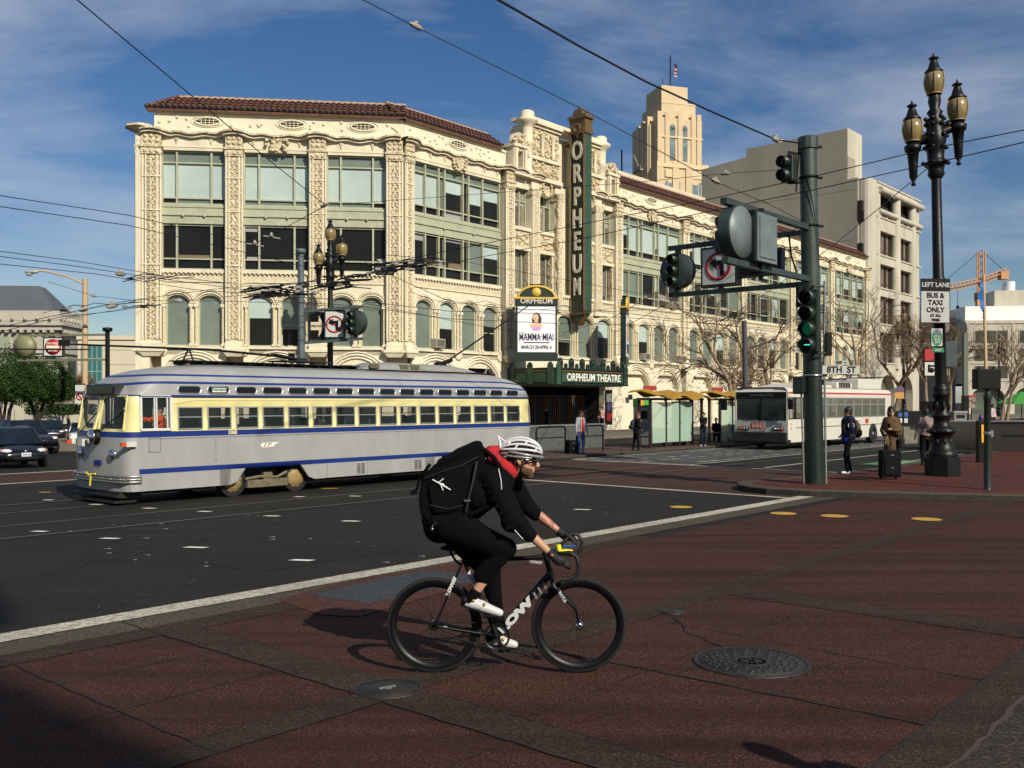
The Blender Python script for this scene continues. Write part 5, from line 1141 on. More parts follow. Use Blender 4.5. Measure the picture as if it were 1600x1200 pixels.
simple('concrete_barrier', 'low pale concrete barrier under the black information cabinet', 'barrier', (at(1430, 628, 47).x, 47, 0), R(0), [('block', mat('grimy_concrete', (.2, .18, .14), .9, 0, .3, 3), [(-.4, .9, -.3, .3, 0, .62)]), ('end_block', mat('grimy_concrete', (.2, .18, .14)), [(-.7, -.4, -.35, .35, 0, .78)])])
# ---- boarding island furniture
pl_ = thing('parapet_wall', 'long low dark grey stone parapet behind the grey jacket man', 'wall', M(24.6, 24.1, .0), MROT)
b = MB(); b.box(-3.6, 9.3, 0, .35, 0, 1.0, 0); b.box(-3.6, -3.3, .35, 4, 0, 1.0, 0); b.build('stone_wall', [mat('grey_green_granite', (.085, .09, .085), .6, 0, .35, 5, .1, 60)], pl_); b = MB(); b.box(-3.65, 9.35, -.04, .39, 1.0, 1.07); b.build('coping', [mat('grey_granite_coping', (.16, .16, .145), .6)], pl_)
def rail(loc, label, L=1.7, H=1.02):
    t = thing('barrier_rail', label, 'railing', loc, MROT, 'rounded tube rails on the boarding island')
    b = MB(); r = .15; pts = [(0, 0, 0), (0, 0, H - r)] + [(r - r * math.cos(a), 0, H - r + r * math.sin(a)) for a in (R(30), R(60), R(90))] + [(L - r + r * math.sin(a), 0, H - r + r * math.cos(a)) for a in (0, R(30), R(60), R(90))] + [(L, 0, 0)]
    b.tube(pts, .035, 8); b.build('hoop', [black_metal], t); b = MB(); b.tube([(0, 0, .62), (L, 0, .62)], .022, 6); b.build('middle_bar', [black_metal], t); return t
r0 = rail(M(26.6, 21.9, .07), 'tube rail just right of the man in the grey jacket'); 
for u, lab, L in ((29.0, 'tube rail that the red haired woman leans on', 0), (41.0, 'tube rail at the far end of the first shelter', 0), (43.6, 'tube rail beside the front of the bus', 0)): again(r0, lab, M(u, 21.6 if u > 35 else 21.9, .07), MROT)
# shelters
orange_roof = mat('ochre_wavy_roof', (.40, .215, .018), .5, 0, .15, 1.5); shel = mat('brown_steel_frame', (.05, .035, .03), .45, .3)
def frosted():
    m = mat('green_tinted_glass', (.42, .56, .44), .12, 0, alpha=.62, spec=.6); return m
def shelter(loc, label, L=4.2):
    t = thing('bus_shelter', label, 'bus shelter', loc, MROT, 'bus shelters with wavy ochre roofs')
    b = MB(); 
    for x in (0, L):
        for y in (0, .55): b = MB(); b.box(x - .05, x + .05, y - .05, y + .05, 0, 2.05); b.build('corner_post', [shel], t)
    b = MB(); b.box(-.1, L + .1, -.06, .06, 2.0, 2.1); b.box(-.1, L + .1, .49, .61, 2.0, 2.1); b.box(-.1, 0, .06, .49, 2.0, 2.1); b.box(L, L + .1, .06, .49, 2.0, 2.1); b.build('top_frame', [shel], t)
    b = MB(); n = 48; vs = []
    for i in range(n + 1):
        x = -.15 + (L + .4) * i / n; z = 2.36 + .13 * math.sin(i / n * 2 * PI * 2.5 + .3) - .06 * i / n
        vs += [(x, -.45, z - .20 - .05 * math.sin(i / n * 15)), (x, .35, z), (x, 1.0, z - .06)]
    fs = []
    for i in range(n): o = i * 3; fs += [(o, o + 3, o + 4, o + 1), (o + 1, o + 4, o + 5, o + 2)]
    b.add(vs, fs, 0, True); b.add([(x, y, z - .03) for x, y, z in vs], fs, 0, True); 
    for e in (0, n): o = e * 3; b.add([vs[o], vs[o + 1], vs[o + 2], (vs[o + 2][0], vs[o + 2][1], vs[o + 2][2] - .03), (vs[o + 1][0], vs[o + 1][1], vs[o + 1][2] - .03), (vs[o][0], vs[o][1], vs[o][2] - .03)], [(0, 1, 4, 5), (1, 2, 3, 4)])
    for i in range(n): o = i * 3; b.add([vs[o], vs[o + 3], (vs[o + 3][0], vs[o + 3][1], vs[o + 3][2] - .03), (vs[o][0], vs[o][1], vs[o][2] - .03)], [(0, 1, 2, 3)])
    b.build('wavy_roof', [orange_roof], t)
    for k in range(3):
        a = .16 + k * (L * .78) / 3; c = a + L * .24; b = MB(); b.box(a, c, -.01, .01, .22, 1.92); b.build('glass_panel', [frosted()], t)
        b = MB(); b.box(c + .02, c + .10, -.03, .03, 0.05, 2.0); b.box(c + .0, c + .12, -.05, -.03, 1.0, 1.05); b.build('mullion', [shel], t)
    b = MB(); b.box(L - 1.35, L - .15, .55, .7, .0, 1.95, 0); b.box(L - 1.27, L - .25, .52, .55, .35, 1.85, 1); b.box(L - 1.2, L - .35, .50, .52, 1.0, 1.45, 2); b.box(L - 1.1, L - .7, .49, .50, .5, .8, 3); b.build('advert_panel', [shel, mat('advert_sky_blue', (.16, .36, .46), .4, 0, .4, 2), mat('advert_teal', (.05, .22, .3), .4), mat('advert_white', (.6, .62, .62), .4)], t)
    b = MB(); b.box(.6, 1.6, .7, .74, 2.42, 2.62); b.build('route_plate', [mat('plate_scarlet', (.28, .03, .02), .5)], t)
    b = MB(); b.box(.4, L - 1.6, .7, 1.05, .42, .47); b.box(.5, .56, .8, .9, 0, .42); b.box(L - 1.8, L - 1.74, .8, .9, 0, .42); b.build('bench', [shel], t)
    return t
s0 = shelter(M(uat(1016, 21.7), 21.7, .07), 'nearer wavy roofed shelter with three green tinted glass panels'); again(s0, 'second wavy roofed shelter behind the first one next to the bus', M(uat(1016, 21.7) + 6.4, 22.0, .07))
p = at(1002, 628, 43); t = simple('ticket_machine', 'white ticket machine with a green and orange header', 'ticket machine', (p.x, 43, .05), R(20), [('cabinet', mat('machine_grey', (.4, .4, .38), .5), [(-.3, .3, -.2, .2, 0, 1.95)]), ('header', mat('header_green', (.04, .35, .05), .5), [(-.32, .32, -.24, .2, 1.72, 2.1)]), ('header_spot', mat('header_orange', (.7, .25, .02), .5), [(-.22, 0, -.26, -.24, 1.8, 2.02)]), ('screen', glass_dark, [(-.18, .2, -.22, -.2, 1.2, 1.55)]), ('label_panel', mat('label_lilac', (.3, .28, .4), .5), [(-.2, .2, -.22, -.2, .5, 1.0)])])

# ---- second signal pole by the theatre corner
P2 = Vector((at(472, 628, 36).x, 36, .0)); sc2 = 36 / F
pole2 = thing('signal_pole', 'slim grey signal pole with a short truss arm in front of the theatre corner', 'traffic signal pole', P2)
gp2 = mat('blue_grey_pole_paint', (.095, .12, .125), .5, 0, .3, 3)
b = MB(); b.tube([(0, 0, 0), (-.05, 0, 7.65)], [.14, .12], 16); b.build('shaft', [gp2], pole2); b = MB(); b.lathe([(.12, 0), (.19, .02), (.19, .18), (.01, .2)], (-.05, 0, 7.55), 14); b.build('pole_cap', [gp2], pole2)
z2 = lambda y: (HZ - y) * sc2 + CH
ad2 = Vector((.95, -.31, .045))
for z in (z2(487), z2(536)): b = MB(); b.bar((0, 0, z), Vector((0, 0, z)) + ad2 * 2.55, .10, .10); b.build('truss_arm', [gp2], pole2)
b = MB(); b.box(-.5, -.28, -.12, .1, z2(565), z2(552)); b.build('side_box', [black_metal], pole2); b = MB(); b.box(.3, .48, -.12, .1, z2(578), z2(565)); b.build('side_box', [black_metal], pole2)
zc = (z2(487) + z2(536)) / 2
t = sign_box('one_way_sign', 'black sign with a cream right pointing arrow on the slim grey signal pole', P2 + Vector((0, 0, zc)) + ad2 * .66, (.0, -1, 0), .54, .94, .15, black_paint)
b = MB(); b.prism([(x * .27, -.02, z * .47) for x, z in [(-.95, .32), (.15, .32), (.15, .85), (.95, 0), (.15, -.85), (.15, -.32), (-.95, -.32)]], (0, .008, 0)); b.build('arrow', [mat('cream_arrow', (.62, .55, .38), .5)], t)
b = MB(); put_text(b, 'ONE WAY', .125, (-.04, -.03, 0), (1, 0, 0), (0, 0, 1), 0, .003, .002, .8); b.build('lettering', [black_paint], t)
t = sign_box('no_left_turn_sign', 'small no left turn sign on the slim grey signal pole beside the one way arrow', P2 + Vector((0, 0, zc + .02)) + ad2 * 1.36, (.0, -1, 0), .66, .94, .25); no_left(t, .80)
round_signal('round traffic signal with three hoods at the end of the slim grey pole arm', P2 + Vector((0, 0, zc + .02)) + ad2 * 2.22, (-.45, -.89, 0), .47)

# ---- third signal arm on the far left: do not enter
P3 = Vector((at(168, 628, 41).x, 41, 0)); pole3 = thing('signal_pole', 'short black pole with a long double arm beside the tan street light', 'traffic signal pole', P3); z3 = lambda y: (HZ - y) * 41 / F + CH
b = MB(); b.tube([(0, 0, 0), (0, 0, z3(514))], .095, 14); b.lathe([(.13, 0), (.2, .02), (.2, .16), (.01, .18)], (0, 0, z3(518)), 12); b.build('shaft', [black_metal], pole3)
olive = mat('olive_arm_paint', (.15, .15, .085), .5, 0, .2, 3)
for y in (523, 562): b = MB(); b.bar((0, 0, z3(y)), (-3.9, .1, z3(y + 1)), .09, .09); b.build('truss_arm', [olive], pole3)
t = sign_box('do_not_enter_sign', 'square box with a round red do not enter sign on the long double arm', P3 + Vector((-2.35, .05, z3(542))), (.05, -1, 0), .74, .74, .2)
b = MB(); b.lathe([(.34, 0), (.34, .012), (.01, .012)], (0, -.012, 0), 32, ax=(0, -1, 0)); b.build('disc', [red_paint], t); b = MB(); b.box(-.27, .27, -.032, -.026, -.055, .055); put_text(b, 'DO NOT', .13, (0, -.03, .15), (1, 0, 0), (0, 0, 1), 0, .003, .003); put_text(b, 'ENTER', .13, (0, -.03, -.15), (1, 0, 0), (0, 0, 1), 0, .003, .003); b.build('lettering', [mat('cream_sign_white', (.75, .7, .55), .5)], t)
t = round_signal('round olive green signal backplate at the left end of the long double arm', P3 + Vector((-3.55, .05, z3(541))), (.1, 1, 0), .46); 
for c_ in t.children:
    if c_.name.startswith('back_plate') or c_.name.startswith('rim') or c_.name.startswith('housing'): c_.data.materials.clear(); c_.data.materials.append(mat('olive_disc_paint', (.20, .20, .10), .5))
# tan street light
P4 = Vector((at(133, 628, 54).x, 54, 0)); t = thing('street_light', 'tan concrete street light with a long curved arm left of the theatre', 'street light', P4); z4 = lambda y: (HZ - y) * 54 / F + CH
tan_m = mat('tan_pole_paint', (.50, .35, .20), .7, 0, .1, 2)
b = MB(); b.tube([(0, 0, 0), (0, 0, z4(436))], [.17, .14], 12); b.build('pole', [tan_m], t); b = MB(); b.tube([(0, 0, z4(445)), (-1.0, 0, z4(432)), (-2.2, 0, z4(424)), (-2.9, 0, z4(423))], .05, 8); b.build('arm', [tan_m], t)
b = MB(); b.ell((-3.0, 0, z4(425)), (.42, .16, .10), 12, 8); b.ell((-3.15, 0, z4(428)), (.2, .13, .12), 10, 6); b.build('lamp_head', [mat('lamp_head_grey', (.35, .34, .32), .5)], t)
# small prohibition sign right of the trees
c = at(125, 616, 44); t = thing('no_parking_sign', 'small white plate with a red ring on a thin black pole left of the tram', 'sign', c, 0); b = MB(); b.box(-.22, .22, 0, .02, -.42, .42); b.build('plate', [white_paint], t); b = MB(); b.lathe([(.18, 0), (.18, .012), (.12, .012), (.12, 0), (.18, 0)], (0, -.005, -.1), 20, ax=(0, -1, 0)); b.bar((-.1, -.02, 0), (.1, -.02, -.2), .01, .05); b.build('red_ring', [red_paint], t); b = MB(); b.tube([(.15, .1, -2.2), (.15, .1, .5)], .05, 8); b.build('post', [black_metal], t)
# far flagpole with blue flag, green parasol
t = thing('flagpole', 'tall tan flagpole with a limp bright blue flag in front of the far offices', 'flagpole', (at(1543, 628, 60).x, 60, 0)); b = MB(); b.tube([(0, 0, 0), (-.25, 0, at(0, 428, 60).z)], [.13, .07], 10); b.build('pole', [tan_m], t)
b = MB(); zt = at(0, 440, 60).z; n = 12
for k in range(n):
    z0 = zt - k * .19; x0 = -.28 - .25 * math.sin(k * .28 + .4); x1 = -.24
    b.prism([(x0 - .08 * math.sin(k * 1.7), -.1 * math.sin(k), z0), (x1, -.05, z0), (x1, -.05, z0 - .195), (x0 - .08 * math.sin(k * 1.7 + 1.7), -.1 * math.sin(k + 1), z0 - .195)], (0, .06, 0))
b.build('flag_cloth', [mat('bright_blue_cloth', (.02, .16, .50), .7)], t)
t = thing('parasol', 'green cafe parasol at the far right beneath the office arches', 'parasol', (at(1596, 628, 70).x, 70, 0)); b = MB(); b.lathe([(1.75, 1.85), (1.7, 1.95), (.05, 2.75)], n=8, sm=False); b.build('canopy', [mat('parasol_green', (.05, .26, .04), .7)], t); b = MB(); b.tube([(0, 0, 0), (0, 0, 2.8)], .03, 6); b.build('pole', [black_metal], t)
b = MB()
simple('green_pole', 'plain tall grey green pole standing behind the nearest street lamp', 'pole', (at(1508, 628, 60).x, 60, 0), 0, [('shaft', mat('lichen_pole', (.12, .13, .09), .7), [(-.14, .14, -.14, .14, 0, 6.3)]), ('base_sleeve', black_metal, [(-.17, .17, -.17, .17, 0, 2.4)])])
c = at(1518, 628, 63); simple('parking_sign', 'small pale plate with a red top right of the plain green pole', 'sign', (c.x, 63, 0), 0, [('post', black_metal, [(-.03, .03, 0, .05, 0, 1.6)]), ('plate', mat('sign_tan', (.3, .2, .15), .6), [(-.25, .25, -.02, 0, 1.6, 2.3)]), ('plate_top', red_paint, [(-.25, .25, -.03, 0, 2.3, 2.45)])])
simple('parking_sign', 'orange and violet plate on the lamp post pole behind the bus', 'sign', (at(1405, 628, 60).x, 60, 0), 0, [('post', black_metal, [(-.03, .03, 0.02, .05, 0, 2.2)]), ('plate', mat('sign_orange', (.5, .25, .05), .6), [(-.3, .3, -.02, 0, 2.2, 2.6)]), ('plate_top', mat('sign_violet', (.12, .06, .12), .6), [(-.3, .3, -.02, 0, 2.6, 2.9)])])
# ================================================================ THE STREETCAR
silver = mat('silver_grey_paint', (.36, .355, .335), .34, .15, .16, 1.6, spec=.5, stretch=(1, 1, .4))
silver_d = mat('dull_roof_canvas_grey', (.17, .165, .16), .6, 0, .25, 2)
cream_p = mat('pale_yellow_paint', (.74, .66, .30), .4, 0, .05, 2)
blue_p = mat('royal_blue_stripe', (.008, .025, .16), .4)
under = mat('dark_underframe', (.008, .007, .006), .7, 0, .4, 8)
tan_w = mat('tan_painted_wheel', (.30, .20, .075), .6, 0, .35, 9)
tan_g = mat('dusty_truck_frame', (.15, .12, .07), .75, 0, .4, 8)
pane_m = mat('clear_tinted_glass', (.03, .04, .04), .04, 0, alpha=.30, spec=.8)
green_in = mat('green_interior', (.02, .16, .06), .6)
tram = thing('streetcar', 'silver and pale yellow vintage streetcar with blue stripes and round nose', 'streetcar', M(8.5, 18.69, 0), MROT)
TL_, TW = 12.9, 1.14
ZL = [.27, .60, .70, 1.31, 1.42, 1.46, 1.89, 2.11, 2.14, 2.36, 2.41, 2.52, 2.56, 2.66, 2.74, 2.79, 2.81]
#     skirt silver blue silver blue cream WIN  cream silv(2.14..2.36) blue silver blue roof...
WS = [1.0, 1.0, 1.0, 1.0, 1.0, 1.0, .985, .98, .978, .95, .94, .90, .88, .78, .60, .34, .05]
X0 = [.48, .46, .46, .47, .49, .50, .58, .62, .64, .74, .78, .92, 1.0, 1.4, 1.9, 2.4, 3.0]
X1 = [.12, .05, .05, .02, .02, .03, .06, .08, .08, .16, .2, .3, .36, .6, 1.0, 1.6, 2.4]
FA = [.30] * 4 + [.29, .28, .20, .16, .20, .42, .5, .7, .8, 1.0, 1.2, 1.4, 1.6]
RA = [.62] * 9 + [.62, .62, .68, .68, .85, 1.0, 1.1, 1.2]
# plan stations: front arc angles, straight x positions, rear arc angles
THF = [0, .5, 26, 48, 56, 72, 90]
SX = [.78, .81, 1.44]
for i in range(16): SX += [1.60 + i * .662, 1.60 + i * .662 + .53]
SX = sorted(SX) + [TL_ - .80]
THR = [75, 60, 48, 28, 14, 0]
def hull(side, k, zl, off=0.0):
    """k: index in the plan list, zl: level index -> point"""
    z = ZL[zl]; w = TW * WS[zl] - off; x0 = X0[zl] + off; x1 = TL_ - X1[zl] - off; e = 2 / 3.1
    nF = len(THF); nS = len(SX)
    if k < nF:
        t = R(THF[k]); a = FA[zl]; x = x0 + a * (1 - abs(math.cos(t)) ** e); y = w * abs(math.sin(t)) ** e
    elif k < nF + nS: x = SX[k - nF]; x = max(x, x0 + FA[zl]) if x < 4.9 else x; x = min(x, x1 - RA[zl]); y = w
    else:
        t = R(THR[k - nF - nS]); a = RA[zl]; x = x1 - a * (1 - abs(math.cos(t)) ** e); y = w * abs(math.sin(t)) ** e
    if zl > 8:
        g = 1 - .9 * math.exp(-max(0, x - .48) / .17); fr = max(0, (x - (TL_ - 1.6)) / 1.6); g -= .35 * fr ** 1.6; z = 2.14 + (z - 2.14) * g
    return Vector((x, -y if side < 0 else y, z))
NK = len(THF) + len(SX) + len(THR); nF = len(THF); nS = len(SX)
def is_window(k, zl):
    if zl in (5, 6):
        if k in (1, 2): return 'ws'
        if k < nF: return None
        q = k - nF
        if q == 1: return 'drv'
        if zl == 6: return None
        if 2 < q < nS - 1 and (q - 3) % 2 == 0: return 'side'
        if k - nF - nS in (0,): return 'rear'
        if k - nF - nS in (2, 3): return 'rear'
    return None
def stripe(zl):
    return {0: 0, 1: 1, 2: 0, 3: 1, 4: 2, 5: 2, 6: 2, 7: 1, 8: 0, 9: 1, 10: 0, 11: 1, 12: 0, 13: 0, 14: 3, 15: 3}[zl]
b = MB(); wins = []
cut = lambda x: 2.65 < x < 4.95 or 8.5 < x < 10.8
for side in (-1, 1):
    for k in range(NK - 1):
        for zl in range(len(ZL) - 1):
            P = [hull(side, k, zl), hull(side, k + 1, zl), hull(side, k + 1, zl + 1), hull(side, k, zl + 1)]
            if (P[0] - P[1]).length < 1e-4 and (P[2] - P[3]).length < 1e-4: continue
            wk = is_window(k, zl)
            if wk:
                if zl == 5: wins.append((side, k, wk))
                continue
            if zl == 0 and cut((P[0].x + P[1].x) / 2): continue
            if zl == 1 and k < nF + 1 and k < 4 and False: continue
            b.add(P, [(0, 1, 2, 3)], (0 if (zl == 1 and (k < nF or k > NK - 5)) else stripe(zl)), not (zl in (0, 7)))
    # sloping ends of the wheel cut-outs
    y = TW * side
    for xa, xb in ((2.78, 3.15), (4.92, 4.55), (8.65, 9.0), (10.9, 10.5)):
        b.add([(xa - .25 if xb > xa else xa + .25, y, .27), (xa, y, .27), (xa + (xb - xa) * .45, y, .33), (xa + (xb - xa) * .75, y, .48), (xb, y, .60), (xa - .25 if xb > xa else xa + .25, y, .60)], [tuple(range(6))], 0)
    # bands round windows: small roof lip
body = b.build('body', [silver, blue_p, cream_p, silver_d], tram, merge=True)
sm_ = body.modifiers.new('solid', 'SOLIDIFY'); sm_.thickness = .05; sm_.offset = -1
# floor, partition and seats
b = MB(); b.box(.9, 12.3, -1.05, 1.05, .72, .78); b.box(1.72, 1.76, -1.1, -.1, .78, 1.5); b.build('floor', [under], tram)
b = MB()
for i in range(13):
    for s in (-1, 1):
        if i in (5, 6) and s > 0: continue
        x = 2.6 + i * .74; b.box(x, x + .36, s * .98 - .14 if s > 0 else -1.12, 1.12 if s > 0 else -.55, 1.05, 1.12) if False else b.box(x, x + .4, min(s * .42, s * 1.02), max(s * .42, s * 1.02), 1.05, 1.15); b.box(x + .34, x + .4, min(s * .42, s * 1.02), max(s * .42, s * 1.02), 1.1, 1.62)
b.build('seats', [mat('seat_navy', (.03, .04, .05), .6)], tram)
b = MB()
for x in (3.3, 5.4, 6.1, 8.2, 9.9, 11.2): b.tube([(x, -.35, .78), (x, -.35, 2.5)], .016, 6)
for y in (-.5, .5): b.tube([(2, y, 2.14), (12, y, 2.14)], .014, 6)
b.box(1.78, 1.82, .3, 1.1, .78, 2.1, 1); b.build('interior_poles', [steel, green_in], tram)
b = MB(); b.box(.72, .9, -.9, .9, .8, 1.36); b.tube([(1.0, -.62 + .18 * math.cos(a * PI / 8), 1.5 + .18 * math.sin(a * PI / 8)) for a in range(17)], .014, 5); b.build('dashboard', [green_in], tram)
# windows with frames
fr_m = mat('aluminium_window_frame', (.42, .42, .40), .35, .6)
for side, k, wk in wins:
    if wk == 'ws' and k == 2: continue
    k2 = k + 2 if wk == 'ws' else k + 1; zt = 7 if wk != 'side' and wk != 'rear' else 6
    Q = [hull(side, k, 5), hull(side, k2, 5), hull(side, k2, zt), hull(side, k, zt)]
    n = ((Q[1] - Q[0]).cross(Q[3] - Q[0])).normalized(); n = -n if n.y * side < 0 and wk != 'ws' else n
    if wk == 'ws' and n.x > 0: n = -n
    c = sum(Q, Vector()) / 4; f = MB(); t = .016 if wk != 'drv' else .03; mi = 0
    C_ = [q + n * .006 for q in Q]
    for i in range(4): f.bar(C_[i], C_[(i + 1) % 4], t * 1.6, t * 1.6, up=n)
    if wk == 'side': z = .55; f.bar(C_[0].lerp(C_[3], z), C_[1].lerp(C_[2], z), .02, .02, up=n)
    if wk == 'drv':
        for h in (.45, .52, .88): f.bar(C_[0].lerp(C_[1], h), C_[3].lerp(C_[2], h), .025, .03, up=n)
    o = f.build('window' if wk != 'ws' else 'windshield', [fr_m if wk != 'drv' else mat('white_window_frame', (.6, .6, .56), .5) if True else fr_m] if wk != 'ws' else [cream_p], tram)
    g = MB()
    if wk == 'ws':
        g.add([q - n * .012 for q in (hull(side, 1, 5), hull(side, 2, 5), hull(side, 3, 5), hull(side, 3, 7), hull(side, 2, 7), hull(side, 1, 7))], [(0, 1, 4, 5), (1, 2, 3, 4)])
        f2 = MB(); tr = [hull(side, 3, 7), hull(side, 3, 7).lerp(hull(side, 2, 7), .5), hull(side, 3, 7).lerp(hull(side, 3, 6), .5)]; f2.add([q + n * .004 for q in tr], [(0, 1, 2)]); tr = [hull(side, 1, 7), hull(side, 1, 7).lerp(hull(side, 2, 7), .3), hull(side, 1, 7).lerp(hull(side, 1, 6), .35)]; f2.add([q + n * .004 for q in tr], [(0, 1, 2)]); f2.build('corner_fillet', [cream_p], o)
    else: g.add([q - n * .012 for q in Q], [(0, 1, 2, 3)])
    g.build('pane', [pane_m], o)
# rounded corner fillets on side windows: little cream triangles
# clerestory windows
for side in (-1, 1):
    for i in range(16):
        x = 1.60 + i * .662 + .265; b = MB(); K = []; r = .075; h = .18; y = side * (TW * .965)
        for a in range(9): K.append((x + h + r * math.cos(-PI / 2 + PI * a / 8), y + side * .02 - side * .0 , 2.245 + r * math.sin(-PI / 2 + PI * a / 8)))
        for a in range(9): K.append((x - h + r * math.cos(PI / 2 + PI * a / 8), y + side * .02, 2.245 + r * math.sin(PI / 2 + PI * a / 8)))
        K = [(p[0], side * (TW * (.979 - .028 * (p[2] - 2.14) / .22) + .006), p[2]) for p in K]
        b.tube(K + [K[0]], .012, 5); o = b.build('clerestory_window', [fr_m], tram)
        b = MB(); b.add(K, [tuple(range(len(K)))]); b.build('pane', [glass_dark], o)
b = MB(); x = 1.60 + .662 + .265; b.box(x - .16, x + .16, -TW - .0, -TW * .965 + .01, 2.2, 2.29); b.build('destination_card', [mat('card_white', (.6, .62, .58), .5)], tram)
b = MB(); put_text(b, 'Philadelphia', .075, (x, -TW - .004, 2.255), (1, 0, 0), (0, 0, 1), 0, .002, .001); b.build('card_lettering', [mat('card_green_ink', (.03, .2, .08), .5)], tram)
# number, winged emblem
b = MB(); put_text(b, '1060', .115, (2.83, -TW - .006, 1.365), (1, 0, 0), (0, 0, 1), 0, .002, .004, .95); b.build('fleet_number', [mat('number_cream', (.7, .62, .32), .5)], tram)
b = MB(); put_text(b, '1060', .15, (.452, -.12, .80), (0, -1, 0), (0, 0, 1), 0, .01, .002, 1); b.build('fleet_number', [blue_p], tram)
b = MB(); x = 3.72; z = 1.07; y = -TW - .004
b.prism([(x + a, y, z + c) for a, c in [(-.21, 0), (-.16, .05), (.0, .055), (.30, .06), (.20, .035), (.25, .03), (.14, .0), (.18, -.005), (.1, -.04), (-.14, -.055)]], (0, .003, 0)); b.build('wing_emblem', [mat('emblem_white', (.7, .68, .6), .5)], tram)
b = MB(); b.bar((x - .12, y - .006, z - .04), (x - .06, y - .006, z + .045), .004, .018); b.bar((x - .02, y - .006, z - .035), (x + .02, y - .006, z + .04), .004, .016); b.bar((x + .02, y - .006, z + .04), (x + .08, y - .006, z + .03), .004, .015); b.build('emblem_letters', [red_paint], tram)
# seams, hatches, vents on the near side
b = MB(); 
K = [(.98 + dx_, -TW - .003, 1.02 + dz_) for dx_, dz_ in ((0, 0), (.24, 0), (.24, .28), (0, .28), (0, 0))]; b.tube(K, .005, 4); b.box(.98, 1.22, -TW - .003, -TW, 1.02, 1.30, 1); b.build('fuel_hatch', [black_metal, silver], tram)
b = MB(); b.box(2.42, 2.47, -TW - .014, -TW, .78, 1.27); b.tube([(2.445, -TW - .012, .8), (2.445, -TW - .012, 1.25)], .014, 6); b.build('drip_rail', [silver], tram)
for x0 in (6.15, 8.0):
    b = MB(); b.box(x0, x0 + .28, -TW - .008, -TW, .30, .57, 0)
    for i in range(9): 
        for j_ in range(2): b.box(x0 + .03 + j_ * .13, x0 + .13 + j_ * .13, -TW - .014, -TW - .008, .32 + i * .027, .333 + i * .027, 1)
    b.build('vent_panel', [silver, under], tram)
b = MB()
for x0 in (5.3, 6.5, 7.9): b.box(x0, x0 + .012, -TW - .002, -TW, .27, .59)
b.box(.98, 12.0, -TW - .004, -TW, 1.27, 1.285); b.build('panel_seam', [mat('seam_grey', (.16, .16, .17), .5)], tram)
b = MB(); K = [hull(-1, k, 7) + Vector((0, -.02, .0)) for k in range(nF, NK - 3)]; b.tube(K, .016, 6); b.build('rain_gutter', [blue_p], tram)
# cream moulding line swept above the windows
b = MB(); b.tube([(1.46, -TW * .985, 1.96), (1.6, -TW * .985, 1.97), (1.8, -TW * .985, 2.015), (2.0, -TW * .984, 2.03), (12, -TW * .982, 2.03)], .008, 5); b.build('cream_moulding', [mat('moulding_shadow_cream', (.5, .43, .2), .5)], tram)
# nose: bumper, headlight, marker lamps, sign box, wipers, fender
b = MB(); 
for z, r in ((.56, .03), (.505, .03), (.455, .028)): b.tube([hull(-1, k, 0) * 1.0 + Vector((-.05 if k < 5 else 0, -.025, z - .27)) for k in range(8, -1, -1)] + [hull(1, k, 0) + Vector((-.05 if k < 5 else 0, .025, z - .27)) for k in range(0, 8)], r, 6)
b.build('bumper', [mat('worn_bumper_alloy', (.32, .31, .28), .35, .6, .3, 12)], tram)
b = MB()
for s in (-1, 1):
    for k in range(2, 7): p = hull(s, k, 0) + Vector((-.07, s * .03, .24)); b.ell(p, .02, 6, 4)
b.build('bumper_bolts', [steel], tram)
b = MB(); b.tube([(.32, -.30, .60), (.30, -.1, .56), (.32, .1, .61)], .02, 5); b.tube([(.30, -.16, .6), (.30, -.12, .36)], .018, 5); b.build('yellow_rope', [mat('yellow_rope', (.7, .55, .03), .7)], tram)
b = MB(); b.lathe([(.01, .12), (.10, .11), (.15, .04), (.16, -.02), (.13, -.12), (.05, -.2)], (.46, -.05, 1.31), 18, ax=(-1, 0, 0)); b.build('headlight', [black_metal], tram); b = MB(); b.lathe([(.15, 0), (.15, .02), (.01, .04)], (.36, -.05, 1.31), 18, ax=(-1, 0, 0)); b.build('headlight_lens', [chrome], tram)
for s in (-1, 1):
    p = hull(s, 2, 2) + Vector((-.0, 0, .27)); b = MB(); b.lathe([(.11, 0), (.10, .03), (.02, .06)], p, 16, ax=(-1, s * .15, 0)); b.build('front_lamp', [chrome], tram)
    p = hull(s, 5, 3) + Vector((-.03, s * .04, -.12)); b = MB(); b.box(p.x - .10, p.x + .10, p.y - .05, p.y + .05, p.z - .05, p.z + .05, 0); b.box(p.x - .19, p.x - .10, p.y - .04, p.y + .04, p.z - .04, p.z + .03, 1); b.build('turn_lamp', [white_paint, mat('amber_red_lamp', (.6, .07, .02), .3)], tram)
b = MB(); b.box(.34, .44, .30, .5, 1.12, 1.26); b.build('marker_lamp', [white_paint], tram)
b = MB(); b.box(.56, .95, -.60, .60, 2.13, 2.35, 0); b.box(.545, .56, -.54, .54, 2.16, 2.32, 1); b.build('route_sign_box', [mat('sign_box_black', (.02, .02, .02), .35), glass_dark], tram, bevel=.03)
b = MB()
b.bar(hull(-1, 1, 4) + Vector((-.04, -.1, .0)), hull(-1, 3, 6) + Vector((-.03, -.02, -.05)), .022, .012); b.bar(hull(1, 2, 4) + Vector((-.03, 0, -.02)), hull(1, 1, 6) + Vector((-.06, 0, -.1)), .022, .012); b.build('wiper', [black_metal], tram)
b = MB(); b.bar((.43, 0, 1.44), (.64, 0, 2.10), .05, .04); b.build('windshield_post', [cream_p], tram)
b = MB(); b.box(.50, .95, -.9, .9, .14, .27, 0); b.box(.42, .50, -.9, .9, .17, .2, 0); b.box(.40, .85, -.9, .9, .05, .09, 0); b.build('fender', [under], tram)
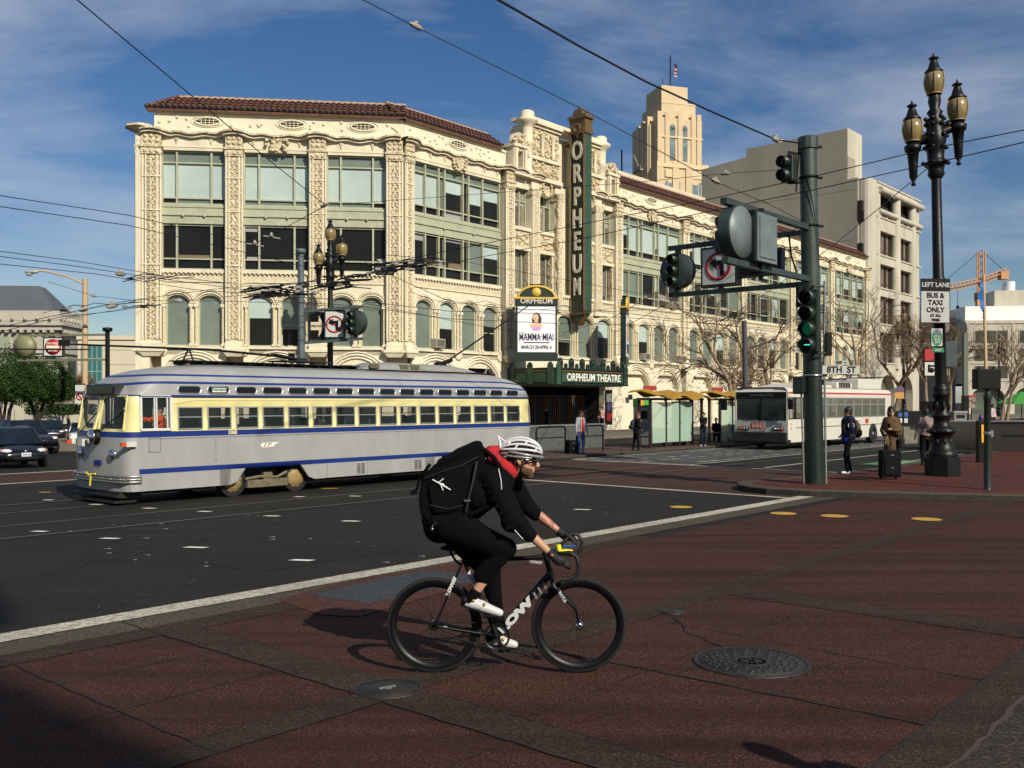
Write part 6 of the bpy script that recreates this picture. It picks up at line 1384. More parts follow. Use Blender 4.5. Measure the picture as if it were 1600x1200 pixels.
# trucks
def truck(xc):
    b = MB(); b.box(xc - 1.05, xc + 1.05, -.8, .8, .22, .62); b.build('truck_frame', [under], tram)
    for s in (-1, 1):
        for dxw in (-.80, .80):
            y = s * .94; b = MB(); b.lathe([(.315, -.08), (.315, .0), (.34, .02), (.34, .06)][::-1], (xc + dxw, y - s * .04, .315), 26, 0, ax=(0, -s, 0)); b.lathe([(.30, .0), (.29, -.03), (.18, -.045), (.17, -.06), (.05, -.07), (.0, -.07)], (xc + dxw, y, .315), 26, 1, ax=(0, -s, 0))
            for q in range(8): a = q * PI / 4; b.ell((xc + dxw + .2 * math.cos(a), y + s * .045, .315 + .2 * math.sin(a)), .016, 5, 4, 0)
            b.build('wheel', [under, tan_w], tram)
        y = s * 1.05; b = MB(); b.box(xc - .52, xc + .50, y - .05, y + .05, .17, .33); b.tube([(xc - .55, y, .36), (xc - .2, y + s * .02, .40), (xc + .25, y, .36), (xc + .5, y, .46)], .035, 6); b.box(xc - .1, xc + .12, y - .03, y + .06, .3, .48)
        for q in range(7): b.ell((xc - .42 + q * .14, y + s * .05, .25), .02, 5, 4)
        b.build('side_frame', [tan_g], tram, bevel=.01)
truck(3.75); truck(9.65)
b = MB(); b.box(4.9, 8.4, -.95, .95, .2, .62); b.box(1.1, 2.5, -.9, .9, .2, .6); b.box(11, 12.5, -.9, .9, .2, .6); b.build('underfloor_box', [under], tram)
# roof: walkway, pole base, stowed pole, ventilator pod, raised pole
b = MB(); b.box(2.2, 7.0, -.28, -.02, 2.86, 2.885); b.box(2.2, 7.0, .1, .3, 2.86, 2.885)
for i in range(13): b.box(2.3 + i * .38, 2.36 + i * .38, -.26, .28, 2.80, 2.86)
b.build('roof_walkway', [black_metal], tram)
b = MB(); b.tube([(2.55, -.1, 2.88), (2.50, -.02, 3.12)], .02, 6); b.tube([(2.42, .1, 2.88), (2.50, .02, 3.12)], .02, 6); b.box(2.42, 2.56, -.08, .12, 3.10, 3.15); b.build('pole_hook_stand', [under], tram)
b = MB(); b.box(4.7, 6.1, -.3, .3, 2.93, 2.96)
for x in (4.8, 5.9): b.tube([(x, -.25, 2.86), (x, -.25, 2.94)], .02, 5); b.tube([(x, .25, 2.86), (x, .25, 2.94)], .02, 5)
for y in (-.08, 0, .08): b.tube([(5.35, y, 3.0), (4.65, y, 3.09)], .035, 7)
for k in range(12): b.tube([(4.7 + k * .055, -.12, 3.08 - k * .007), (4.7 + k * .055, .12, 3.08 - k * .007)], .012, 5)
b.box(5.2, 5.5, -.15, .15, 2.95, 3.03); b.build('trolley_base', [under], tram)
b = MB(); b.tube([(5.0, 0, 3.05), (3.0, 0, 3.14), (-.1, 0, 3.12)], [.028, .025, .018], 8); b.box(-.25, -.05, -.03, .03, 3.08, 3.2); b.build('stowed_trolley_pole', [black_metal], tram)
b = MB(); n = 14; vs = []
for i, x in enumerate((7.05, 7.15, 7.4, 8.0, 10.2, 10.8, 11.2)):
    h = [.02, .12, .19, .22, .20, .13, .02][i]; w_ = [.36, .42, .46, .48, .46, .44, .36][i]
    for j_ in range(n + 1): a = PI * j_ / n; vs.append((x, -w_ * math.cos(a) * 1.0, 2.80 + h * math.sin(a) ** .6))
b.add(vs, [(i * (n + 1) + q, i * (n + 1) + q + 1, (i + 1) * (n + 1) + q + 1, (i + 1) * (n + 1) + q) for i in range(6) for q in range(n)], 0, True); b.build('roof_ventilator', [mat('ventilator_grey', (.25, .25, .23), .6, 0, .15, 2)], tram)
for x0 in (8.15, 8.52, 7.15): b = MB(); b.box(x0, x0 + .30, -.485, -.44, 2.84, 2.95); b.build('ventilator_grille', [mat('grille_brown', (.10, .08, .04), .7)], tram)
b = MB(); b.box(7.0, 11.2, -.5, -.44, 2.79, 2.81); b.box(11.2, 12.0, -.3, .3, 2.76, 2.80); b.build('roof_board', [black_metal], tram)
b = MB(); b.tube([(10.0, 0, 3.0), (10.5, 0, 3.16)], .06, 8); b.tube([(10.3, 0, 3.1), (13.9, 0, 4.95)], [.028, .016], 8); b.tube([(9.9, 0, 3.0), (10.2, 0, 3.02)], .09, 8); b.build('raised_trolley_pole', [black_metal], tram)
b = MB(); b.tube([(11.8, -.1, 2.78), (11.86, -.1, 3.0), (11.93, -.1, 3.03), (11.96, -.1, 2.97)], .012, 5); b.tube([(11.7, -.1, 2.78), (11.84, -.1, 2.95)], .012, 5); b.build('roof_hook', [steel], tram)

# ================================================================ TROLLEYBUS
bus_w = mat('bus_off_white', (.60, .565, .48), .4, 0, .06, 1); bus_g = mat('bus_front_grey', (.40, .39, .36), .4, 0, .05, 2); bus_red = mat('bus_red_band', (.50, .035, .03), .4); skirt_b = mat('bus_black_bumper', (.012, .012, .012), .5)
bus = thing('trolleybus', 'white trolleybus with a red roof band and black bumper stopped at the island', 'bus', M(37.3, 18.5, 0), MROT)
BL, BW, BH = 11.9, 1.2, 2.62
b = MB()
zb_ = [(.32, 0), (.95, 0), (1.28, 0), (2.20, 0), (2.34, 0), (2.42, 0), (2.52, .05), (2.60, .16), (2.62, .5)]
def bring(x, ins): return [(x, -(BW - i_), z) for z, i_ in [(z, i_ + ins) for z, i_ in zb_]]
# sides with window holes
wx = [1.55 + 0, 2.85] ; cols_ = [0.0, .10, .42, .62, 1.5, 1.62, 2.75] + [2.95 + i * 1.02 for i in range(9)] + [BL]
for s in (-1, 1):
    ws_ = []
    for k in range(len(cols_) - 1):
        x0, x1 = cols_[k], cols_[k + 1]
        for q in range(len(zb_) - 1):
            (z0, i0), (z1, i1) = zb_[q], zb_[q + 1]
            if q == 2 and (k == 2 or k == 4 and False or 0.6 < x0 < 11.0): ws_.append((x0, x1)); continue
            if q == 0 and 9.0 < (x0 + x1) / 2 < 9.95: pass
            b.add([(x0, s * (BW - i0), z0), (x1, s * (BW - i0), z0), (x1, s * (BW - i1), z1), (x0, s * (BW - i1), z1)], [(0, 1, 2, 3)], {4: 1}.get(q, 0), q > 4)
b.add([(BL, -(BW - i_), z) for z, i_ in zb_] + [(BL, (BW - i_), z) for z, i_ in reversed(zb_)], [tuple(range(18))], 0)
b.add([(0.04, -(BW - .5), 2.62), (BL, -(BW - .5), 2.62), (BL, BW - .5, 2.62), (.04, BW - .5, 2.62)], [(0, 1, 2, 3)], 0)
# front
fz = [(.42, 0), (1.22, 0)]
b.add([(0, -BW, .42), (0, BW, .42), (0, BW, 1.22), (0, -BW, 1.22)], [(0, 1, 2, 3)], 2)
b.add([(.0, -BW, 2.42), (.0, BW, 2.42), (.06, BW - .05, 2.52), (.06, -BW + .05, 2.52)], [(0, 1, 2, 3)], 0); b.add([(.06, BW - .05, 2.52), (.06, -BW + .05, 2.52), (.2, -BW + .5, 2.62), (.2, BW - .5, 2.62)], [(0, 1, 2, 3)], 0)
for s in (-1, 1): b.box(0, .1, s * BW - .07 if s > 0 else -BW, BW if s > 0 else -BW + .07, 1.22, 2.42, 0)
b.build('body', [bus_w, bus_red, bus_g], bus)
b = MB(); b.box(.03, .06, -BW + .07, BW - .07, 1.22, 2.14); b.build('windshield', [mat('bus_windshield_glass', (.02, .03, .03), .06, 0, .5, 1.5, spec=.9)], bus)
b = MB(); b.box(-.01, .05, -BW + .07, BW - .07, 2.14, 2.42, 0); b.box(-.02, .03, -.02, .02, 1.22, 2.14, 0); b.build('sign_band', [black_metal], bus)
b = MB(); put_text(b, '5  MARKET STREET', .14, (-.015, 0, 2.28), (0, -1, 0), (0, 0, 1), 0, .002, .0, .95) if False else [b.box(-.014, -.01, -.55 + k * .09, -.50 + k * .09, 2.24, 2.33) for k in range(12)]; b.build('destination_display', [mat('dim_led_green', (.05, .08, .06), .5)], bus)
for s in (-1, 1):
    for (x0, x1) in [(.10, .62)] + [(.72, 1.5)] + [(1.62, 2.75)] + [(2.95 + i * 1.02 + .02, 2.95 + (i + 1) * 1.02 - .02) for i in range(8)]:
        b = MB(); y = s * (BW - .01)
        for a_, c_, e_, f_ in ((x0, x1, 1.28, 1.32), (x0, x1, 2.16, 2.20), (x0, x0 + .05, 1.28, 2.2), (x1 - .05, x1, 1.28, 2.2)): b.box(a_, c_, y - .02, y + .02, e_, f_)
        if x0 > 2.9: b.box(x0 + .05, x1 - .05, y - .015, y + .015, 1.86, 1.90)
        o = b.build('window', [mat('bus_frame_alloy', (.34, .33, .30), .4, .3) if x0 > 2.9 else black_metal], bus)
        g = MB(); g.box(x0, x1, y - .012, y - .002, 1.28, 2.2); g.build('pane', [mat('bus_side_glass', (.18, .19, .14), .05, 0, alpha=.45, spec=.8)], o)
b = MB(); b.box(.2, 11.8, -BW + .05, BW - .05, .55, .62); b.build('floor', [under], bus)
b = MB()
for i in range(9):
    for s in (-1, 1): b.box(3.1 + i, 3.5 + i, min(s * .4, s * 1.1), max(s * .4, s * 1.1), .9, 1.0); b.box(3.4 + i, 3.5 + i, min(s * .4, s * 1.1), max(s * .4, s * 1.1), .95, 1.5)
b.build('seats', [mat('bus_seat', (.06, .04, .03), .7)], bus)
b = MB(); b.box(-.22, .0, -BW - .02, BW + .02, .32, .74); b.box(-.1, .3, -BW - .01, BW + .01, .25, .45); b.build('bumper', [skirt_b], bus, bevel=.04)
for s in (-1, 1):
    b = MB(); b.box(-.03, .0, s * .78 - .24, s * .78 + .24, .80, .95, 0); b.build('headlight_panel', [black_metal], bus)
    for d, m_ in ((-.15, chrome), (.0, chrome), (.16, mat('amber_red_lamp', (.6, .07, .02)))): b = MB(); b.lathe([(.065, 0), (.06, .02), (.01, .03)], (-.03, s * (.78 + d), .875), 12, ax=(-1, 0, 0)); b.build('headlight' if m_ is chrome else 'turn_lamp', [m_], bus)
b = MB(); K = [(-.3, y, z) for y, z in ((-.3, .78), (-.3, 1.15), (.3, 1.15), (.3, .78), (-.3, .78))]; b.tube(K, .015, 5); b.tube([(-.05, -.6, 1.18), (-.3, -.7, 1.2), (-.3, .7, 1.2), (-.05, .6, 1.18)], .015, 5); [b.tube([(-.3, y, .8), (-.3, y, 1.15)], .01, 4) for y in (-.1, .1)]; b.build('bicycle_rack', [black_metal], bus)
b = MB(); b.box(-.012, 0, -.1, .45, .88, 1.10, 0); b.box(-.02, -.012, -.04, .38, .92, 1.06, 1); b.build('front_placard', [mat('placard_red', (.45, .06, .05), .5), mat('placard_pink', (.55, .3, .25), .5)], bus)
b = MB(); b.box(-.012, 0, -.95, -.65, 1.0, 1.12); b.build('front_grille', [mat('grille_blue_grey', (.12, .14, .18), .6)], bus)
b = MB(); b.tube([(.05, BW, 2.2), (-.35, BW + .25, 2.2), (-.4, BW + .3, 2.1)], .02, 6); b.box(-.48, -.34, BW + .18, BW + .42, 1.65, 2.15); b.build('mirror', [black_metal], bus); b = MB(); b.tube([(.05, -BW, 2.15), (-.2, -BW - .2, 2.15)], .02, 6); b.box(-.28, -.16, -BW - .32, -BW - .12, 1.7, 2.12); b.build('mirror', [black_metal], bus)
b = MB(); b.box(.8, 11.85, -BW - .004, -BW, .90, .93); b.box(.8, 11.85, BW, BW + .004, .9, .93); b.build('waist_line', [black_metal], bus)
b = MB(); b.box(5.55, 8.0, -BW - .012, -BW, .97, 1.22, 0); b.box(5.6, 6.0, -BW - .016, -BW - .012, 1.0, 1.14, 1); b.box(6.2, 7.9, -BW - .016, -BW - .012, 1.10, 1.13, 1); put_text(b, 'IMPACT start', .13, (7.0, -BW - .018, 1.17), (1, 0, 0), (0, 0, 1), 1, .001, .002) if False else None; b.build('side_advert', [mat('advert_paper', (.6, .58, .55), .5), mat('advert_orange', (.65, .16, .05), .5)], bus)
b = MB(); b.box(8.45, 8.85, -BW - .012, -BW, .98, 1.20); b.build('red_notice', [bus_red], bus)
b = MB(); b.box(.3, .36, -BW - .01, -BW + .0, .85, .95); b.box(.3, .36, -BW - .01, -BW, 1.05, 1.12); b.build('marker_lamp', [mat('amber_lamp', (.5, .15, .02), .4)], bus)
def road_wheel(root, x, y, r=.46, wdt=.26, out=-1, hub=chrome):
    b = MB(); b.lathe([(r * .62, -wdt / 2), (r * .95, -wdt / 2), (r, -wdt * .35), (r, wdt * .35), (r * .95, wdt / 2), (r * .62, wdt / 2), (r * .62, -wdt / 2)], (x, y, r), 26, ax=(0, 1, 0)); w_ = b.build('wheel', [rubber], root)
    b = MB(); s = out; b.lathe([(r * .64, 0), (r * .60, .02), (r * .5, -.06), (r * .25, -.05), (r * .2, .03), (.0, .04)], (x, y + s * (wdt / 2 - .02), r), 20, ax=(0, s, 0))
    for q in range(8): a = q * PI / 4; b.ell((x + r * .36 * math.cos(a), y + s * (wdt / 2 - .03), r + r * .36 * math.sin(a)), r * .05, 5, 4)
    b.build('rim', [hub], w_)
for x in (2.2, 9.45):
    for s in (-1, 1):
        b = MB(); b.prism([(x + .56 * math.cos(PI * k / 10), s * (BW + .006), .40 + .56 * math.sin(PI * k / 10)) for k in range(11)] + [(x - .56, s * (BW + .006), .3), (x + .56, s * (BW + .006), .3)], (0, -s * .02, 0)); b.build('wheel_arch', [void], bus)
        road_wheel(bus, x, s * (BW - .09), .46, .24, s)
b = MB(); b.box(3.2, 5.3, -.9, .9, 2.62, 2.76); b.prism([(1.0, -.8, 2.62), (3.2, -.8, 2.84), (3.2, .8, 2.84), (1.0, .8, 2.62)], (0, 0, .01)) ; b.box(6.2, 8.0, -.75, .75, 2.62, 2.92); b.box(8.3, 11.3, -.95, .85, 2.62, 3.12); b.build('roof_unit', [bus_w], bus, bevel=.06)
b = MB(); [b.box(6.4 + k * .2, 6.5 + k * .2, -.78, -.74, 2.66, 2.9) for k in range(7)]; b.build('roof_unit_grille', [under], bus)
b = MB(); [b.tube([(5.2 + k * .15, -.5 + k * .1, 2.7), (5.5 + k * .1, -.4 + .1 * k, 3.0)], .035, 6) for k in range(6)]; b.tube([(5.4, -.3, 3.0), (13.5, -.4, 3.3)], .03, 6); b.tube([(5.4, .3, 3.0), (13.5, .4, 3.3)], .03, 6); b.build('trolley_gear', [under], bus)

# ================================================================ CARS
def car(name, label, cat, loc, rz, paint, L=4.2, W=1.7, H=1.45, kind='hatch', group=None, plate=True):
    """local +x = forward"""
    t = thing(name, label, cat, loc, rz, group); h = L / 2; w = W / 2
    if kind == 'hatch': st = [(-h, .45, .80, .86), (-h + .1, .30, .98, .95), (-h + .7, .22, 1.0, 1.0), (0, .20, .96, 1.0), (h - 1.15, .20, .93, 1.0), (h - .5, .22, .84, .97), (h - .12, .26, .70, .86), (h, .34, .56, .70)]; cab = [(-h + .12, 0, .72), (-h + .45, 1, .80), (-.3, 1.04, .86), (.45, 1, .84), (h - .75, 0, .88)]
    elif kind == 'sedan': st = [(-h, .4, .80, .84), (-h + .15, .28, .98, .93), (-h + .9, .22, 1.0, 1.0), (0, .2, .93, 1.0), (h - 1.3, .2, .90, 1.0), (h - .5, .22, .80, .96), (h - .12, .26, .68, .86), (h, .34, .56, .72)]; cab = [(-h + .55, 0, .80), (-h + 1.25, .95, .78), (-.1, 1, .82), (.45, .96, .82), (1.2, 0, .90)]
    else: st = [(-h, .5, 1.0, .94), (-h + .1, .4, 1.08, .98), (-h + .9, .35, 1.1, 1.0), (0, .35, 1.08, 1.0), (h - 1.2, .35, 1.08, 1.0), (h - .4, .38, 1.02, .97), (h, .5, .85, .88)]; cab = [(-h + 1.9, 0, .92), (-h + 2.1, 1, .84), (.4, 1.02, .86), (.75, 1, .86), (1.35, 0, .92)]
    b = MB(); vs = []; n = 9
    for x, z0, z1, f in st:
        ww = w * f; vs += [(x, -ww * .92, z0), (x, -ww, z0 + .14), (x, -ww, z0 + (z1 - z0) * .62), (x, -ww * .95, z1 - .06), (x, -ww * .55, z1 + .01), (x, ww * .55, z1 + .01), (x, ww * .95, z1 - .06), (x, ww, z0 + (z1 - z0) * .62), (x, ww, z0 + .14), (x, ww * .92, z0)]
    m_ = 10; fs = [(i * m_ + j_, i * m_ + (j_ + 1) % m_, (i + 1) * m_ + (j_ + 1) % m_, (i + 1) * m_ + j_) for i in range(len(st) - 1) for j_ in range(m_)]
    b.add(vs, fs + [tuple(range(m_)), tuple(range((len(st) - 1) * m_, len(st) * m_))], 0, True); body = b.build('body', [paint], t)
    sd = body.modifiers.new('s', 'SUBSURF'); sd.levels = sd.render_levels = 2
    zb = .90 if kind != 'pickup' else 1.05; b = MB(); vs = []
    for x, f, ww in cab:
        zz = zb + (H - zb) * f; q = w * ww; vs += [(x, -w * .93, zb - .04), (x, -q * (1 - .12 * f), zz), (x, q * (1 - .12 * f), zz), (x, w * .93, zb - .04)]
    fs = []
    for i in range(len(cab) - 1):
        o = i * 4; fs += [(o, o + 4, o + 5, o + 1), (o + 1, o + 5, o + 6, o + 2), (o + 2, o + 6, o + 7, o + 3)]
    b.add(vs, [f_ for k, f_ in enumerate(fs)], 0, False)
    for k, f_ in enumerate(fs): b.mi[k] = 1 if (k % 3 == 1 and 0 < k // 3 < len(cab) - 2) else 0
    b.build('greenhouse', [mat('car_window_glass', (.012, .018, .024), .06, 0, .5, .8, spec=.9), paint], t, bevel=.07, seg=3)
    b = MB()   # roof pillars
    for s in (0, 3):
        r_ = [Vector(vs[i * 4 + (1 if s == 0 else 2)]) for i in range(len(cab))]; b.tube(r_, .035, 6)
        mid = 2; b.bar(vs[mid * 4 + (0 if s == 0 else 3)], r_[mid], .06, .05)
    b.build('pillar', [paint], t)
    R_ = .31 if kind != 'pickup' else .38
    for x in (-h + .75, h - .78):
        for s in (-1, 1):
            b = MB(); b.lathe([(R_ + .07, 0), (R_ + .07, .03), (.01, .03)], (x, s * (w - .02), R_), 20, ax=(0, s, 0)); b.build('wheel_arch', [void], t)
            road_wheel(t, x, s * (w - .07), R_, .2, s, steel)
    for s in (-1, 1):
        b = MB(); b.ell((h - .28, s * w * .68, .66 if kind != 'pickup' else .85), (.22, .17, .09), 12, 8, rot=Matrix.Rotation(s * R(-28), 3, 'Z')); b.build('headlight', [mat('headlight_glass', (.75, .75, .72), .1, .2)], t)
        b = MB(); b.ell((h - .28 - .16, s * w * .86, .70 if kind != 'pickup' else .9), (.09, .06, .05), 8, 6); b.build('turn_lamp', [mat('amber_red_lamp', (.6, .07, .02))], t)
        b = MB(); b.ell((.72, s * (w + .10), zb + .06), (.09, .11, .08), 10, 7); b.build('mirror', [paint if kind == 'sedan' else (chrome if kind == 'pickup' else paint)], t)
        b = MB(); b.ell((h - .14, s * w * .6, .36), (.06, .12, .05), 8, 6); b.build('fog_lamp', [chrome], t)
    b = MB(); b.box(h - .08, h + .01, -w * .5, w * .5, .33, .44); b.build('lower_grille', [black_metal], t, bevel=.02)
    if plate:
        b = MB(); b.box(h + .0, h + .03, -.16, .16, .46, .60); b.build('licence_plate', [mat('plate_white', (.6, .6, .6), .5)], t); b = MB(); [b.box(h + .03, h + .034, -.12 + k * .04, -.095 + k * .04, .50, .55) for k in range(7)]; b.build('plate_characters', [mat('plate_ink', (.08, .06, .2), .5)], t)
    b = MB(); b.ell((h - .02, 0, .66), (.02, .06, .04), 10, 6); b.build('badge', [chrome], t)
    return t
blk = mat('black_car_paint', (.008, .008, .010), .22, .1, spec=.6, coat=.4); blk2 = mat('dark_navy_car_paint', (.012, .013, .018), .25, .1, spec=.6, coat=.4)
wht = mat('white_car_paint', (.68, .67, .63), .3, 0, spec=.5, coat=.3)
p = gp(42, 733); hc_ = car('hatchback_car', 'black hatchback facing the crossing with bright headlights', 'car', (p.x - 1.2, p.y + 1.35, 0), R(-47), blk, 3.8, 1.7, 1.50, 'hatch'); hc_.scale = (.84, .84, .80)
p = gp(34, 712); pk = car('pickup_truck', 'dark pickup truck waiting just behind the black hatchback', 'pickup truck', (p.x - 1.2, p.y + 1.9, 0), R(-35), blk2, 5.2, 1.85, 1.78, 'pickup', plate=False); pk.scale = (.8, .8, .72)
p = gp(100, 695); tx = car('taxi', 'white taxi with a roof sign and dark decals left of the tram nose', 'car', (p.x + .3, p.y + 1.3, 0), R(-66), wht, 4.7, 1.8, 1.5, 'sedan'); tx.scale = (.72, .72, .68)
b = MB(); b.box(-.1, .1, -.3, .3, 1.5, 1.66); b.build('roof_sign', [mat('roof_sign_cream', (.6, .58, .5), .4)], tx, bevel=.03); b = MB(); [b.box(1.1 + k * .0, 1.16, -.5 + k * .22, -.36 + k * .22, .905, .92) for k in range(5)]; b.box(-.9, 1.2, -.912, -.905, .62, .66, 1); b.box(-.9, 1.2, .905, .912, .62, .66, 1); b.build('decal', [black_paint, red_paint], tx)
p = gp(72, 690); ds = car('dark_saloon', 'dark saloon car half hidden between the pickup truck and the white taxi', 'car', (p.x - 1, p.y + 2.5, 0), R(-60), blk2, 4.6, 1.8, 1.48, 'sedan', plate=False); ds.scale = (.7, .7, .7)
# ================================================================ PEOPLE
skin_l = mat('light_skin', (.52, .28, .17), .5, 0, .12, 9, spec=.35); skin_m = mat('brown_skin', (.22, .11, .065), .5, 0, .1, 9); skin_t = mat('tan_skin', (.36, .19, .11), .5, 0, .1, 9)
def cloth(n, c, v=.25): return mat(n, c, .9, 0, v, 6, .35, 30, spec=.12)
def ik(a, b, l1, l2, hint):
    a = Vector(a); b = Vector(b); d = b - a; L = min(d.length, (l1 + l2) * .999); d.normalize(); x = (l1 * l1 - l2 * l2 + L * L) / (2 * L); h = math.sqrt(max(0, l1 * l1 - x * x)); hv = Vector(hint); hv -= d * hv.dot(d); hv.normalize()
    return a + d * x + hv * h, a + d * L
def person(label, loc, rz, H=1.7, group=None, skin=skin_m, top=None, legs_m=None, hair=None, shoes=None, hands=((.12, .24, .82), (.12, -.24, .82)), feet=((.02, .10, 0), (-.02, -.10, 0)), head_turn=0, nod=0, lean=0.0, hairlen=0, coat=0, hip=None, vox=.016, sleeves=True, knee=None, extra=None, fat=1.0):
    """faces local +x; sizes for 1.75 m, scaled to H"""
    t = thing('person', label, 'person', loc, rz, group); s = H / 1.75; t.scale = (s, s, s)
    hz = hip or Vector((0, 0, .93)); hz = Vector(hz); T = Matrix.Rotation(lean, 4, 'Y'); up = lambda x, y, z: hz + T @ Vector((x, y, z - .93))
    sh = [up(0, k * .185, 1.44) for k in (1, -1)]; hp = [hz + Vector((0, k * .09, 0)) for k in (1, -1)]
    el = []; wr = []; kn = []; an = []
    for i, k in enumerate((1, -1)):
        e, w_ = ik(sh[i], hands[i], .29, .26, (-.7, k * .5, -.4)); el.append(e); wr.append(w_)
        f = Vector(feet[i]) + Vector((0, 0, .08)); q, f = ik(hp[i], f, .44, .42, knee or (1, k * .05, 0)); kn.append(q); an.append(f)
    nk = up(.0, 0, 1.50); hd = up(.025, 0, 1.64); HR = Matrix.Rotation(head_turn, 3, 'Z') @ Matrix.Rotation(nod, 3, 'Y'); hp_ = lambda x, y, z: hd + HR @ Vector((x, y, z))
    b = MB(); F_ = fat
    rad_cap(b, up(0, 0, .98), up(0, 0, 1.36), .125 * F_, .14 * F_, 14); b.ell(up(0, 0, 1.30), (.12 * F_, .185, .16), 14, 10); b.ell(hz, (.125 * F_, .165, .13), 14, 10)
    rad_cap(b, up(0, 0, 1.44), nk + (hd - nk) * .4, .058, .052)
    b.ell(hp_(-.01, 0, .03), (.098, .078, .105), 16, 12, rot=HR); b.ell(hp_(.03, 0, -.045), (.062, .058, .075), 14, 10, rot=HR); b.ell(hp_(.098, 0, -.012), (.022, .015, .026), 8, 6); b.ell(hp_(.085, 0, -.05), (.014, .026, .010), 8, 6); b.ell(hp_(.078, 0, -.088), (.018, .024, .018), 8, 6)
    for k in (1, -1): b.ell(hp_(-.008, k * .078, -.005), (.022, .012, .032), 8, 6, rot=HR)
    for i, k in enumerate((1, -1)):
        rad_cap(b, sh[i] - Vector((0, k * .05, 0)), el[i], .052, .040); rad_cap(b, el[i], wr[i], .040, .026)
        d = (wr[i] - el[i]).normalized(); sd = d.cross(Vector((0, 0, 1))); sd = sd.normalized() if sd.length > .1 else Vector((0, 1, 0)); pm = wr[i] + d * .05
        b.ell(pm, (.032, .022, .045), 8, 6, rot=Vector((0, 0, 1)).rotation_difference(d).to_matrix())
        for q in range(4): c0 = pm + sd * (.018 * (q - 1.5)) + d * .03; rad_cap(b, c0, c0 + d * (.045 - .006 * abs(q - 1.2)) + Vector((0, 0, -.012)), .0095, .0085, 6)
        rad_cap(b, pm + sd * .02, pm + sd * .045 + d * .03, .011, .009, 6)
        rad_cap(b, hp[i], kn[i], .085, .056); rad_cap(b, kn[i], an[i], .054, .036); ft = an[i] + Vector((.13, k * .02, -.05)); rad_cap(b, an[i] + Vector((-.03, 0, -.045)), ft, .036, .028)
    body = remesh(b, 'body', [skin], t, vox, 3)
    g = MB()
    rad_cap(g, up(0, 0, .98), up(0, 0, 1.36), .145 * F_, .16 * F_, 14); g.ell(up(0, 0, 1.30), (.14 * F_, .205, .175), 14, 10); g.ell(up(0, 0, .97), (.15 * F_, .185, .12), 14, 10)
    rad_cap(g, up(-.01, 0, 1.43), up(-.01, 0, 1.49), .085, .068)
    for i, k in enumerate((1, -1)):
        rad_cap(g, sh[i] - Vector((0, k * .04, 0)), el[i], .07, .056)
        if sleeves: rad_cap(g, el[i], el[i].lerp(wr[i], .93), .054, .042)
    if coat: 
        c0 = hz + Vector((0, 0, -.02)); g.lathe([(.01, 0), (.19, 0), (.185, coat * .5), (.17, coat), (.01, coat)], c0 - Vector((0, 0, coat)), 16)
    remesh(g, 'jacket', [top], t, vox, 3)
    g = MB(); g.ell(hz + Vector((0, 0, .02)), (.142 * F_, .178, .13), 14, 10)
    for i, k in enumerate((1, -1)): rad_cap(g, hp[i], kn[i], .098, .070); rad_cap(g, kn[i], an[i] + Vector((0, 0, -.02)), .068, .055)
    remesh(g, 'trousers', [legs_m], t, vox, 3)
    for i, k in enumerate((1, -1)):
        g = MB(); a_ = an[i]; g.ell(a_ + Vector((-.03, 0, -.035)), (.055, .045, .045), 10, 7); rad_cap(g, a_ + Vector((-.02, 0, -.045)), a_ + Vector((.13, k * .02, -.05)), .042, .036); remesh(g, 'shoe', [shoes], t, .012, 2)
    if hair:
        g = MB(); g.ell(hp_(-.022, 0, .048), (.108, .090, .108), 16, 12, rot=HR)
        if hairlen: g.ell(hp_(-.055, 0, -.03), (.075, .098, .13 + hairlen * .4), 12, 9, rot=HR); 
        else: g.ell(hp_(-.06, 0, -.01), (.06, .08, .08), 12, 9, rot=HR)
        h = remesh(g, 'hair', [hair], t, .010, 2)
    e = MB()
    for k in (1, -1): e.ell(hp_(.083, k * .030, .012), (.010, .013, .007), 7, 5)
    e.build('eyes', [mat('dark_eye', (.02, .015, .012), .2)], t)
    t['hz'] = 1; del t['hz']
    return t, dict(sh=sh, el=el, wr=wr, kn=kn, an=an, hd=hd, hp_=hp_, up=up, s=s, HR=HR)
black_hair = mat('black_hair', (.006, .005, .005), .6); red_hair = mat('dark_red_hair', (.09, .018, .012), .6)
blk_c = cloth('black_cloth', (.005, .005, .006)); navy_c = cloth('navy_cloth', (.008, .010, .028)); jean = cloth('blue_denim', (.03, .05, .12)); dark_c = cloth('charcoal_cloth', (.010, .010, .012)); shoe_b = mat('black_shoe', (.012, .011, .011), .5); shoe_w = mat('white_shoe', (.6, .6, .6), .5)
def W(root, v): return root.matrix_world @ v
# man with backpack near the big pole (faces left)
p = gp(1326, 740, .14); fc = R(172)
t, J = person('man in a navy jacket with a brown backpack standing right of the thick green pole', (p.x, p.y, .14), fc, 1.70, skin=skin_m, top=navy_c, legs_m=blk_c, hair=black_hair, shoes=shoe_w, hands=((.16, .16, 1.02), (.16, -.14, 1.02)), feet=((.05, .07, 0), (-.06, -.09, 0)), nod=.12, fat=1.25)
b = MB(); g0 = J['up']; b.lathe([(.16, 0), (.175, .05), (.17, .12), (.01, .12)], g0(.02, 0, .86), 16); b.build('blue_shirt_hem', [cloth('bright_blue_cloth_shirt', (.01, .03, .35))], t)
b = MB(); [b.tube([J['sh'][i].lerp(J['el'][i], .55) + Vector((.075 * math.cos(a * PI / 6), .0, .075 * math.sin(a * PI / 6))) for a in range(13)], .010, 5) for i in (0, 1)]; b.build('sleeve_stripe', [mat('reflective_stripe', (.6, .6, .62), .4)], t)
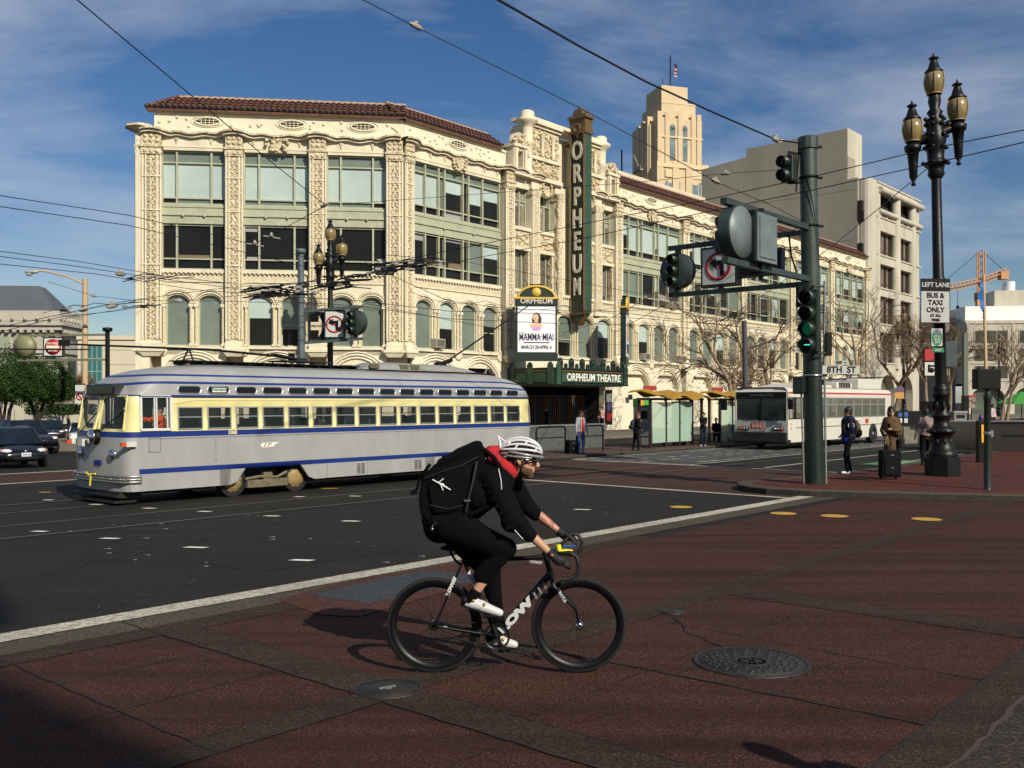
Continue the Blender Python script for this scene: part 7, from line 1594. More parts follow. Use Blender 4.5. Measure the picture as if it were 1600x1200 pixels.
def backpack(label, t, J, m, sc=1.0, name='backpack'):
    r = thing(name, label, 'backpack', t.location, t.rotation_euler.z); r.scale = t.scale; up = J['up']; g = MB()
    g.ell(up(-.21, 0, 1.20), (.10 * sc, .15 * sc, .20 * sc), 14, 10); g.ell(up(-.23, 0, 1.08), (.115 * sc, .15 * sc, .13 * sc), 14, 10); g.ell(up(-.18, 0, 1.36), (.07, .11, .08), 12, 8); remesh(g, 'bag', [m], r, .014, 3)
    b = MB()
    for k in (1, -1): b.tube([up(-.14, k * .09, 1.40), up(-.06, k * .10, 1.50), up(.08, k * .11, 1.46), up(.155, k * .12, 1.30), up(.12, k * .15, 1.12), up(-.05, k * .19, 1.02), up(-.16, k * .13, 1.0)], .016, 6)
    b.build('strap', [m], r); b = MB(); b.box(-.33, -.30, -.1, .1, 1.02, 1.16) if not J.get('l') else None; o = b.build('pocket', [m], r, bevel=.01); return r
backpack('brown backpack worn by the man in the navy jacket', t, J, mat('brown_backpack', (.055, .028, .024), .7))
# woman with shawl, phone, suitcase
p = gp(1393, 744, .14)
sh_m = mat('olive_brown_tartan', (.11, .065, .022), .9, 0, .6, 9, .3, 30, c2=(.04, .018, .008))
t, J = person('woman in a brown tartan shawl and sunglasses looking at a phone', (p.x, p.y, .14), R(-128), 1.72, skin=skin_l, top=sh_m, legs_m=cloth('dark_jeans', (.02, .035, .06)), hair=black_hair, shoes=shoe_b, hands=((.33, .10, 1.20), (.30, -.10, 1.12)), hairlen=.1, coat=.34, head_turn=.45)
hp_ = J['hp_']; b = MB(); b.box(0, 0, 0, 0, 0, 0); [b.ell(hp_(.088, k * .032, .012), (.014, .026, .020), 10, 7) for k in (1, -1)]; b.tube([hp_(.095, -.06, .015), hp_(.105, 0, .02), hp_(.095, .06, .015)], .005, 5); b.build('sunglasses', [black_metal], t)
g = MB(); u_ = J['up']; g.lathe([(.10, .22), (.17, .17), (.225, .06), (.24, -.10), (.21, -.18), (.15, -.18), (.15, .0)], u_(0, 0, 1.30), 20); g.ell(u_(.03, -.12, 1.12), (.15, .14, .14), 12, 8); g.ell(u_(.05, .16, 1.12), (.12, .12, .12), 12, 8); remesh(g, 'shawl', [sh_m], t, .018, 3)
b = MB(); [b.tube([u_(.235, -.1 + k * .025, 1.12 - .0), u_(.21, -.1 + k * .025, .80 + .03 * (k % 3))], .012, 5) for k in range(4)]; b.build('scarf_tail', [mat('cream_scarf', (.40, .28, .16), .9, 0, .4, 14)], t)
ph = thing('phone', 'dark phone held up by the woman in the shawl', 'phone', t.location, t.rotation_euler.z); ph.scale = t.scale; b = MB(); c = J['wr'][0] + Vector((.07, -.04, .05)); b.bar(c, c + Vector((.05, 0, .10)), .065, .010, up=(1, 0, 0)); b.build('phone_body', [black_metal], ph, bevel=.002); b = MB(); b.bar(c + Vector((-.004, 0, .012)), c + Vector((.042, 0, .10)), .055, .010, up=(1, 0, 0)); b.build('screen', [glass_dark], ph)
bg_ = thing('handbag', 'dark handbag hanging at the side of the woman in the shawl', 'handbag', t.location, t.rotation_euler.z); bg_.scale = t.scale; b = MB(); b.box(-.12, .14, .20, .30, .72, .98); b.build('bag', [mat('dark_leather', (.018, .012, .012), .4)], bg_, bevel=.03); b = MB(); b.tube([(-.08, .25, .97), (-.05, .24, 1.15), (.07, .24, 1.15), (.1, .25, .97)], .012, 6); b.build('handle', [black_metal], bg_)
def suitcase(label, loc, rz, H=.58, W_=.40, m=None):
    t = thing('suitcase', label, 'suitcase', loc, rz); m = m or mat('black_luggage_fabric', (.004, .004, .005), .8, 0, .3, 9, spec=.15); b = MB(); b.box(-W_ / 2, W_ / 2, -.13, .13, .06, H + .04); b.build('case', [m], t, bevel=.035, seg=3)
    b = MB(); b.box(-W_ / 2 + .05, W_ / 2 - .05, -.155, -.125, .12, H - .12); b.build('front_pocket', [m], t, bevel=.015); b = MB(); b.box(-.02, .02, -.165, -.155, H * .42, H * .42 + .03); b.box(-.04, .04, -.16, -.13, H - .08, H - .06); b.build('badge', [steel], t)
    for x in (-W_ / 2 + .05, W_ / 2 - .05): b = MB(); b.lathe([(.035, -.015), (.035, .015)], (x, .08, .036), 12, ax=(1, 0, 0)); b.build('wheel', [rubber], t)
    b = MB(); b.tube([(-.07, .1, H), (-.07, .12, H + .40), (.07, .12, H + .40), (.07, .1, H)], .008, 6); b.build('pull_handle', [black_metal], t)
    return t
p = gp(1390, 749, .14); suitcase('black wheeled suitcase with a small silver badge in front of the woman in the shawl', (p.x, p.y, .14), R(3), .66, .47)
# man in plaid behind the lamp post
p = gp(1447, 727, .14); plaid = mat('red_white_plaid', (.30, .22, .20), .85, 0, .7, 16, c2=(.06, .02, .025))
t, J = person('man in a plaid shirt and dark trousers walking away behind the nearest street lamp', (p.x, p.y, .14), R(80), 1.64, skin=skin_m, top=plaid, legs_m=blk_c, hair=black_hair, shoes=shoe_b, hands=((.12, .30, .86), (.2, -.24, 1.0)), feet=((-.12, .12, 0.02), (.14, -.08, 0)))
b = MB(); u_ = J['up']; b.tube([u_(-.16, .16, 1.48), u_(-.19, .0, 1.25), u_(-.17, -.17, 1.05)], .02, 6); b.build('shoulder_strap', [black_metal], t)
# man in grey jacket with suitcase
p = gp(907, 711, .03)
t, J = person('man in a pale grey jacket red shirt and blue jeans with a black suitcase', (p.x, p.y, .05), R(-60), 1.60, skin=skin_m, top=cloth('pale_grey_nylon', (.30, .30, .31), .12), legs_m=jean, hair=black_hair, shoes=shoe_b, hands=((.14, .26, .86), (.10, -.26, .80)), nod=.2)
b = MB(); u_ = J['up']; b.ell(u_(.10, 0, 1.36), (.085, .055, .12), 12, 8); b.ell(u_(.11, 0, 1.15), (.085, .07, .2), 12, 8); b.ell(u_(.10, 0, .99), (.075, .075, .12), 12, 8); b.build('red_shirt', [cloth('scarlet_cloth', (.55, .01, .01))], t); b = MB(); b.tube([u_(.15, .055, 1.46), u_(.18, .07, 1.2), u_(.16, .08, .9)], .012, 5); b.tube([u_(.15, -.055, 1.46), u_(.18, -.07, 1.2), u_(.16, -.08, .9)], .012, 5); b.build('white_zip_edge', [white_paint], t)
p = gp(893, 711, .03); suitcase('small black wheeled suitcase held by the man in the grey jacket', (p.x, p.y, .05), R(30), .50, .36)
# woman with red hair and backpack leaning on rail
p = gp(994, 706, .03)
t, J = person('woman with dark red hair and black backpack leaning on the rail beside the shelter', (p.x, p.y + .1, .08), R(10), 1.48, skin=skin_l, top=blk_c, legs_m=blk_c, hair=red_hair, shoes=shoe_b, hands=((.25, .10, 1.35), (.22, -.16, 1.0)), feet=((-.12, .08, 0), (.12, -.05, 0)), hairlen=.12, nod=.2, lean=.12)
backpack('black backpack worn by the red haired woman', t, J, mat('black_nylon_bag', (.012, .012, .013), .6))
# people at the shelter
p = at(1099, 628, 41.8); t, J = person('man in a dark jacket with folded arms standing at the end of the first shelter', (p.x, 41.8, .08), R(-110), 1.45, skin=skin_t, top=dark_c, legs_m=cloth('dark_denim', (.012, .018, .035)), hair=black_hair, shoes=shoe_w, hands=((.17, -.08, 1.15), (.19, .08, 1.12)), vox=.02)
p = at(1119, 628, 44.0); person('seated person in dark clothes on the bench behind the rail', (p.x, 44.0, .08), R(-100), 1.55, skin=skin_t, top=blk_c, legs_m=blk_c, hair=black_hair, shoes=shoe_w, hip=(0, 0, .5), hands=((.30, .08, .62), (.30, -.08, .62)), feet=((.42, .1, 0), (.40, -.1, 0)), vox=.02)
p = at(1142, 628, 46.0); person('seated person in a light blue shirt seen from behind beside the bus mirror', (p.x, 46.0, .08), R(30), 1.55, skin=skin_t, top=cloth('light_blue_cotton', (.22, .36, .52), .1), legs_m=cloth('beige_cotton', (.4, .34, .25)), hair=black_hair, shoes=shoe_b, hip=(0, 0, .55), hands=((.30, .08, .62), (.30, -.08, .62)), feet=((.42, .1, 0), (.40, -.1, 0)), vox=.02)
# people in the doorway
p = M(50.9, 36.4); person('person in a red and white patterned top standing in the theatre doorway', (p.x, p.y, .12), R(-130), 1.55, skin=skin_t, top=mat('red_white_pattern', (.5, .1, .1), .8, 0, .6, 18, c2=(.5, .45, .45)), legs_m=blk_c, hair=black_hair, shoes=shoe_b, hands=((.15, .05, 1.35), (.15, -.2, 1.0)), vox=.022)
p = M(46.2, 37.2); person('person in black with crossed arms at the dark theatre gate', (p.x, p.y, .12), R(-130), 1.50, skin=skin_t, top=blk_c, legs_m=blk_c, hair=black_hair, shoes=shoe_b, hands=((.17, -.08, 1.15), (.19, .08, 1.12)), vox=.022)
# far pedestrians at right
p = at(1551, 628, 62); person('distant pedestrian in a pink and white top near the slanting bare trunk', (p.x, 62, .12), R(-60), 1.7, skin=skin_t, top=mat('pink_white_top', (.5, .35, .38), .8), legs_m=dark_c, hair=black_hair, shoes=shoe_b, vox=.03)
# streetcar driver and passengers
def rider(label, x, y, H, rz, top, hair, skin=skin_l, hands=None, hl=0):
    l_ = tram.location + Matrix.Rotation(MROT, 3, 'Z') @ Vector((x, y * .93, .78 + (.13 if x < 2 else .05))); return person(label, l_, MROT + rz, H, skin=skin, top=top, legs_m=dark_c, hair=hair, shoes=shoe_b, hip=(0, 0, .42), hands=hands or ((.28, .1, .6), (.28, -.1, .6)), feet=((.40, .1, 0), (.38, -.1, 0)), hairlen=hl, vox=.018)
rider('streetcar driver in an orange jacket reaching forward behind the side window', 1.42, -.80, 1.42, PI, cloth('orange_safety_cloth', (.75, .09, .01), .1), mat('grey_hair', (.3, .28, .25), .7), hands=((.50, .12, .95), (.52, -.12, .95)))
rider('grey haired passenger behind the fifth streetcar side window', 4.55, -.85, 1.45, PI, dark_c, mat('silver_hair', (.45, .42, .35), .7), hl=.05)
rider('passenger in black with dark hair behind a middle streetcar window', 7.85, -.85, 1.55, PI, blk_c, black_hair, hl=.1)
l_ = bus.location + Matrix.Rotation(MROT, 3, 'Z') @ Vector((1.1, -.62, .62)); person('trolleybus driver behind the small front side window', l_, MROT + PI, 1.5, skin=skin_t, top=dark_c, legs_m=dark_c, hair=black_hair, shoes=shoe_b, hip=(0, 0, .42), hands=((.42, .12, .85), (.42, -.12, .85)), feet=((.40, .1, 0), (.38, -.1, 0)), vox=.022)
# ================================================================ THE CYCLIST
YB = 7.07
def P(x, y, o=0.0): Y = YB + o; return Vector(((x - 800) * Y / F, o, CH - (y - HZ) * Y / F))
carbon = mat('satin_black_frame', (.003, .003, .0035), .4, .0, spec=.3); grey_l = mat('frame_letter_grey', (.52, .52, .51), .4); tape = mat('black_bar_tape', (.005, .005, .005), .6, 0, .3, 30)
bike = thing('bicycle', 'black fixed gear racing bicycle with deep rims and large grey letters on the down tube', 'bicycle', (0, YB, .004))
RW = .351
def wheel(cx, cy):
    c = Vector(((cx - 800) * YB / F, 0, RW + .004)); b = MB(); b.lathe([(RW - .022, -.012), (RW - .006, -.012), (RW, 0), (RW - .006, .012), (RW - .022, .012), (RW - .022, -.012)], c, 64, ax=(0, 1, 0)); w_ = b.build('wheel', [rubber], bike)
    b = MB(); b.lathe([(RW - .02, -.011), (RW - .02, .011), (RW - .035, .012), (RW - .075, .004), (RW - .075, -.004), (RW - .035, -.012), (RW - .02, -.011)], c, 64, ax=(0, 1, 0)); b.build('rim', [carbon], w_)
    b = MB(); b.lathe([(.012, -.05), (.03, -.045), (.03, -.035), (.014, -.03), (.014, .03), (.03, .035), (.03, .045), (.012, .05)], c, 18, ax=(0, 1, 0)); b.build('hub', [chrome], w_)
    b = MB()
    for k in range(28):
        a = 2 * PI * k / 28; s = (-1) ** k; a2 = a + s * .9 * (1 if k % 4 < 2 else -1); b.tube([c + Vector((.028 * math.cos(a2), s * .038, .028 * math.sin(a2))), c + Vector(((RW - .06) * math.cos(a), s * .002, (RW - .06) * math.sin(a)))], .0012, 4, cap=False)
    b.build('spokes', [black_metal], w_); return c
cr_w = wheel(678.5, 981); cf_w = wheel(904.5, 981)
def tubes(nm, segs, m=carbon):
    b = MB(); [b.tube([P(*a) if isinstance(a, tuple) else a for a in pts], r, 14) for pts, r in segs]; return b.build(nm, [m], bike)
BBp = P(776, 993); ST = P(724, 874); HT = P(851, 864); HB = P(862, 903)
tubes('top_tube', [([ST + Vector((.005, 0, -.015)), HT + Vector((.0, 0, -.035))], .017)]); tubes('down_tube', [([HB + Vector((-.01, 0, .03)), BBp], [.026, .029])]); tubes('seat_tube', [([ST, BBp], .0165)]); tubes('head_tube', [([HT, HB], .022)])
for s in (-1, 1):
    tubes('seat_stay', [([ST + Vector((0, s * .012, -.01)), cr_w + Vector((.01, s * .058, .01))], [.009, .008])]); tubes('chain_stay', [([BBp + Vector((-.02, s * .02, 0)), cr_w + Vector((.03, s * .058, .0))], [.013, .010])])
    tubes('fork_blade', [([HB + Vector((.0, s * .02, -.015)), HB + Vector((.012, s * .045, -.06)), cf_w + Vector((-.02, s * .055, .12)), cf_w + Vector((0, s * .055, 0))], [.017, .017, .012, .008])])
tubes('seat_post', [([ST, P(717, 858)], .0135)])
b = MB(); b.ell(P(712, 857), (.125, .065, .022), 16, 8); b.ell(P(736, 857), (.06, .024, .018), 12, 6); b.build('saddle', [carbon], bike)
b = MB(); b.tube([P(701, 850), P(703, 862), P(711, 876), P(720, 884)], .010, 6); b.build('saddle_strap', [carbon], bike)
# cranks, chainring, chain, pedals
cr = mat('black_chainring', (.02, .02, .02), .35, .5)
b = MB(); c0 = BBp + Vector((0, -.048, 0)); b.lathe([(.098, -.002), (.098, .002), (.082, .002), (.082, -.002), (.098, -.002)], c0, 48, ax=(0, 1, 0)); b.lathe([(.03, -.004), (.03, .004), (.012, .004)], c0, 20, ax=(0, 1, 0))
for k in range(5): a = k * 2 * PI / 5 + .3; d = Vector((math.cos(a), 0, math.sin(a))); b.bar(c0 + d * .02, c0 + d * .085, .014, .006, up=(0, 1, 0))
for k in range(48): a = k * 2 * PI / 48; d = Vector((math.cos(a), 0, math.sin(a))); b.bar(c0 + d * .096, c0 + d * .102, .004, .003, up=(0, 1, 0))
b.build('chainring', [cr], bike)
b = MB(); hb = cr_w + Vector((0, -.048, 0)); b.lathe([(.036, -.002), (.036, .002), (.01, .002)], hb, 24, ax=(0, 1, 0)); b.tube([hb + Vector((0, 0, .036)), c0 + Vector((0, 0, .098))], .004, 5); b.tube([hb + Vector((0, 0, -.036)), c0 + Vector((0, 0, -.098))], .004, 5); b.build('chain', [black_metal], bike)
ped = P(765, 963, -.12); ped2 = BBp * 2 - P(765, 963, 0); ped2 = Vector((ped2.x, .12, ped2.z))
for s, pp in ((-1, ped), (1, ped2)):
    b = MB(); b.tube([BBp + Vector((0, s * .06, 0)), Vector((pp.x, s * .07, pp.z))], [.014, .011], 8); b.build('crank', [cr], bike); b = MB(); b.box(pp.x - .045, pp.x + .045, pp.y - .035, pp.y + .035, pp.z - .010, pp.z + .010); b.tube([Vector((pp.x, s * .07, pp.z)), pp], .008, 6); b.build('pedal', [carbon], bike, bevel=.004)
# stem, bars
cb = P(868, 863); b = MB(); b.tube([HT, HT + Vector((-.005, 0, .03))], .018, 12); b.tube([HT + Vector((-.003, 0, .018)), cb], .016, 10); b.build('stem', [carbon], bike)
NB = [(878, 866, -.18), (890, 864, -.20), (900, 870, -.205), (905, 884, -.205), (901, 899, -.205), (889, 906, -.205), (878, 906, -.205)]; FB = [(878, 851, .18), (893, 835, .20), (903, 836, .205), (910, 847, .205), (907, 860, .205), (897, 867, .205), (885, 867, .205)]
b = MB(); b.tube([P(*NB[0]), P(870, 864, -.08), cb, P(872, 857, .08), P(*FB[0])], .0125, 10); b.build('handlebar', [carbon], bike)
for Q in (NB, FB): b = MB(); b.tube([P(*q) for q in Q], .0155, 10); b.build('bar_grip', [tape], bike)
b = MB(); b.tube([P(872, 852, -.03), P(874, 862, -.03)], .02, 8, 0); b.ell(P(884, 861, .02), (.055, .02, .013), 10, 6, 0); b.ell(P(879, 866, .0), (.03, .02, .012), 8, 6, 0); b.build('front_light', [mat('fluorescent_yellow', (.75, .68, .02), .4)], bike); b = MB(); b.box(P(885, 852).x - .03, P(885, 852).x + .07, .0, .03, P(0, 855).z - .012, P(0, 855).z + .012); b.build('blue_mount', [mat('matt_blue_plastic', (.02, .05, .15), .5)], bike, bevel=.005)
# lettering along the tubes (near side)
def tube_text(txt, a, c, size, off, m, sx=1.0, bold=.004):
    a = Vector(a); c = Vector(c); d = (c - a).normalized(); up = Vector((0, -1, 0)).cross(d); up = up if up.z > 0 else -up; b = MB(); put_text(b, txt, size, (a + c) / 2 + Vector((0, -off, 0)), d, up, 0, .001, bold, sx); b.build('frame_lettering', [m], bike)
dt0 = BBp + (HB - BBp) * .04; tube_text('LOW', BBp.lerp(HB, .02), BBp.lerp(HB, .68), .078, .030, grey_l, 1.75, .006)
b = MB(); dd = (HB - BBp).normalized(); upv = Vector((-dd.z, 0, dd.x))
for k in range(3): c1 = BBp.lerp(HB, .70 + k * .085) + Vector((0, -.029, 0)); b.bar(c1 - upv * .024 - dd * .008, c1 + upv * .024 + dd * .008, .003, .016, up=dd)
b.build('frame_slashes', [mat('slash_grey', (.16, .17, .19), .4)], bike)
tube_text('LOW///', P(826, 878), P(845, 879.5), .028, .0185, grey_l, 1.2, .001); tube_text('LOW///', cr_w.lerp(ST, .42) + Vector((0, -.03, 0)), cr_w.lerp(ST, .78) + Vector((0, -.03, 0)), .030, .012, grey_l, 1.5, .003); tube_text('LOW', BBp.lerp(ST, .62), BBp.lerp(ST, .88), .034, .018, grey_l, 1.4, .003); tube_text('7005', cr_w + Vector((.05, -.055, .0)), cr_w + Vector((.12, -.05, 0)), .016, .012, grey_l, 1.0, .0); tube_text('STRATUS', HB.lerp(cf_w, .18) + Vector((0, -.045, 0)), HB.lerp(cf_w, .5) + Vector((0, -.05, 0)), .030, .016, grey_l, .95, .001)

# ---- rider
rd = thing('person', 'cyclist in black with a red hood and white helmet riding past in profile', 'person', (0, YB, .004))
jk = mat('black_softshell', (.0028, .0028, .0032), .9, 0, .3, 5, .5, 14, spec=.12); pn = mat('black_stretch_trousers', (.0022, .0022, .0026), .9, 0, .3, 6, .4, 16, spec=.1)
skin = mat('rider_skin', (.50, .27, .16), .48, 0, .15, 8, .1, 90); tattoo = mat('tattooed_skin', (.52, .20, .13), .5, 0, .6, 30, c2=(.035, .06, .045))
hipN = P(702, 824, -.10); hipF = P(704, 824, .10); knN = P(787, 857, -.11); anN = P(744, 925, -.11); knF = P(766, 893, .10); anF = P(776, 985, .10)
shN = P(772, 752, -.17); elN = P(803, 812, -.22); wrN = P(858, 864, -.21); shF = P(798, 752, .17); elF = P(818, 786, .22); wrF = P(873, 831, .21)
pel = P(700, 815); chest = P(768, 752); neck = P(793, 733); HC = P(816, 720)
HR_ = Matrix.Rotation(R(12), 3, 'Y')
def hq(x, y, z): return HC + HR_ @ Vector((x, y, z)) * 1.10
def hand_geo(b, wr, pc_, fd, bd, side, g=0.0):
    """palm plus four curled fingers and a thumb closing round the bar; bd runs along the bar"""
    bd = Vector(bd).normalized(); fd = Vector(fd).normalized(); inn = Vector((0, -side, 0))
    rad_cap(b, wr, pc_ - fd * .02, .028 + g, .030 + g, 10); b.ell(pc_, (.040 + g, .026 + g, .034 + g), 12, 8)
    for k in range(4):
        c0 = pc_ + bd * (.021 * (k - 1.5)) + fd * .022 - inn * .004; L = (.036, .040, .038, .030)[k]; c1 = c0 + fd * L + inn * .010; c2 = c1 + inn * .030 - Vector((0, 0, .012)); c3 = c2 + inn * .008 - fd * .022 - Vector((0, 0, .004))
        rad_cap(b, c0, c1, .0105 + g, .0098 + g, 8); rad_cap(b, c1, c2, .0098 + g, .0090 + g, 8)
        if g == 0 or k < 4: rad_cap(b, c2, c3, .0088 + g * .6, .0080 + g * .4, 8)
    t0 = pc_ - bd * .028 - fd * .005; t1 = t0 + inn * .035 + fd * .012; t2 = t1 + fd * .03 + inn * .006; rad_cap(b, t0, t1, .0125 + g, .0110 + g, 8); rad_cap(b, t1, t2, .0105 + g, .009 + g * .5, 8)
pcN = P(875, 877, -.228); pcF = P(886, 839, .228); bdN = P(890, 888, -.2) - P(878, 868, -.2); bdF = P(900, 850, .2) - P(888, 836, .2)
b = MB()
rad_cap(b, pel, chest, .125, .14, 16); b.ell(pel, (.13, .16, .13), 16, 12); b.ell(P(775, 748), (.13, .19, .12), 16, 12); rad_cap(b, P(780, 742), HC + Vector((-.02, 0, -.03)), .068, .058, 14)
b.ell(hq(-.015, 0, .035), (.098, .077, .10), 20, 16, rot=HR_); b.ell(hq(.030, 0, -.035), (.060, .056, .072), 16, 12, rot=HR_); b.ell(hq(.06, 0, -.082), (.034, .034, .026), 12, 9, rot=HR_)
rad_cap(b, hq(.088, 0, .022), hq(.112, 0, -.014), .010, .014, 10); b.ell(hq(.104, 0, -.020), (.014, .018, .010), 10, 7); b.ell(hq(.086, 0, -.046), (.013, .024, .008), 10, 7); b.ell(hq(.084, 0, -.058), (.013, .022, .009), 10, 7); b.ell(hq(.078, 0, .040), (.018, .05, .012), 10, 7)
for k in (1, -1): b.ell(hq(.055, k * .038, -.005), (.024, .018, .02), 10, 7); b.lathe([(.006, 0), (.026, .0), (.030, .008), (.024, .016), (.014, .010), (.004, .008)], hq(-.012, k * .072, -.002), 14, ax=(-.3, k, 0)); b.ell(hq(-.010, k * .078, -.028), (.010, .007, .010), 8, 6)
for a, c, d in ((shN, elN, wrN), (shF, elF, wrF)): rad_cap(b, a, c, .055, .046, 14); rad_cap(b, c, d, .046, .027, 14); b.ell(c.lerp(d, .3), (.05, .044, .046), 12, 8)
hand_geo(b, wrN, pcN, (1, 0, -.35), bdN, -1); hand_geo(b, wrF, pcF, (1, 0, -.3), bdF, 1)
for h, k, a in ((hipN, knN, anN), (hipF, knF, anF)): rad_cap(b, h, k, .088, .058, 14); rad_cap(b, k, a, .055, .034, 14); rad_cap(b, k.lerp(a, .15), k.lerp(a, .5) + Vector((-.02, 0, -.01)), .052, .046, 12)
ftN = (P(733, 941, -.11), P(777, 957, -.11)); ftF = (P(770, 1000, .10), P(800, 1007, .10))
for a, (h_, t_) in ((anN, ftN), (anF, ftF)): rad_cap(b, a, h_, .036, .034, 12); rad_cap(b, h_, t_, .034, .026, 12)
body = remesh(b, 'body', [skin, tattoo], rd, .0062, 3, .4)
for p in body.data.polygons:
    v = Vector(p.center); t_ = (v - elF).dot(wrF - elF) / (wrF - elF).length_squared
    if v.y > .14 and .25 < t_ < .98 and (v - elF.lerp(wrF, t_)).length < .08: p.material_index = 1
# jacket, hood, trousers
g = MB(); rad_cap(g, P(698, 806), chest, .165, .165, 18); g.ell(P(770, 750), (.165, .225, .145), 18, 14); g.ell(P(690, 812), (.15, .185, .13), 16, 12); rad_cap(g, P(778, 742), P(788, 734), .10, .085, 14)
rad_cap(g, shN, elN, .088, .082, 16); rad_cap(g, elN, P(829, 838, -.215), .082, .050, 16); g.ell(elN + Vector((-.01, 0, -.02)), (.088, .07, .08), 14, 10); g.ell(P(748, 772, -.08), (.13, .14, .14), 14, 10)
rad_cap(g, shF, elF, .085, .074, 16); rad_cap(g, elF, P(837, 804, .22), .074, .054, 16)
for k in range(14): q_ = k / 14; c_ = shN.lerp(elN, q_ * 1.3) + Vector((.02 - .05 * (k % 2), -.070, .01)); rad_cap(g, c_ + Vector((-.05, .02, -.015)), c_ + Vector((.06, .01, .02)), .013, .008, 8)
for k in range(6): c_ = elN.lerp(P(829, 838, -.215), k / 6) + Vector((0, -.04, 0)); rad_cap(g, c_ + Vector((-.045, .01, -.03)), c_ + Vector((.04, .01, .03)), .013, .008, 8)
remesh(g, 'jacket', [jk], rd, .009, 4)
g = MB(); g.ell(pel + Vector((-.0, 0, -.01)), (.165, .19, .155), 18, 14); g.ell(P(686, 822), (.12, .17, .13), 16, 12)
rad_cap(g, hipN, knN, .125, .084, 18); rad_cap(g, hipN + Vector((.05, 0, .03)), knN + Vector((-.08, 0, .01)), .12, .09, 16); rad_cap(g, hipF, knF, .12, .082, 18); g.ell(knN + Vector((.012, 0, -.005)), (.085, .07, .085), 14, 10)
rad_cap(g, knN, P(756, 903, -.11), .078, .054, 16); rad_cap(g, P(778, 872, -.11), P(752, 900, -.11), .075, .060, 14); rad_cap(g, knF, P(777, 972, .10), .076, .052, 16)
remesh(g, 'trousers', [pn], rd, .009, 4)
red_h = mat('red_hood_fleece', (.42, .012, .018), .9, 0, .3, 8, .3, 40)
g = MB()
for k in range(13):
    a = 2 * PI * k / 12; c_ = P(785, 727) + Vector((.075 * math.cos(a) * 1.0, .095 * math.sin(a), -.055 * math.cos(a))); g.ell(c_, (.048, .045, .058), 10, 8)
rad_cap(g, P(768, 708, -.03), P(768, 708, .03), .055, .055, 12); rad_cap(g, P(779, 720, -.085), P(796, 744, -.055), .036, .020, 10); rad_cap(g, P(779, 720, .085), P(796, 744, .055), .036, .020, 10); g.ell(P(776, 704), (.05, .07, .035), 12, 8)
remesh(g, 'hood', [red_h], rd, .008, 4)
# shoes, socks, gloves
wsh = mat('white_cycling_shoe', (.55, .54, .52), .35, 0, .15, 20)
for (h_, t_), a, o in ((ftN, anN, -.11), (ftF, anF, .10)):
    g = MB(); d = (t_ - h_).normalized(); rad_cap(g, h_ + Vector((-.012, 0, -.002)), h_.lerp(t_, .45) + Vector((0, 0, .004)), .041, .042, 14); rad_cap(g, h_.lerp(t_, .45), t_ + d * .018, .042, .029, 14); rad_cap(g, h_ + Vector((0, 0, .01)), a + (h_ - a) * .35, .042, .040, 12); sh_o = remesh(g, 'shoe', [wsh], rd, .006, 4)
    b = MB(); n_ = Vector((-d.z, 0, d.x)); b.prism([h_ - d * .05 - n_ * .036 + Vector((0, -.035, 0)), t_ + d * .045 - n_ * .026 + Vector((0, -.035, 0)), t_ + d * .045 - n_ * .034 + Vector((0, -.035, 0)), h_ - d * .05 - n_ * .046 + Vector((0, -.035, 0))], (0, .07, 0)); b.build('sole', [black_metal], sh_o)
    b = MB(); c1 = h_.lerp(t_, .35) + n_ * .03 + Vector((0, -.02, 0)); [b.lathe([(.013, 0), (.012, .006), (.002, .007)], h_.lerp(t_, q) + n_ * .026 + Vector((0, -.036, 0)), 12, ax=(0, -1, .4)) for q in (.12, .5)]; b.build('dial', [mat('gold_dial', (.35, .27, .08), .35, .5)], sh_o)
    b = MB(); b.ell(h_ + Vector((-.03, 0, .012)), (.032, .046, .038), 12, 8); b.build('heel_cup', [black_metal], sh_o)
    g = MB(); rad_cap(g, a + (h_ - a) * .1, h_ + Vector((0, 0, .01)), .042, .044, 14); g.build('sock', [pn], rd)
gl = mat('black_glove', (.004, .004, .0045), .7, 0, .3, 20, .3, 60)
g = MB(); hand_geo(g, wrN + (pcN - wrN) * .05, pcN, (1, 0, -.35), bdN, -1, .0045); g1 = remesh(g, 'glove', [gl], rd, .0055, 2)
g = MB(); hand_geo(g, wrF + (pcF - wrF) * .05, pcF, (1, 0, -.3), bdF, 1, .0045); remesh(g, 'glove', [gl], rd, .0055, 2)
b = MB(); c_ = wrN.lerp(pcN, .25); b.lathe([(.010, 0), (.009, .004), (.001, .004)], c_ + Vector((0, -.034, 0)), 12, ax=(0, -1, 0)); b.build('glove_badge', [mat('badge_pink', (.5, .12, .12), .5)], g1)
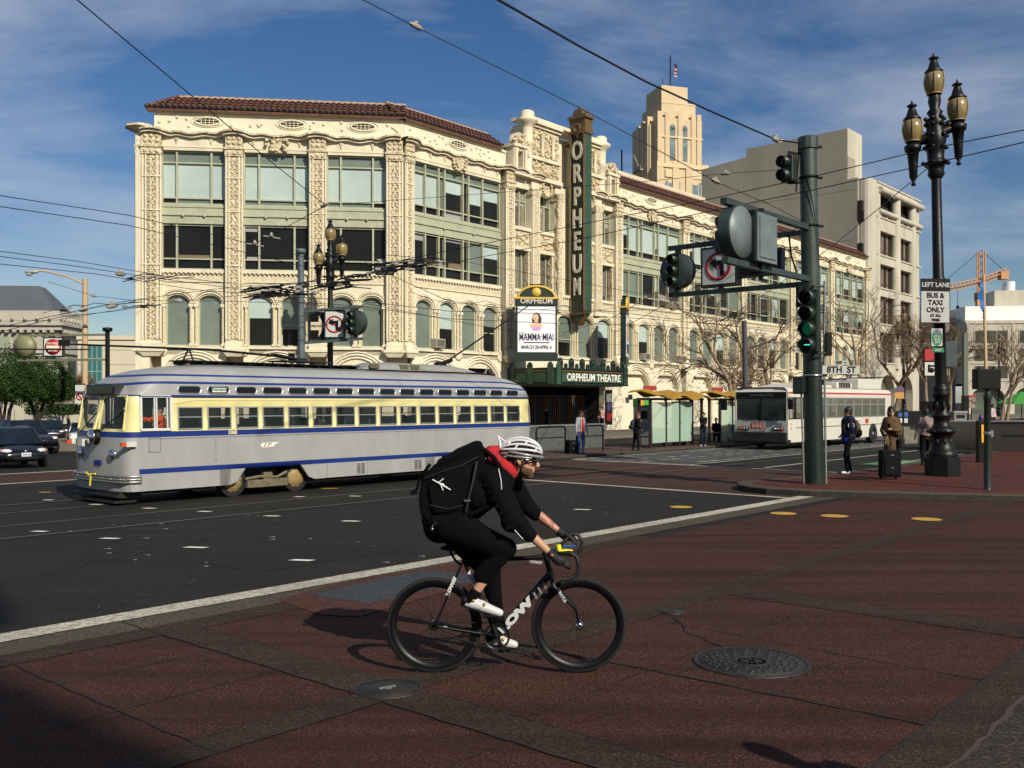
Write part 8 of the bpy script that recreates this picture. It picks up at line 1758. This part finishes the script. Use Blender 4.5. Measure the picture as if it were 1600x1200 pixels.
# face: beard, glasses, straps, helmet
g = MB(); g.ell(hq(.030, 0, -.058), (.062, .062, .052), 16, 12, rot=HR_); g.ell(hq(.066, 0, -.088), (.034, .038, .030), 12, 9, rot=HR_); g.ell(hq(.005, 0, -.040), (.035, .066, .05), 12, 9, rot=HR_); bd_ = remesh(g, 'beard', [mat('brown_beard', (.12, .058, .028), .9, 0, .5, 40, .8, 80)], rd, .006, 2)
b = MB()
for k in (1, -1): b.ell(hq(.082, k * .036, .012), (.020, .034, .020), 14, 9, rot=HR_); b.tube([hq(.085, k * .060, .018), hq(.03, k * .082, .012), hq(-.02, k * .083, .012)], .006, 6)
b.tube([hq(.10, -.02, .016), hq(.104, 0, .018), hq(.10, .02, .016)], .006, 6); b.build('sunglasses', [mat('brown_black_lens', (.015, .008, .006), .08, spec=.9)], rd)
b = MB()
for k in (1, -1): b.tube([hq(.03, k * .086, .05), hq(.002, k * .088, .0), hq(.0, k * .080, -.05), hq(.012, k * .05, -.095), hq(.02, 0, -.115)], .006, 6); b.tube([hq(-.07, k * .086, .04), hq(-.03, k * .090, -.02), hq(.0, k * .080, -.05)], .006, 6)
b.build('helmet_strap', [black_metal], rd)
g = MB(); g.ell(hq(-.045, 0, .0), (.072, .078, .08), 14, 10, rot=HR_); remesh(g, 'hair', [mat('short_brown_hair', (.05, .028, .018), .9, 0, .4, 40)], rd, .008, 2)
wh = mat('white_helmet_shell', (.62, .62, .62), .25, 0, .06, 12, coat=.3); gh = mat('silver_grey_helmet', (.25, .25, .26), .3, .2); hd_ = mat('dark_helmet_liner', (.010, .010, .010), .8)
hc = lambda x, y, z: hq(-.018, 0, .052) + Matrix.Rotation(R(6), 3, 'Y') @ Vector((x, y, z))
b = MB(); vs = []; n1, n2 = 22, 9
for i in range(n2 + 1):
    ph = R(4) + (R(88)) * i / n2
    for j_ in range(n1): t_ = 2 * PI * j_ / n1; vs.append(hc(.138 * math.sin(ph) * math.cos(t_) - .004, .094 * math.sin(ph) * math.sin(t_), .088 * math.cos(ph) - .0))
b.add(vs, [(i * n1 + j_, (i + 1) * n1 + j_, (i + 1) * n1 + (j_ + 1) % n1, i * n1 + (j_ + 1) % n1) for i in range(n2) for j_ in range(n1)], 0, True); hel = b.build('helmet', [hd_], rd)
b = MB()
def hp2(t_, v, r=1.0): # t_: -1 back .. 1 front, v: sideways angle
    ph = t_ * R(88); x = .152 * math.sin(ph); zz = math.cos(ph); return hc(x * r, .108 * math.sin(v) * (.55 + .45 * abs(zz)) * r, (.104 * zz * math.cos(v)) * r + .004)
for v in (-84, -60, -37, -13, 13, 37, 60, 84):
    pts = [hp2(-1.0 + 1.96 * k / 16, R(v) * (1 - .12 * (k / 16))) for k in range(17)]; b.tube(pts, [.005 + .0052 * math.sin(PI * k / 16) for k in range(17)], 8)
for t_, va, vb in ((.45, -84, -60), (-.2, -84, -60), (.1, -60, -37), (-.45, -60, -37), (.62, -37, -13), (.75, -13, 13), (.62, 13, 37), (.1, 37, 60), (-.45, 37, 60), (.45, 60, 84), (-.2, 60, 84), (.93, -60, 60), (-.85, -84, 84)):
    b.tube([hp2(t_ - .05, R(va)), hp2(t_, R((va + vb) / 2)), hp2(t_ + .06, R(vb))], .0065, 7)
for k in (1, -1): b.tube([hp2(-1.0, R(k * 40)), hc(-.165, k * .03, .065), hc(-.185, 0, .10)], [.010, .009, .006], 7)
b.tube([hc(-.185, 0, .10), hp2(-.62, R(-14))], .007, 6); b.tube([hc(-.185, 0, .10), hp2(-.62, R(14))], .007, 6)
b.build('helmet_shell', [wh], hel)
b = MB(); K = [hc(.150 * math.cos(a * PI / 16), .104 * math.sin(a * PI / 16), -.008 - .012 * math.cos(a * PI / 16)) for a in range(33)]; b.tube(K, .0115, 8); K = [hc(.138 * math.cos(a * PI / 16), .100 * math.sin(a * PI / 16), -.032) for a in range(33)]; b.tube(K[5:28], .009, 7); b.tube([hc(.165 * math.cos(a), .085 * math.sin(a), -.022) for a in [R(q) for q in range(-60, 61, 10)]], .007, 6); b.build('helmet_rim', [gh], hel)
# reflective piping, waist pouch clip
for q_ in ([P(779, 733, -.235), P(783, 752, -.262), P(784, 770, -.262)], [P(804, 829, -.29), P(812, 838, -.275), P(817, 843, -.265)]): b = MB(); b.tube(q_, .0035, 5); b.build('reflective_piping', [mat('reflective_stripe', (.6, .6, .62))], rd)
b = MB(); b.tube([P(683, 817, -.2), P(677, 822, -.2), P(674, 829, -.19), P(677, 832, -.19)], .004, 5); b.ell(P(676, 828, -.2), .012, 6, 5); b.build('key_clip', [chrome], rd)
# backpack
bp = thing('backpack', 'large black roll top backpack with a white aeroplane print worn by the cyclist', 'backpack', (0, YB, .004))
bm_ = mat('black_pack_fabric', (.0032, .0032, .0035), .9, 0, .35, 4, .6, 12, spec=.10)
pl2 = [(757, 708), (752, 691), (742, 690), (712, 703), (682, 724), (667, 738), (660, 752), (657, 775), (659, 800), (668, 811), (700, 816), (728, 812), (742, 790), (752, 760), (760, 735)]
g = MB(); g.prism([P(x, y, 0) + Vector((0, -.155, 0)) for x, y in pl2], (0, .31, 0)); g.prism([P(x, y, 0) + Vector((0, -.19, 0)) for x, y in [(672, 758), (690, 735), (730, 722), (738, 760), (722, 795), (680, 800)]], (0, .38, 0)); rad_cap(g, P(688, 722, -.15), P(748, 696, -.13), .025, .03)
remesh(g, 'bag', [bm_], bp, .011, 9)
b = MB(); [b.tube([P(752, 700, o), P(772, 716, o * 1.1), P(786, 738, o * 1.25), P(784, 762, o * 1.3), P(764, 790, o * 1.35), P(735, 806, o * 1.2)], .017, 7) for o in (-.14, .14)]; b.build('shoulder_strap', [bm_], bp)
b = MB(); b.tube([P(660, 742, -.1), P(654, 752, -.1), P(652, 764, -.1), P(646, 770, -.1)], .011, 6); b.box(P(644, 770).x, P(653, 770).x, -.12, -.07, P(0, 771).z, P(0, 766).z); b.tube([P(672, 726, -.12), P(662, 740, -.12), P(660, 752, -.1)], .014, 6); b.build('compression_strap', [bm_], bp)
b = MB(); a0 = P(676, 750, -.205); a1_ = P(704, 766, -.205); b.bar(a0, a1_, .004, .008, up=(0, 0, 1)); cc = a0.lerp(a1_, .52); b.ell(cc, (.017, .004, .011), 10, 6)
for q in (.3, .42, .62, .74): b.ell(a0.lerp(a1_, q), (.007, .004, .008), 8, 5)
b.bar(cc + Vector((-.02, 0, .02)), cc + Vector((.012, 0, .045)), .004, .006); b.bar(cc + Vector((-.005, 0, -.01)), cc + Vector((.01, 0, -.04)), .004, .006); b.build('aeroplane_print', [mat('print_white', (.7, .7, .7), .6)], bp)
b = MB(); b.tube([P(664, 748, -.178), P(690, 738, -.196), P(722, 728, -.196), P(748, 714, -.170)], .0035, 5); b.tube([P(672, 790, -.190), P(700, 796, -.197), P(724, 790, -.196)], .003, 5); b.build('pack_seam', [mat('grey_black_webbing', (.014, .014, .015), .7)], bp)
b = MB(); b.tube([P(745, 722, -.185), P(740, 748, -.20), P(733, 776, -.205), P(728, 800, -.19)], .009, 6); b.build('side_strap', [mat('grey_black_webbing', (.014, .014, .015))], bp)
b = MB(); b.box(P(727, 778).x, P(737, 778).x, -.215, -.195, P(0, 780).z, P(0, 777).z); b.build('buckle', [steel], bp)
# ================================================================ TREES
bark_p = mat('pale_tan_bark', (.26, .185, .115), .85, 0, .45, 3, .3, 20); twig_m = mat('brown_twigs', (.19, .125, .075), .9, 0, .3, 5); bark_d = mat('dark_bark', (.03, .022, .016), .9, 0, .4, 4)
leaf_g = mat('dark_glossy_leaf', (.024, .055, .010), .85, 0, .7, .9, spec=.15, c2=(.010, .026, .006)); leaf_b = mat('dry_brown_leaf', (.16, .09, .03), .7, 0, .6, 3)
def bare_tree(label, loc, H, seed, spread=1.0, group='bare street trees beyond the bus', leaves=0, tw=None, depth=6, r0=.16, trunk_h=.32, lean=(0, 0), nch=3):
    rnd = random.Random(seed); t = thing('bare_tree', label, 'tree', loc, 0, group); tr = MB(); tg = MB(); tips = []
    def grow(p, d, L, r, k, mb):
        q = p; pts = [p]; dd = d.copy()
        for i in range(3): dd = (dd + Vector((rnd.uniform(-.16, .16), rnd.uniform(-.16, .16), rnd.uniform(-.05, .12)))).normalized(); q = q + dd * (L / 3); pts.append(q)
        mb.tube(pts, [r, r * .9, r * .8, r * .68], 7 if k < 2 else (4 if k < 4 else 3), cap=False)
        if k >= depth: tips.append(q); return
        n = nch if k < 4 else 3
        for i in range(n):
            a = rnd.uniform(0, 2 * PI); th_ = R(rnd.uniform(18, 52)) * (1.0 if k else .9); o = dd.orthogonal().normalized(); o = Matrix.Rotation(a, 3, dd) @ o
            nd = (dd * math.cos(th_) + o * math.sin(th_) * spread); nd.z = nd.z * (.85 if k > 2 else 1); nd.normalize(); f = rnd.uniform(.62, .86)
            grow(pts[2 if i and k > 0 else 3], nd, L * f, max(.006, r * (.62 if k < 2 else .58)), k + 1, tr if k < 1 else tg)
    d0 = Vector((lean[0], lean[1], 1)).normalized(); grow(Vector((0, 0, 0)), d0, H * trunk_h, r0, 0, tr)
    tr.build('trunk', [bark_p], t); tg.build('branches', [tw or twig_m], t)
    if leaves:
        b = MB()
        for k in range(leaves):
            c = rnd.choice(tips) * rnd.uniform(.45, 1.0); s = rnd.uniform(.05, .11); a = Vector((rnd.uniform(-1, 1), rnd.uniform(-1, 1), rnd.uniform(-1, 1))).normalized(); o = a.orthogonal().normalized(); c = Vector((c.x, c.y, min(c.z, H * .62) - rnd.uniform(0, .5))); b.quad(c - a * s, c + o * s * .6, c + a * s, c - o * s * .6)
        b.build('leaves', [leaf_b], t)
    return t
def atg(x, Y, z=.12): v = at(x, 628, Y); return (v.x, Y, z)
bare_tree('bare plane tree with a few dry leaves right behind the front of the trolleybus', atg(1147, 55), 9.8, 40, 1.1, leaves=500, r0=.17, lean=(.04, 0))
bare_tree('bare plane tree behind the middle of the trolleybus', atg(1200, 66), 9.0, 11, 1.2, r0=.15, lean=(.1, 0))
bare_tree('small leafy brown tree behind the trolleybus roof', atg(1180, 62), 6.2, 21, 1.1, leaves=1500, r0=.12)
bare_tree('spreading bare tree between the thick green pole and the concrete office block', atg(1352, 74), 12.0, 8, 1.15, r0=.17, lean=(-.1, 0), depth=6)
bare_tree('bare tree in front of the arches of the concrete office block', atg(1396, 66), 9.6, 5, 1.15, r0=.2, lean=(.12, 0))
bare_tree('dense brown bare tree right of the nearest street lamp', atg(1486, 82), 10.6, 13, 1.0, r0=.18, depth=6)
bare_tree('tall brown bare tree just left of the nearest street lamp', atg(1450, 96), 12.0, 17, 1.0, r0=.2)
bare_tree('pale trunked bare tree before the far office arches', atg(1574, 66), 8.2, 14, 1.2, r0=.14, tw=bark_p, depth=5, lean=(.15, 0))
bare_tree('slanting pale bare tree left of the green parasol', atg(1560, 62), 7.0, 15, 1.2, r0=.13, tw=bark_p, depth=5, lean=(.1, 0))
bare_tree('thin bare tree beside the far left light pole', atg(62, 75), 6.5, 26, 1.2, 'bare trees at the far left', r0=.12, depth=5)
for i, (x, Y, H_) in enumerate(((92, 92, 5.2), (108, 86, 5.0), (126, 98, 5.6), (76, 100, 4.8))): bare_tree(['clipped brown tree behind the white taxi', 'clipped brown tree left of the tram windshield', 'tallest clipped brown tree behind the tram nose', 'clipped brown tree seen between the cars and the green trees'][i], atg(x, Y, 0), H_, 31 + i, .75, 'clipped brown trees at the far left', r0=.16, depth=5, tw=mat('reddish_brown_twigs', (.20, .115, .07), .9, 0, .4, 2), nch=4)
def green_tree(label, loc, blobs, seed, trunk_pts):
    rnd = random.Random(seed); t = thing('evergreen_tree', label, 'tree', loc, 0, 'round dark green trees at the left edge'); b = MB()
    for pts, r in trunk_pts: b.tube(pts, r, 8)
    b.build('trunk', [bark_d], t); b = MB()
    for (c, r, n) in blobs:
        c = Vector(c) - Vector((0, 0, .35)); r = (r[0] * 1.08, r[1] * 1.08, r[2] * 1.32)
        for k in range(int(n * 1.35)):
            d = Vector((rnd.gauss(0, 1), rnd.gauss(0, 1), rnd.gauss(0, 1))).normalized(); q = rnd.uniform(.55, 1.0) ** .5; wob = 1 + .18 * math.sin(d.x * 7 + seed) * math.cos(d.z * 6 + d.y * 5); p = c + Vector((d.x * r[0], d.y * r[1], d.z * r[2] * (1 if d.z > 0 else .7))) * q * wob
            a = (d + Vector((rnd.uniform(-1, 1), rnd.uniform(-1, 1), rnd.uniform(-1, 1))) * .9).normalized(); o = a.orthogonal().normalized(); o = Matrix.Rotation(rnd.uniform(0, 6.28), 3, a) @ o; e = a.cross(o); s = rnd.uniform(.04, .085)
            b.quad(p - o * s, p - e * s * .5, p + o * s, p + e * s * .5)
    b.build('crown', [leaf_g], t); return t
def tp(x, Y): return atg(x, Y, 0)
T_ = lambda *q: [Vector(v) for v in q]
green_tree('rounded dark green tree nearest the tram at the far left', tp(60, 60), [((0.6, 0, 3.6), (1.5, 1.5, 1.35), 5200), ((-.9, .3, 4.0), (1.3, 1.4, 1.2), 4200), ((1.4, .2, 3.1), (.95, 1.1, .9), 2400), ((.1, -.4, 2.9), (1.3, 1.1, .8), 2400)], 2, [(T_((0, 0, 0), (.05, 0, 1.2), (.6, 0, 2.6)), [.16, .13, .08]), (T_((0, 0, .3), (-.35, 0, 1.6), (-.9, 0, 3)), [.12, .10, .06]), (T_((.02, 0, .9), (.9, 0, 1.9), (1.3, 0, 2.6)), [.1, .07, .05])])
green_tree('broad dark green tree cut by the left picture edge', tp(2, 57), [((0, 0, 3.7), (1.8, 1.6, 1.5), 6200), ((-1.8, .3, 3.8), (1.5, 1.4, 1.3), 3600), ((1.0, -.2, 3.2), (1.2, 1.2, 1.1), 3200)], 6, [(T_((0, 0, 0), (-.1, 0, 1.4), (-.5, 0, 2.8)), [.18, .14, .08]), (T_((.3, 0, 0), (.5, 0, 1.5), (1.0, 0, 2.8)), [.14, .11, .06]), (T_((.1, 0, .6), (.2, .1, 1.8), (.1, 0, 2.8)), [.1, .08, .06])])
t = thing('hedge', 'low clipped green hedge behind the white taxi', 'hedge', tp(95, 84)); b = MB(); rnd = random.Random(5)
for k in range(2500): p = Vector((rnd.uniform(-3, 3), rnd.uniform(-.5, .5), rnd.uniform(.9, 1.8))); a = Vector((rnd.gauss(0, 1), rnd.gauss(0, 1), rnd.gauss(0, 1))).normalized(); o = a.orthogonal().normalized() * .09; e = a.cross(o); b.quad(p - o, p - e, p + o, p + e)
b.build('foliage', [leaf_g], t)
t = thing('low_wall', 'pale low wall with square piers under the green trees', 'wall', tp(70, 88)); b = MB(); b.box(-6, 9, 0, .4, 0, 1.2); b.box(-2.6, .4, -.3, .0, 0, 2.2); b.build('wall', [mat('cream_garden_wall', (.48, .44, .34), .85, 0, .1, .5)], t)

# ================================================================ WHAT CASTS THE NEAR SHADOWS
nb = thing('corner_building', 'stone corner building behind the viewer that shades the lower left pavement', 'building', M(-4.68, -60, 0), MROT)
b = MB(); b.box(-30, 0, 0, 42.2, 0, 19.4); b.box(-30, .25, -.2, 42.4, 19.0, 20.0); b.build('wall', [mat('brown_street_stone', (.24, .18, .13), .8, 0, .2, .6)], nb)
for z in (5, 9.5, 14):
    for k in range(9): b = MB(); b.box(.0, .06, 2 + k * 4.5, 4.2 + k * 4.5, z, z + 2.6); b.build('window', [glass_dark], nb)
b = MB(); b.box(-.5, 1.05, 40.4, 42.0, 19.9, 22.0); b.build('shadow_box', [mat('shadow_box_grey', (.2, .2, .2), .6)], nb)  # added unseen box, shaped to throw the dark patch at the left road edge
person('bystander in dark clothes just outside the right edge whose shadow falls on the paving', (2.86, 3.46, .0), R(120), 1.72, skin=skin_m, top=dark_c, legs_m=dark_c, hair=black_hair, shoes=shoe_b, vox=.02)
# ================================================================ OVERHEAD WIRES
def wire(label, pts, r=.010, sag=0.0, ins=(), group=None, r2=None):
    V = [at(*p) for p in pts]; c = V[0]; t = thing('overhead_wire', label, 'overhead wire', c, 0, group)
    P_ = []
    for a, b_ in zip(V, V[1:]):
        for k in range(8): q = a.lerp(b_, k / 8); q = q + Vector((0, 0, -sag * 4 * (k / 8) * (1 - k / 8))); P_.append(q - c)
    P_.append(V[-1] - c); b = MB(); b.tube(P_, r, 5, cap=False); b.build('cable', [wire_mat], t)
    for (x, y, Y, s) in ins:
        p = at(x, y, Y) - c; d = (V[-1] - V[0]).normalized(); b = MB(); b.tube([p - d * .12 * s, p - d * .06 * s, p + d * .06 * s, p + d * .12 * s], [.02 * s, .045 * s, .045 * s, .02 * s], 8); b.ell(p + Vector((0, 0, .05 * s)), (.04 * s, .04 * s, .04 * s), 8, 6); b.build('insulator', [mat('weathered_insulator', (.30, .27, .22), .6, 0, .3, 20)], t)
    return t
wire('thick black cable from the top edge down to the top of the thick green pole', [(772, -4, 13.0), (905, 72, 15.4), (1010, 128, 17.4), (1120, 178, 19.4), (1212, 218, 21.2), (1252, 224, YP)], .019, .0, [(1212, 218, 21.2, 1.3)])
wire('thin span wire with two insulators from the top centre to the green pole', [(560, -4, 16), (650, 42, 17), (905, 168, 19), (1123, 286, 20.8), (1200, 318, 21.4), (1256, 347, YP)], .009, 0, [(650, 41, 17, 1.1), (1203, 298, 21.2, .01)][:1] + [(1118, 283, 20.8, 1.1)])
wire('long span wire from the top left corner down to the left lamp', [(116, -4, 15), (300, 150, 20), (430, 258, 25), (509, 321, 29)], .012)
wire('short drooping wire from the junction to the lower left hangers', [(509, 321, 29), (425, 367, 30), (395, 382, 30.5)], .012, 0, [(507, 321, 29, 1.2)])
wire('faint span wire running from the junction across the facade to the green pole', [(509, 321, 29), (790, 300, 26), (1015, 283, 23.5), (1133, 271, 22.6), (1240, 264, 22)], .007, 0, [(1133, 271, 22.6, 1.0)])
wire('upper of the two contact wires crossing the right half of the sky', [(1606, 202, 18), (1450, 233, 19.5), (1270, 276, 21.5), (1100, 313, 24), (900, 352, 27), (760, 380, 30), (600, 412, 34)], .011)
wire('lower of the two contact wires crossing the right half of the sky', [(1606, 221, 18), (1450, 257, 19.5), (1270, 297, 21.5), (1100, 332, 24), (900, 375, 27), (760, 400, 30), (640, 424, 34)], .011)
wire('wire with an insulator from the top of the lamp post down behind the green pole', [(1455, 258, 23.7), (1390, 312, 27), (1300, 385, 33), (1180, 470, 42), (1130, 500, 46)], .012, 0, [(1393, 311, 27, 1.3)])
wire('short diagonal wire running down left from the green pole', [(1256, 350, YP), (1210, 378, 24), (1150, 410, 27), (1050, 470, 32), (960, 520, 38)], .011, 0, [(1015, 464, 34, 1.0)][:0])
grp = 'parallel overhead wires at the left'
wire('uppermost long wire entering from the left edge', [(-4, 305, 22), (200, 336, 26), (330, 366, 29), (520, 412, 34)], .011)
wire('second long wire entering from the left edge below the first', [(-4, 322, 22), (200, 352, 26), (330, 382, 29), (500, 422, 34)], .011)
wire('wire passing over the tan street light toward the wire switch', [(-4, 392, 24), (120, 408, 27), (262, 432, 30), (400, 447, 34)], .010)
wire('wire just below it with a dark splice near the theatre edge', [(-4, 400, 24), (120, 416, 27), (240, 434, 30), (400, 455, 34)], .010, 0, [(188, 428, 29, 1.6)])
wire('wire above the no entry sign arm on the left', [(-4, 412, 24), (150, 428, 28), (300, 452, 32), (430, 462, 36)], .010)
wire('wire slanting up from the left edge to the theatre corner', [(-4, 512, 26), (100, 490, 29), (200, 470, 32), (330, 452, 35), (480, 440, 38)], .010, 0, [(130, 484, 30, 1.4), (175, 478, 31, 1.8)])
wire('lower wire slanting up from the left edge', [(-4, 520, 26), (90, 496, 29), (180, 486, 31), (300, 468, 35), (450, 455, 38)], .010, 0, [(115, 491, 30, 1.4)])
wire('thin guy wire behind the tan street light', [(-4, 502, 40), (90, 500, 44), (230, 476, 48)], .010)
wire('wire from the street light head to the theatre edge', [(75, 440, 50), (145, 462, 52), (230, 472, 54)], .012, 0, [(146, 462, 52, 1.5)])
wire('wire running level above the streetcar from the left edge', [(-4, 545, 17), (70, 546, 18), (140, 546, 19)], .014)
wire('contact wire over the streetcar toward the theatre entrance', [(430, 462, 34), (560, 470, 36), (700, 486, 38), (850, 490, 40), (1010, 498, 44), (1180, 512, 52), (1300, 520, 60)], .012)
wire('second contact wire over the streetcar toward the shelters', [(430, 470, 34), (560, 478, 36), (700, 498, 38), (860, 505, 40), (1010, 508, 44), (1200, 522, 54)], .012)
wire('wire crossing the poster board from the wire switch', [(600, 425, 32), (700, 470, 35), (800, 483, 38), (940, 487, 42), (1060, 482, 46)], .011)
wire('wire rising from the marquee toward the round signals', [(880, 520, 42), (950, 500, 38), (1015, 464, 33), (1085, 425, 28), (1130, 400, 25)], .011, 0, [(1008, 467, 34, 1.3)])
wire('faint upper wire between the wire switch and the blade sign', [(560, 395, 30), (720, 408, 33), (900, 440, 38), (1060, 470, 44)], .009)
wire('thin curved cross wire above the marquee', [(640, 455, 33), (760, 470, 36), (880, 478, 40), (980, 474, 44)], .009, .25)
wire('cross wire in front of the arched windows left of the slim pole', [(236, 470, 33), (330, 470, 33), (470, 474, 34), (600, 486, 36)], .010, 0, [(280, 470, 33, 1.2)])
wire('wire from the slim grey pole to the far right over the shelters', [(572, 474, 33), (700, 500, 37), (900, 535, 44), (1000, 540, 50)], .009)
def switch(label, x0, x1, y0, y1, Y, n, seed, r=.016):
    rnd = random.Random(seed); c = at((x0 + x1) / 2, (y0 + y1) / 2, Y); t = thing('overhead_wire_switch', label, 'overhead wire fitting', c)
    b = MB()
    for k in range(n):
        xa = rnd.uniform(x0, x1 - 30); ya = y0 + (y1 - y0) * ((x1 - xa) / (x1 - x0)) * .6 + rnd.uniform(0, (y1 - y0) * .5); xb = xa + rnd.uniform(20, 60); yb = ya - rnd.uniform(2, 9)
        b.tube([at(xa, ya, Y + rnd.uniform(-1, 1)) - c, at((xa + xb) / 2, (ya + yb) / 2 - rnd.uniform(0, 6), Y) - c, at(xb, yb, Y + rnd.uniform(-1, 1)) - c], r * rnd.uniform(.6, 1.3), 5)
    b.build('frog_bars', [wire_mat], t)
    for k in range(n // 3):
        b = MB()
        xa = rnd.uniform(x0 + 10, x1 - 20); ya = y0 + (y1 - y0) * ((x1 - xa) / (x1 - x0)) * .6 + rnd.uniform(0, (y1 - y0) * .5); p = at(xa, ya, Y + rnd.uniform(-1, 1)) - c; b.box(p.x - rnd.uniform(.03, .10), p.x + rnd.uniform(.03, .10), p.y - .05, p.y + .05, p.z - .035, p.z + .03); b.build('clamp_block', [wire_mat], t)
    for k in range(max(2, n // 8)): b = MB(); xa = rnd.uniform(x0 + 20, x1 - 30); ya = y0 + (y1 - y0) * rnd.uniform(.3, .8); p = at(xa, ya, Y - 1) - c; b.box(p.x - .07, p.x + .07, -1.05, -.95, p.z - .03, p.z + .03); b.build('pale_spacer', [mat('pale_spacer', (.3, .28, .24), .6)], t)
switch('dense dark cluster of trolley wire switches left of the slim grey pole', 372, 565, 430, 468, 30, 60, 1, .017)
switch('dark wire switch with a boxy motor in front of the lower left window', 556, 680, 400, 430, 29, 34, 2, .017)
switch('small wire junction at the left edge of the theatre', 170, 290, 428, 444, 30, 8, 3, .012)
switch('wire fitting above the no entry sign', 60, 250, 468, 492, 30, 9, 4, .012)
switch('wire crossing hung before the bare tree behind the trolleybus', 1095, 1190, 488, 506, 44, 10, 5, .016)
for lab, x, y, Y in (('left of two small bell hangers before the lower left windows', 398, 382, 30), ('right of two small bell hangers before the lower left windows', 424, 370, 30)):
    c = at(x, y, Y); t = thing('wire_hanger', lab, 'wire hanger', c); b = MB(); b.lathe([(.02, .14), (.05, .1), (.08, 0), (.01, 0)], n=10); b.build('bell', [mat('weathered_insulator', (.3, .27, .22))], t); b = MB(); b.tube([(-.25, 0, .03), (.28, 0, -.06)], .022, 6); b.build('hanger_bar', [mat('pale_spacer', (.3, .28, .24))], t)
c = at(601, 422, 29); t = thing('switch_motor', 'boxy dark switch motor hanging among the wires above the tram', 'wire switch motor', c); b = MB(); b.box(-.28, .28, -.12, .12, -.14, .1); b.build('motor_box', [mat('dusty_motor_box', (.05, .045, .04), .7)], t, bevel=.02); b = MB(); b.tube([(-.2, 0, .1), (-.2, 0, .3)], .02, 5); b.tube([(.2, 0, .1), (.2, 0, .3)], .02, 5); b.build('hanger_rod', [wire_mat], t)
# tall slim pole behind the trees that carries the far wires
t = thing('wire_pole', 'slim violet grey wire pole between the bare trees behind the trolleybus', 'pole', atg(1166, 50)); b = MB(); b.tube([(0, 0, 0), (-.1, 0, 6.1)], [.16, .13], 10); b.build('shaft', [mat('violet_grey_pole', (.05, .045, .06), .6)], t)
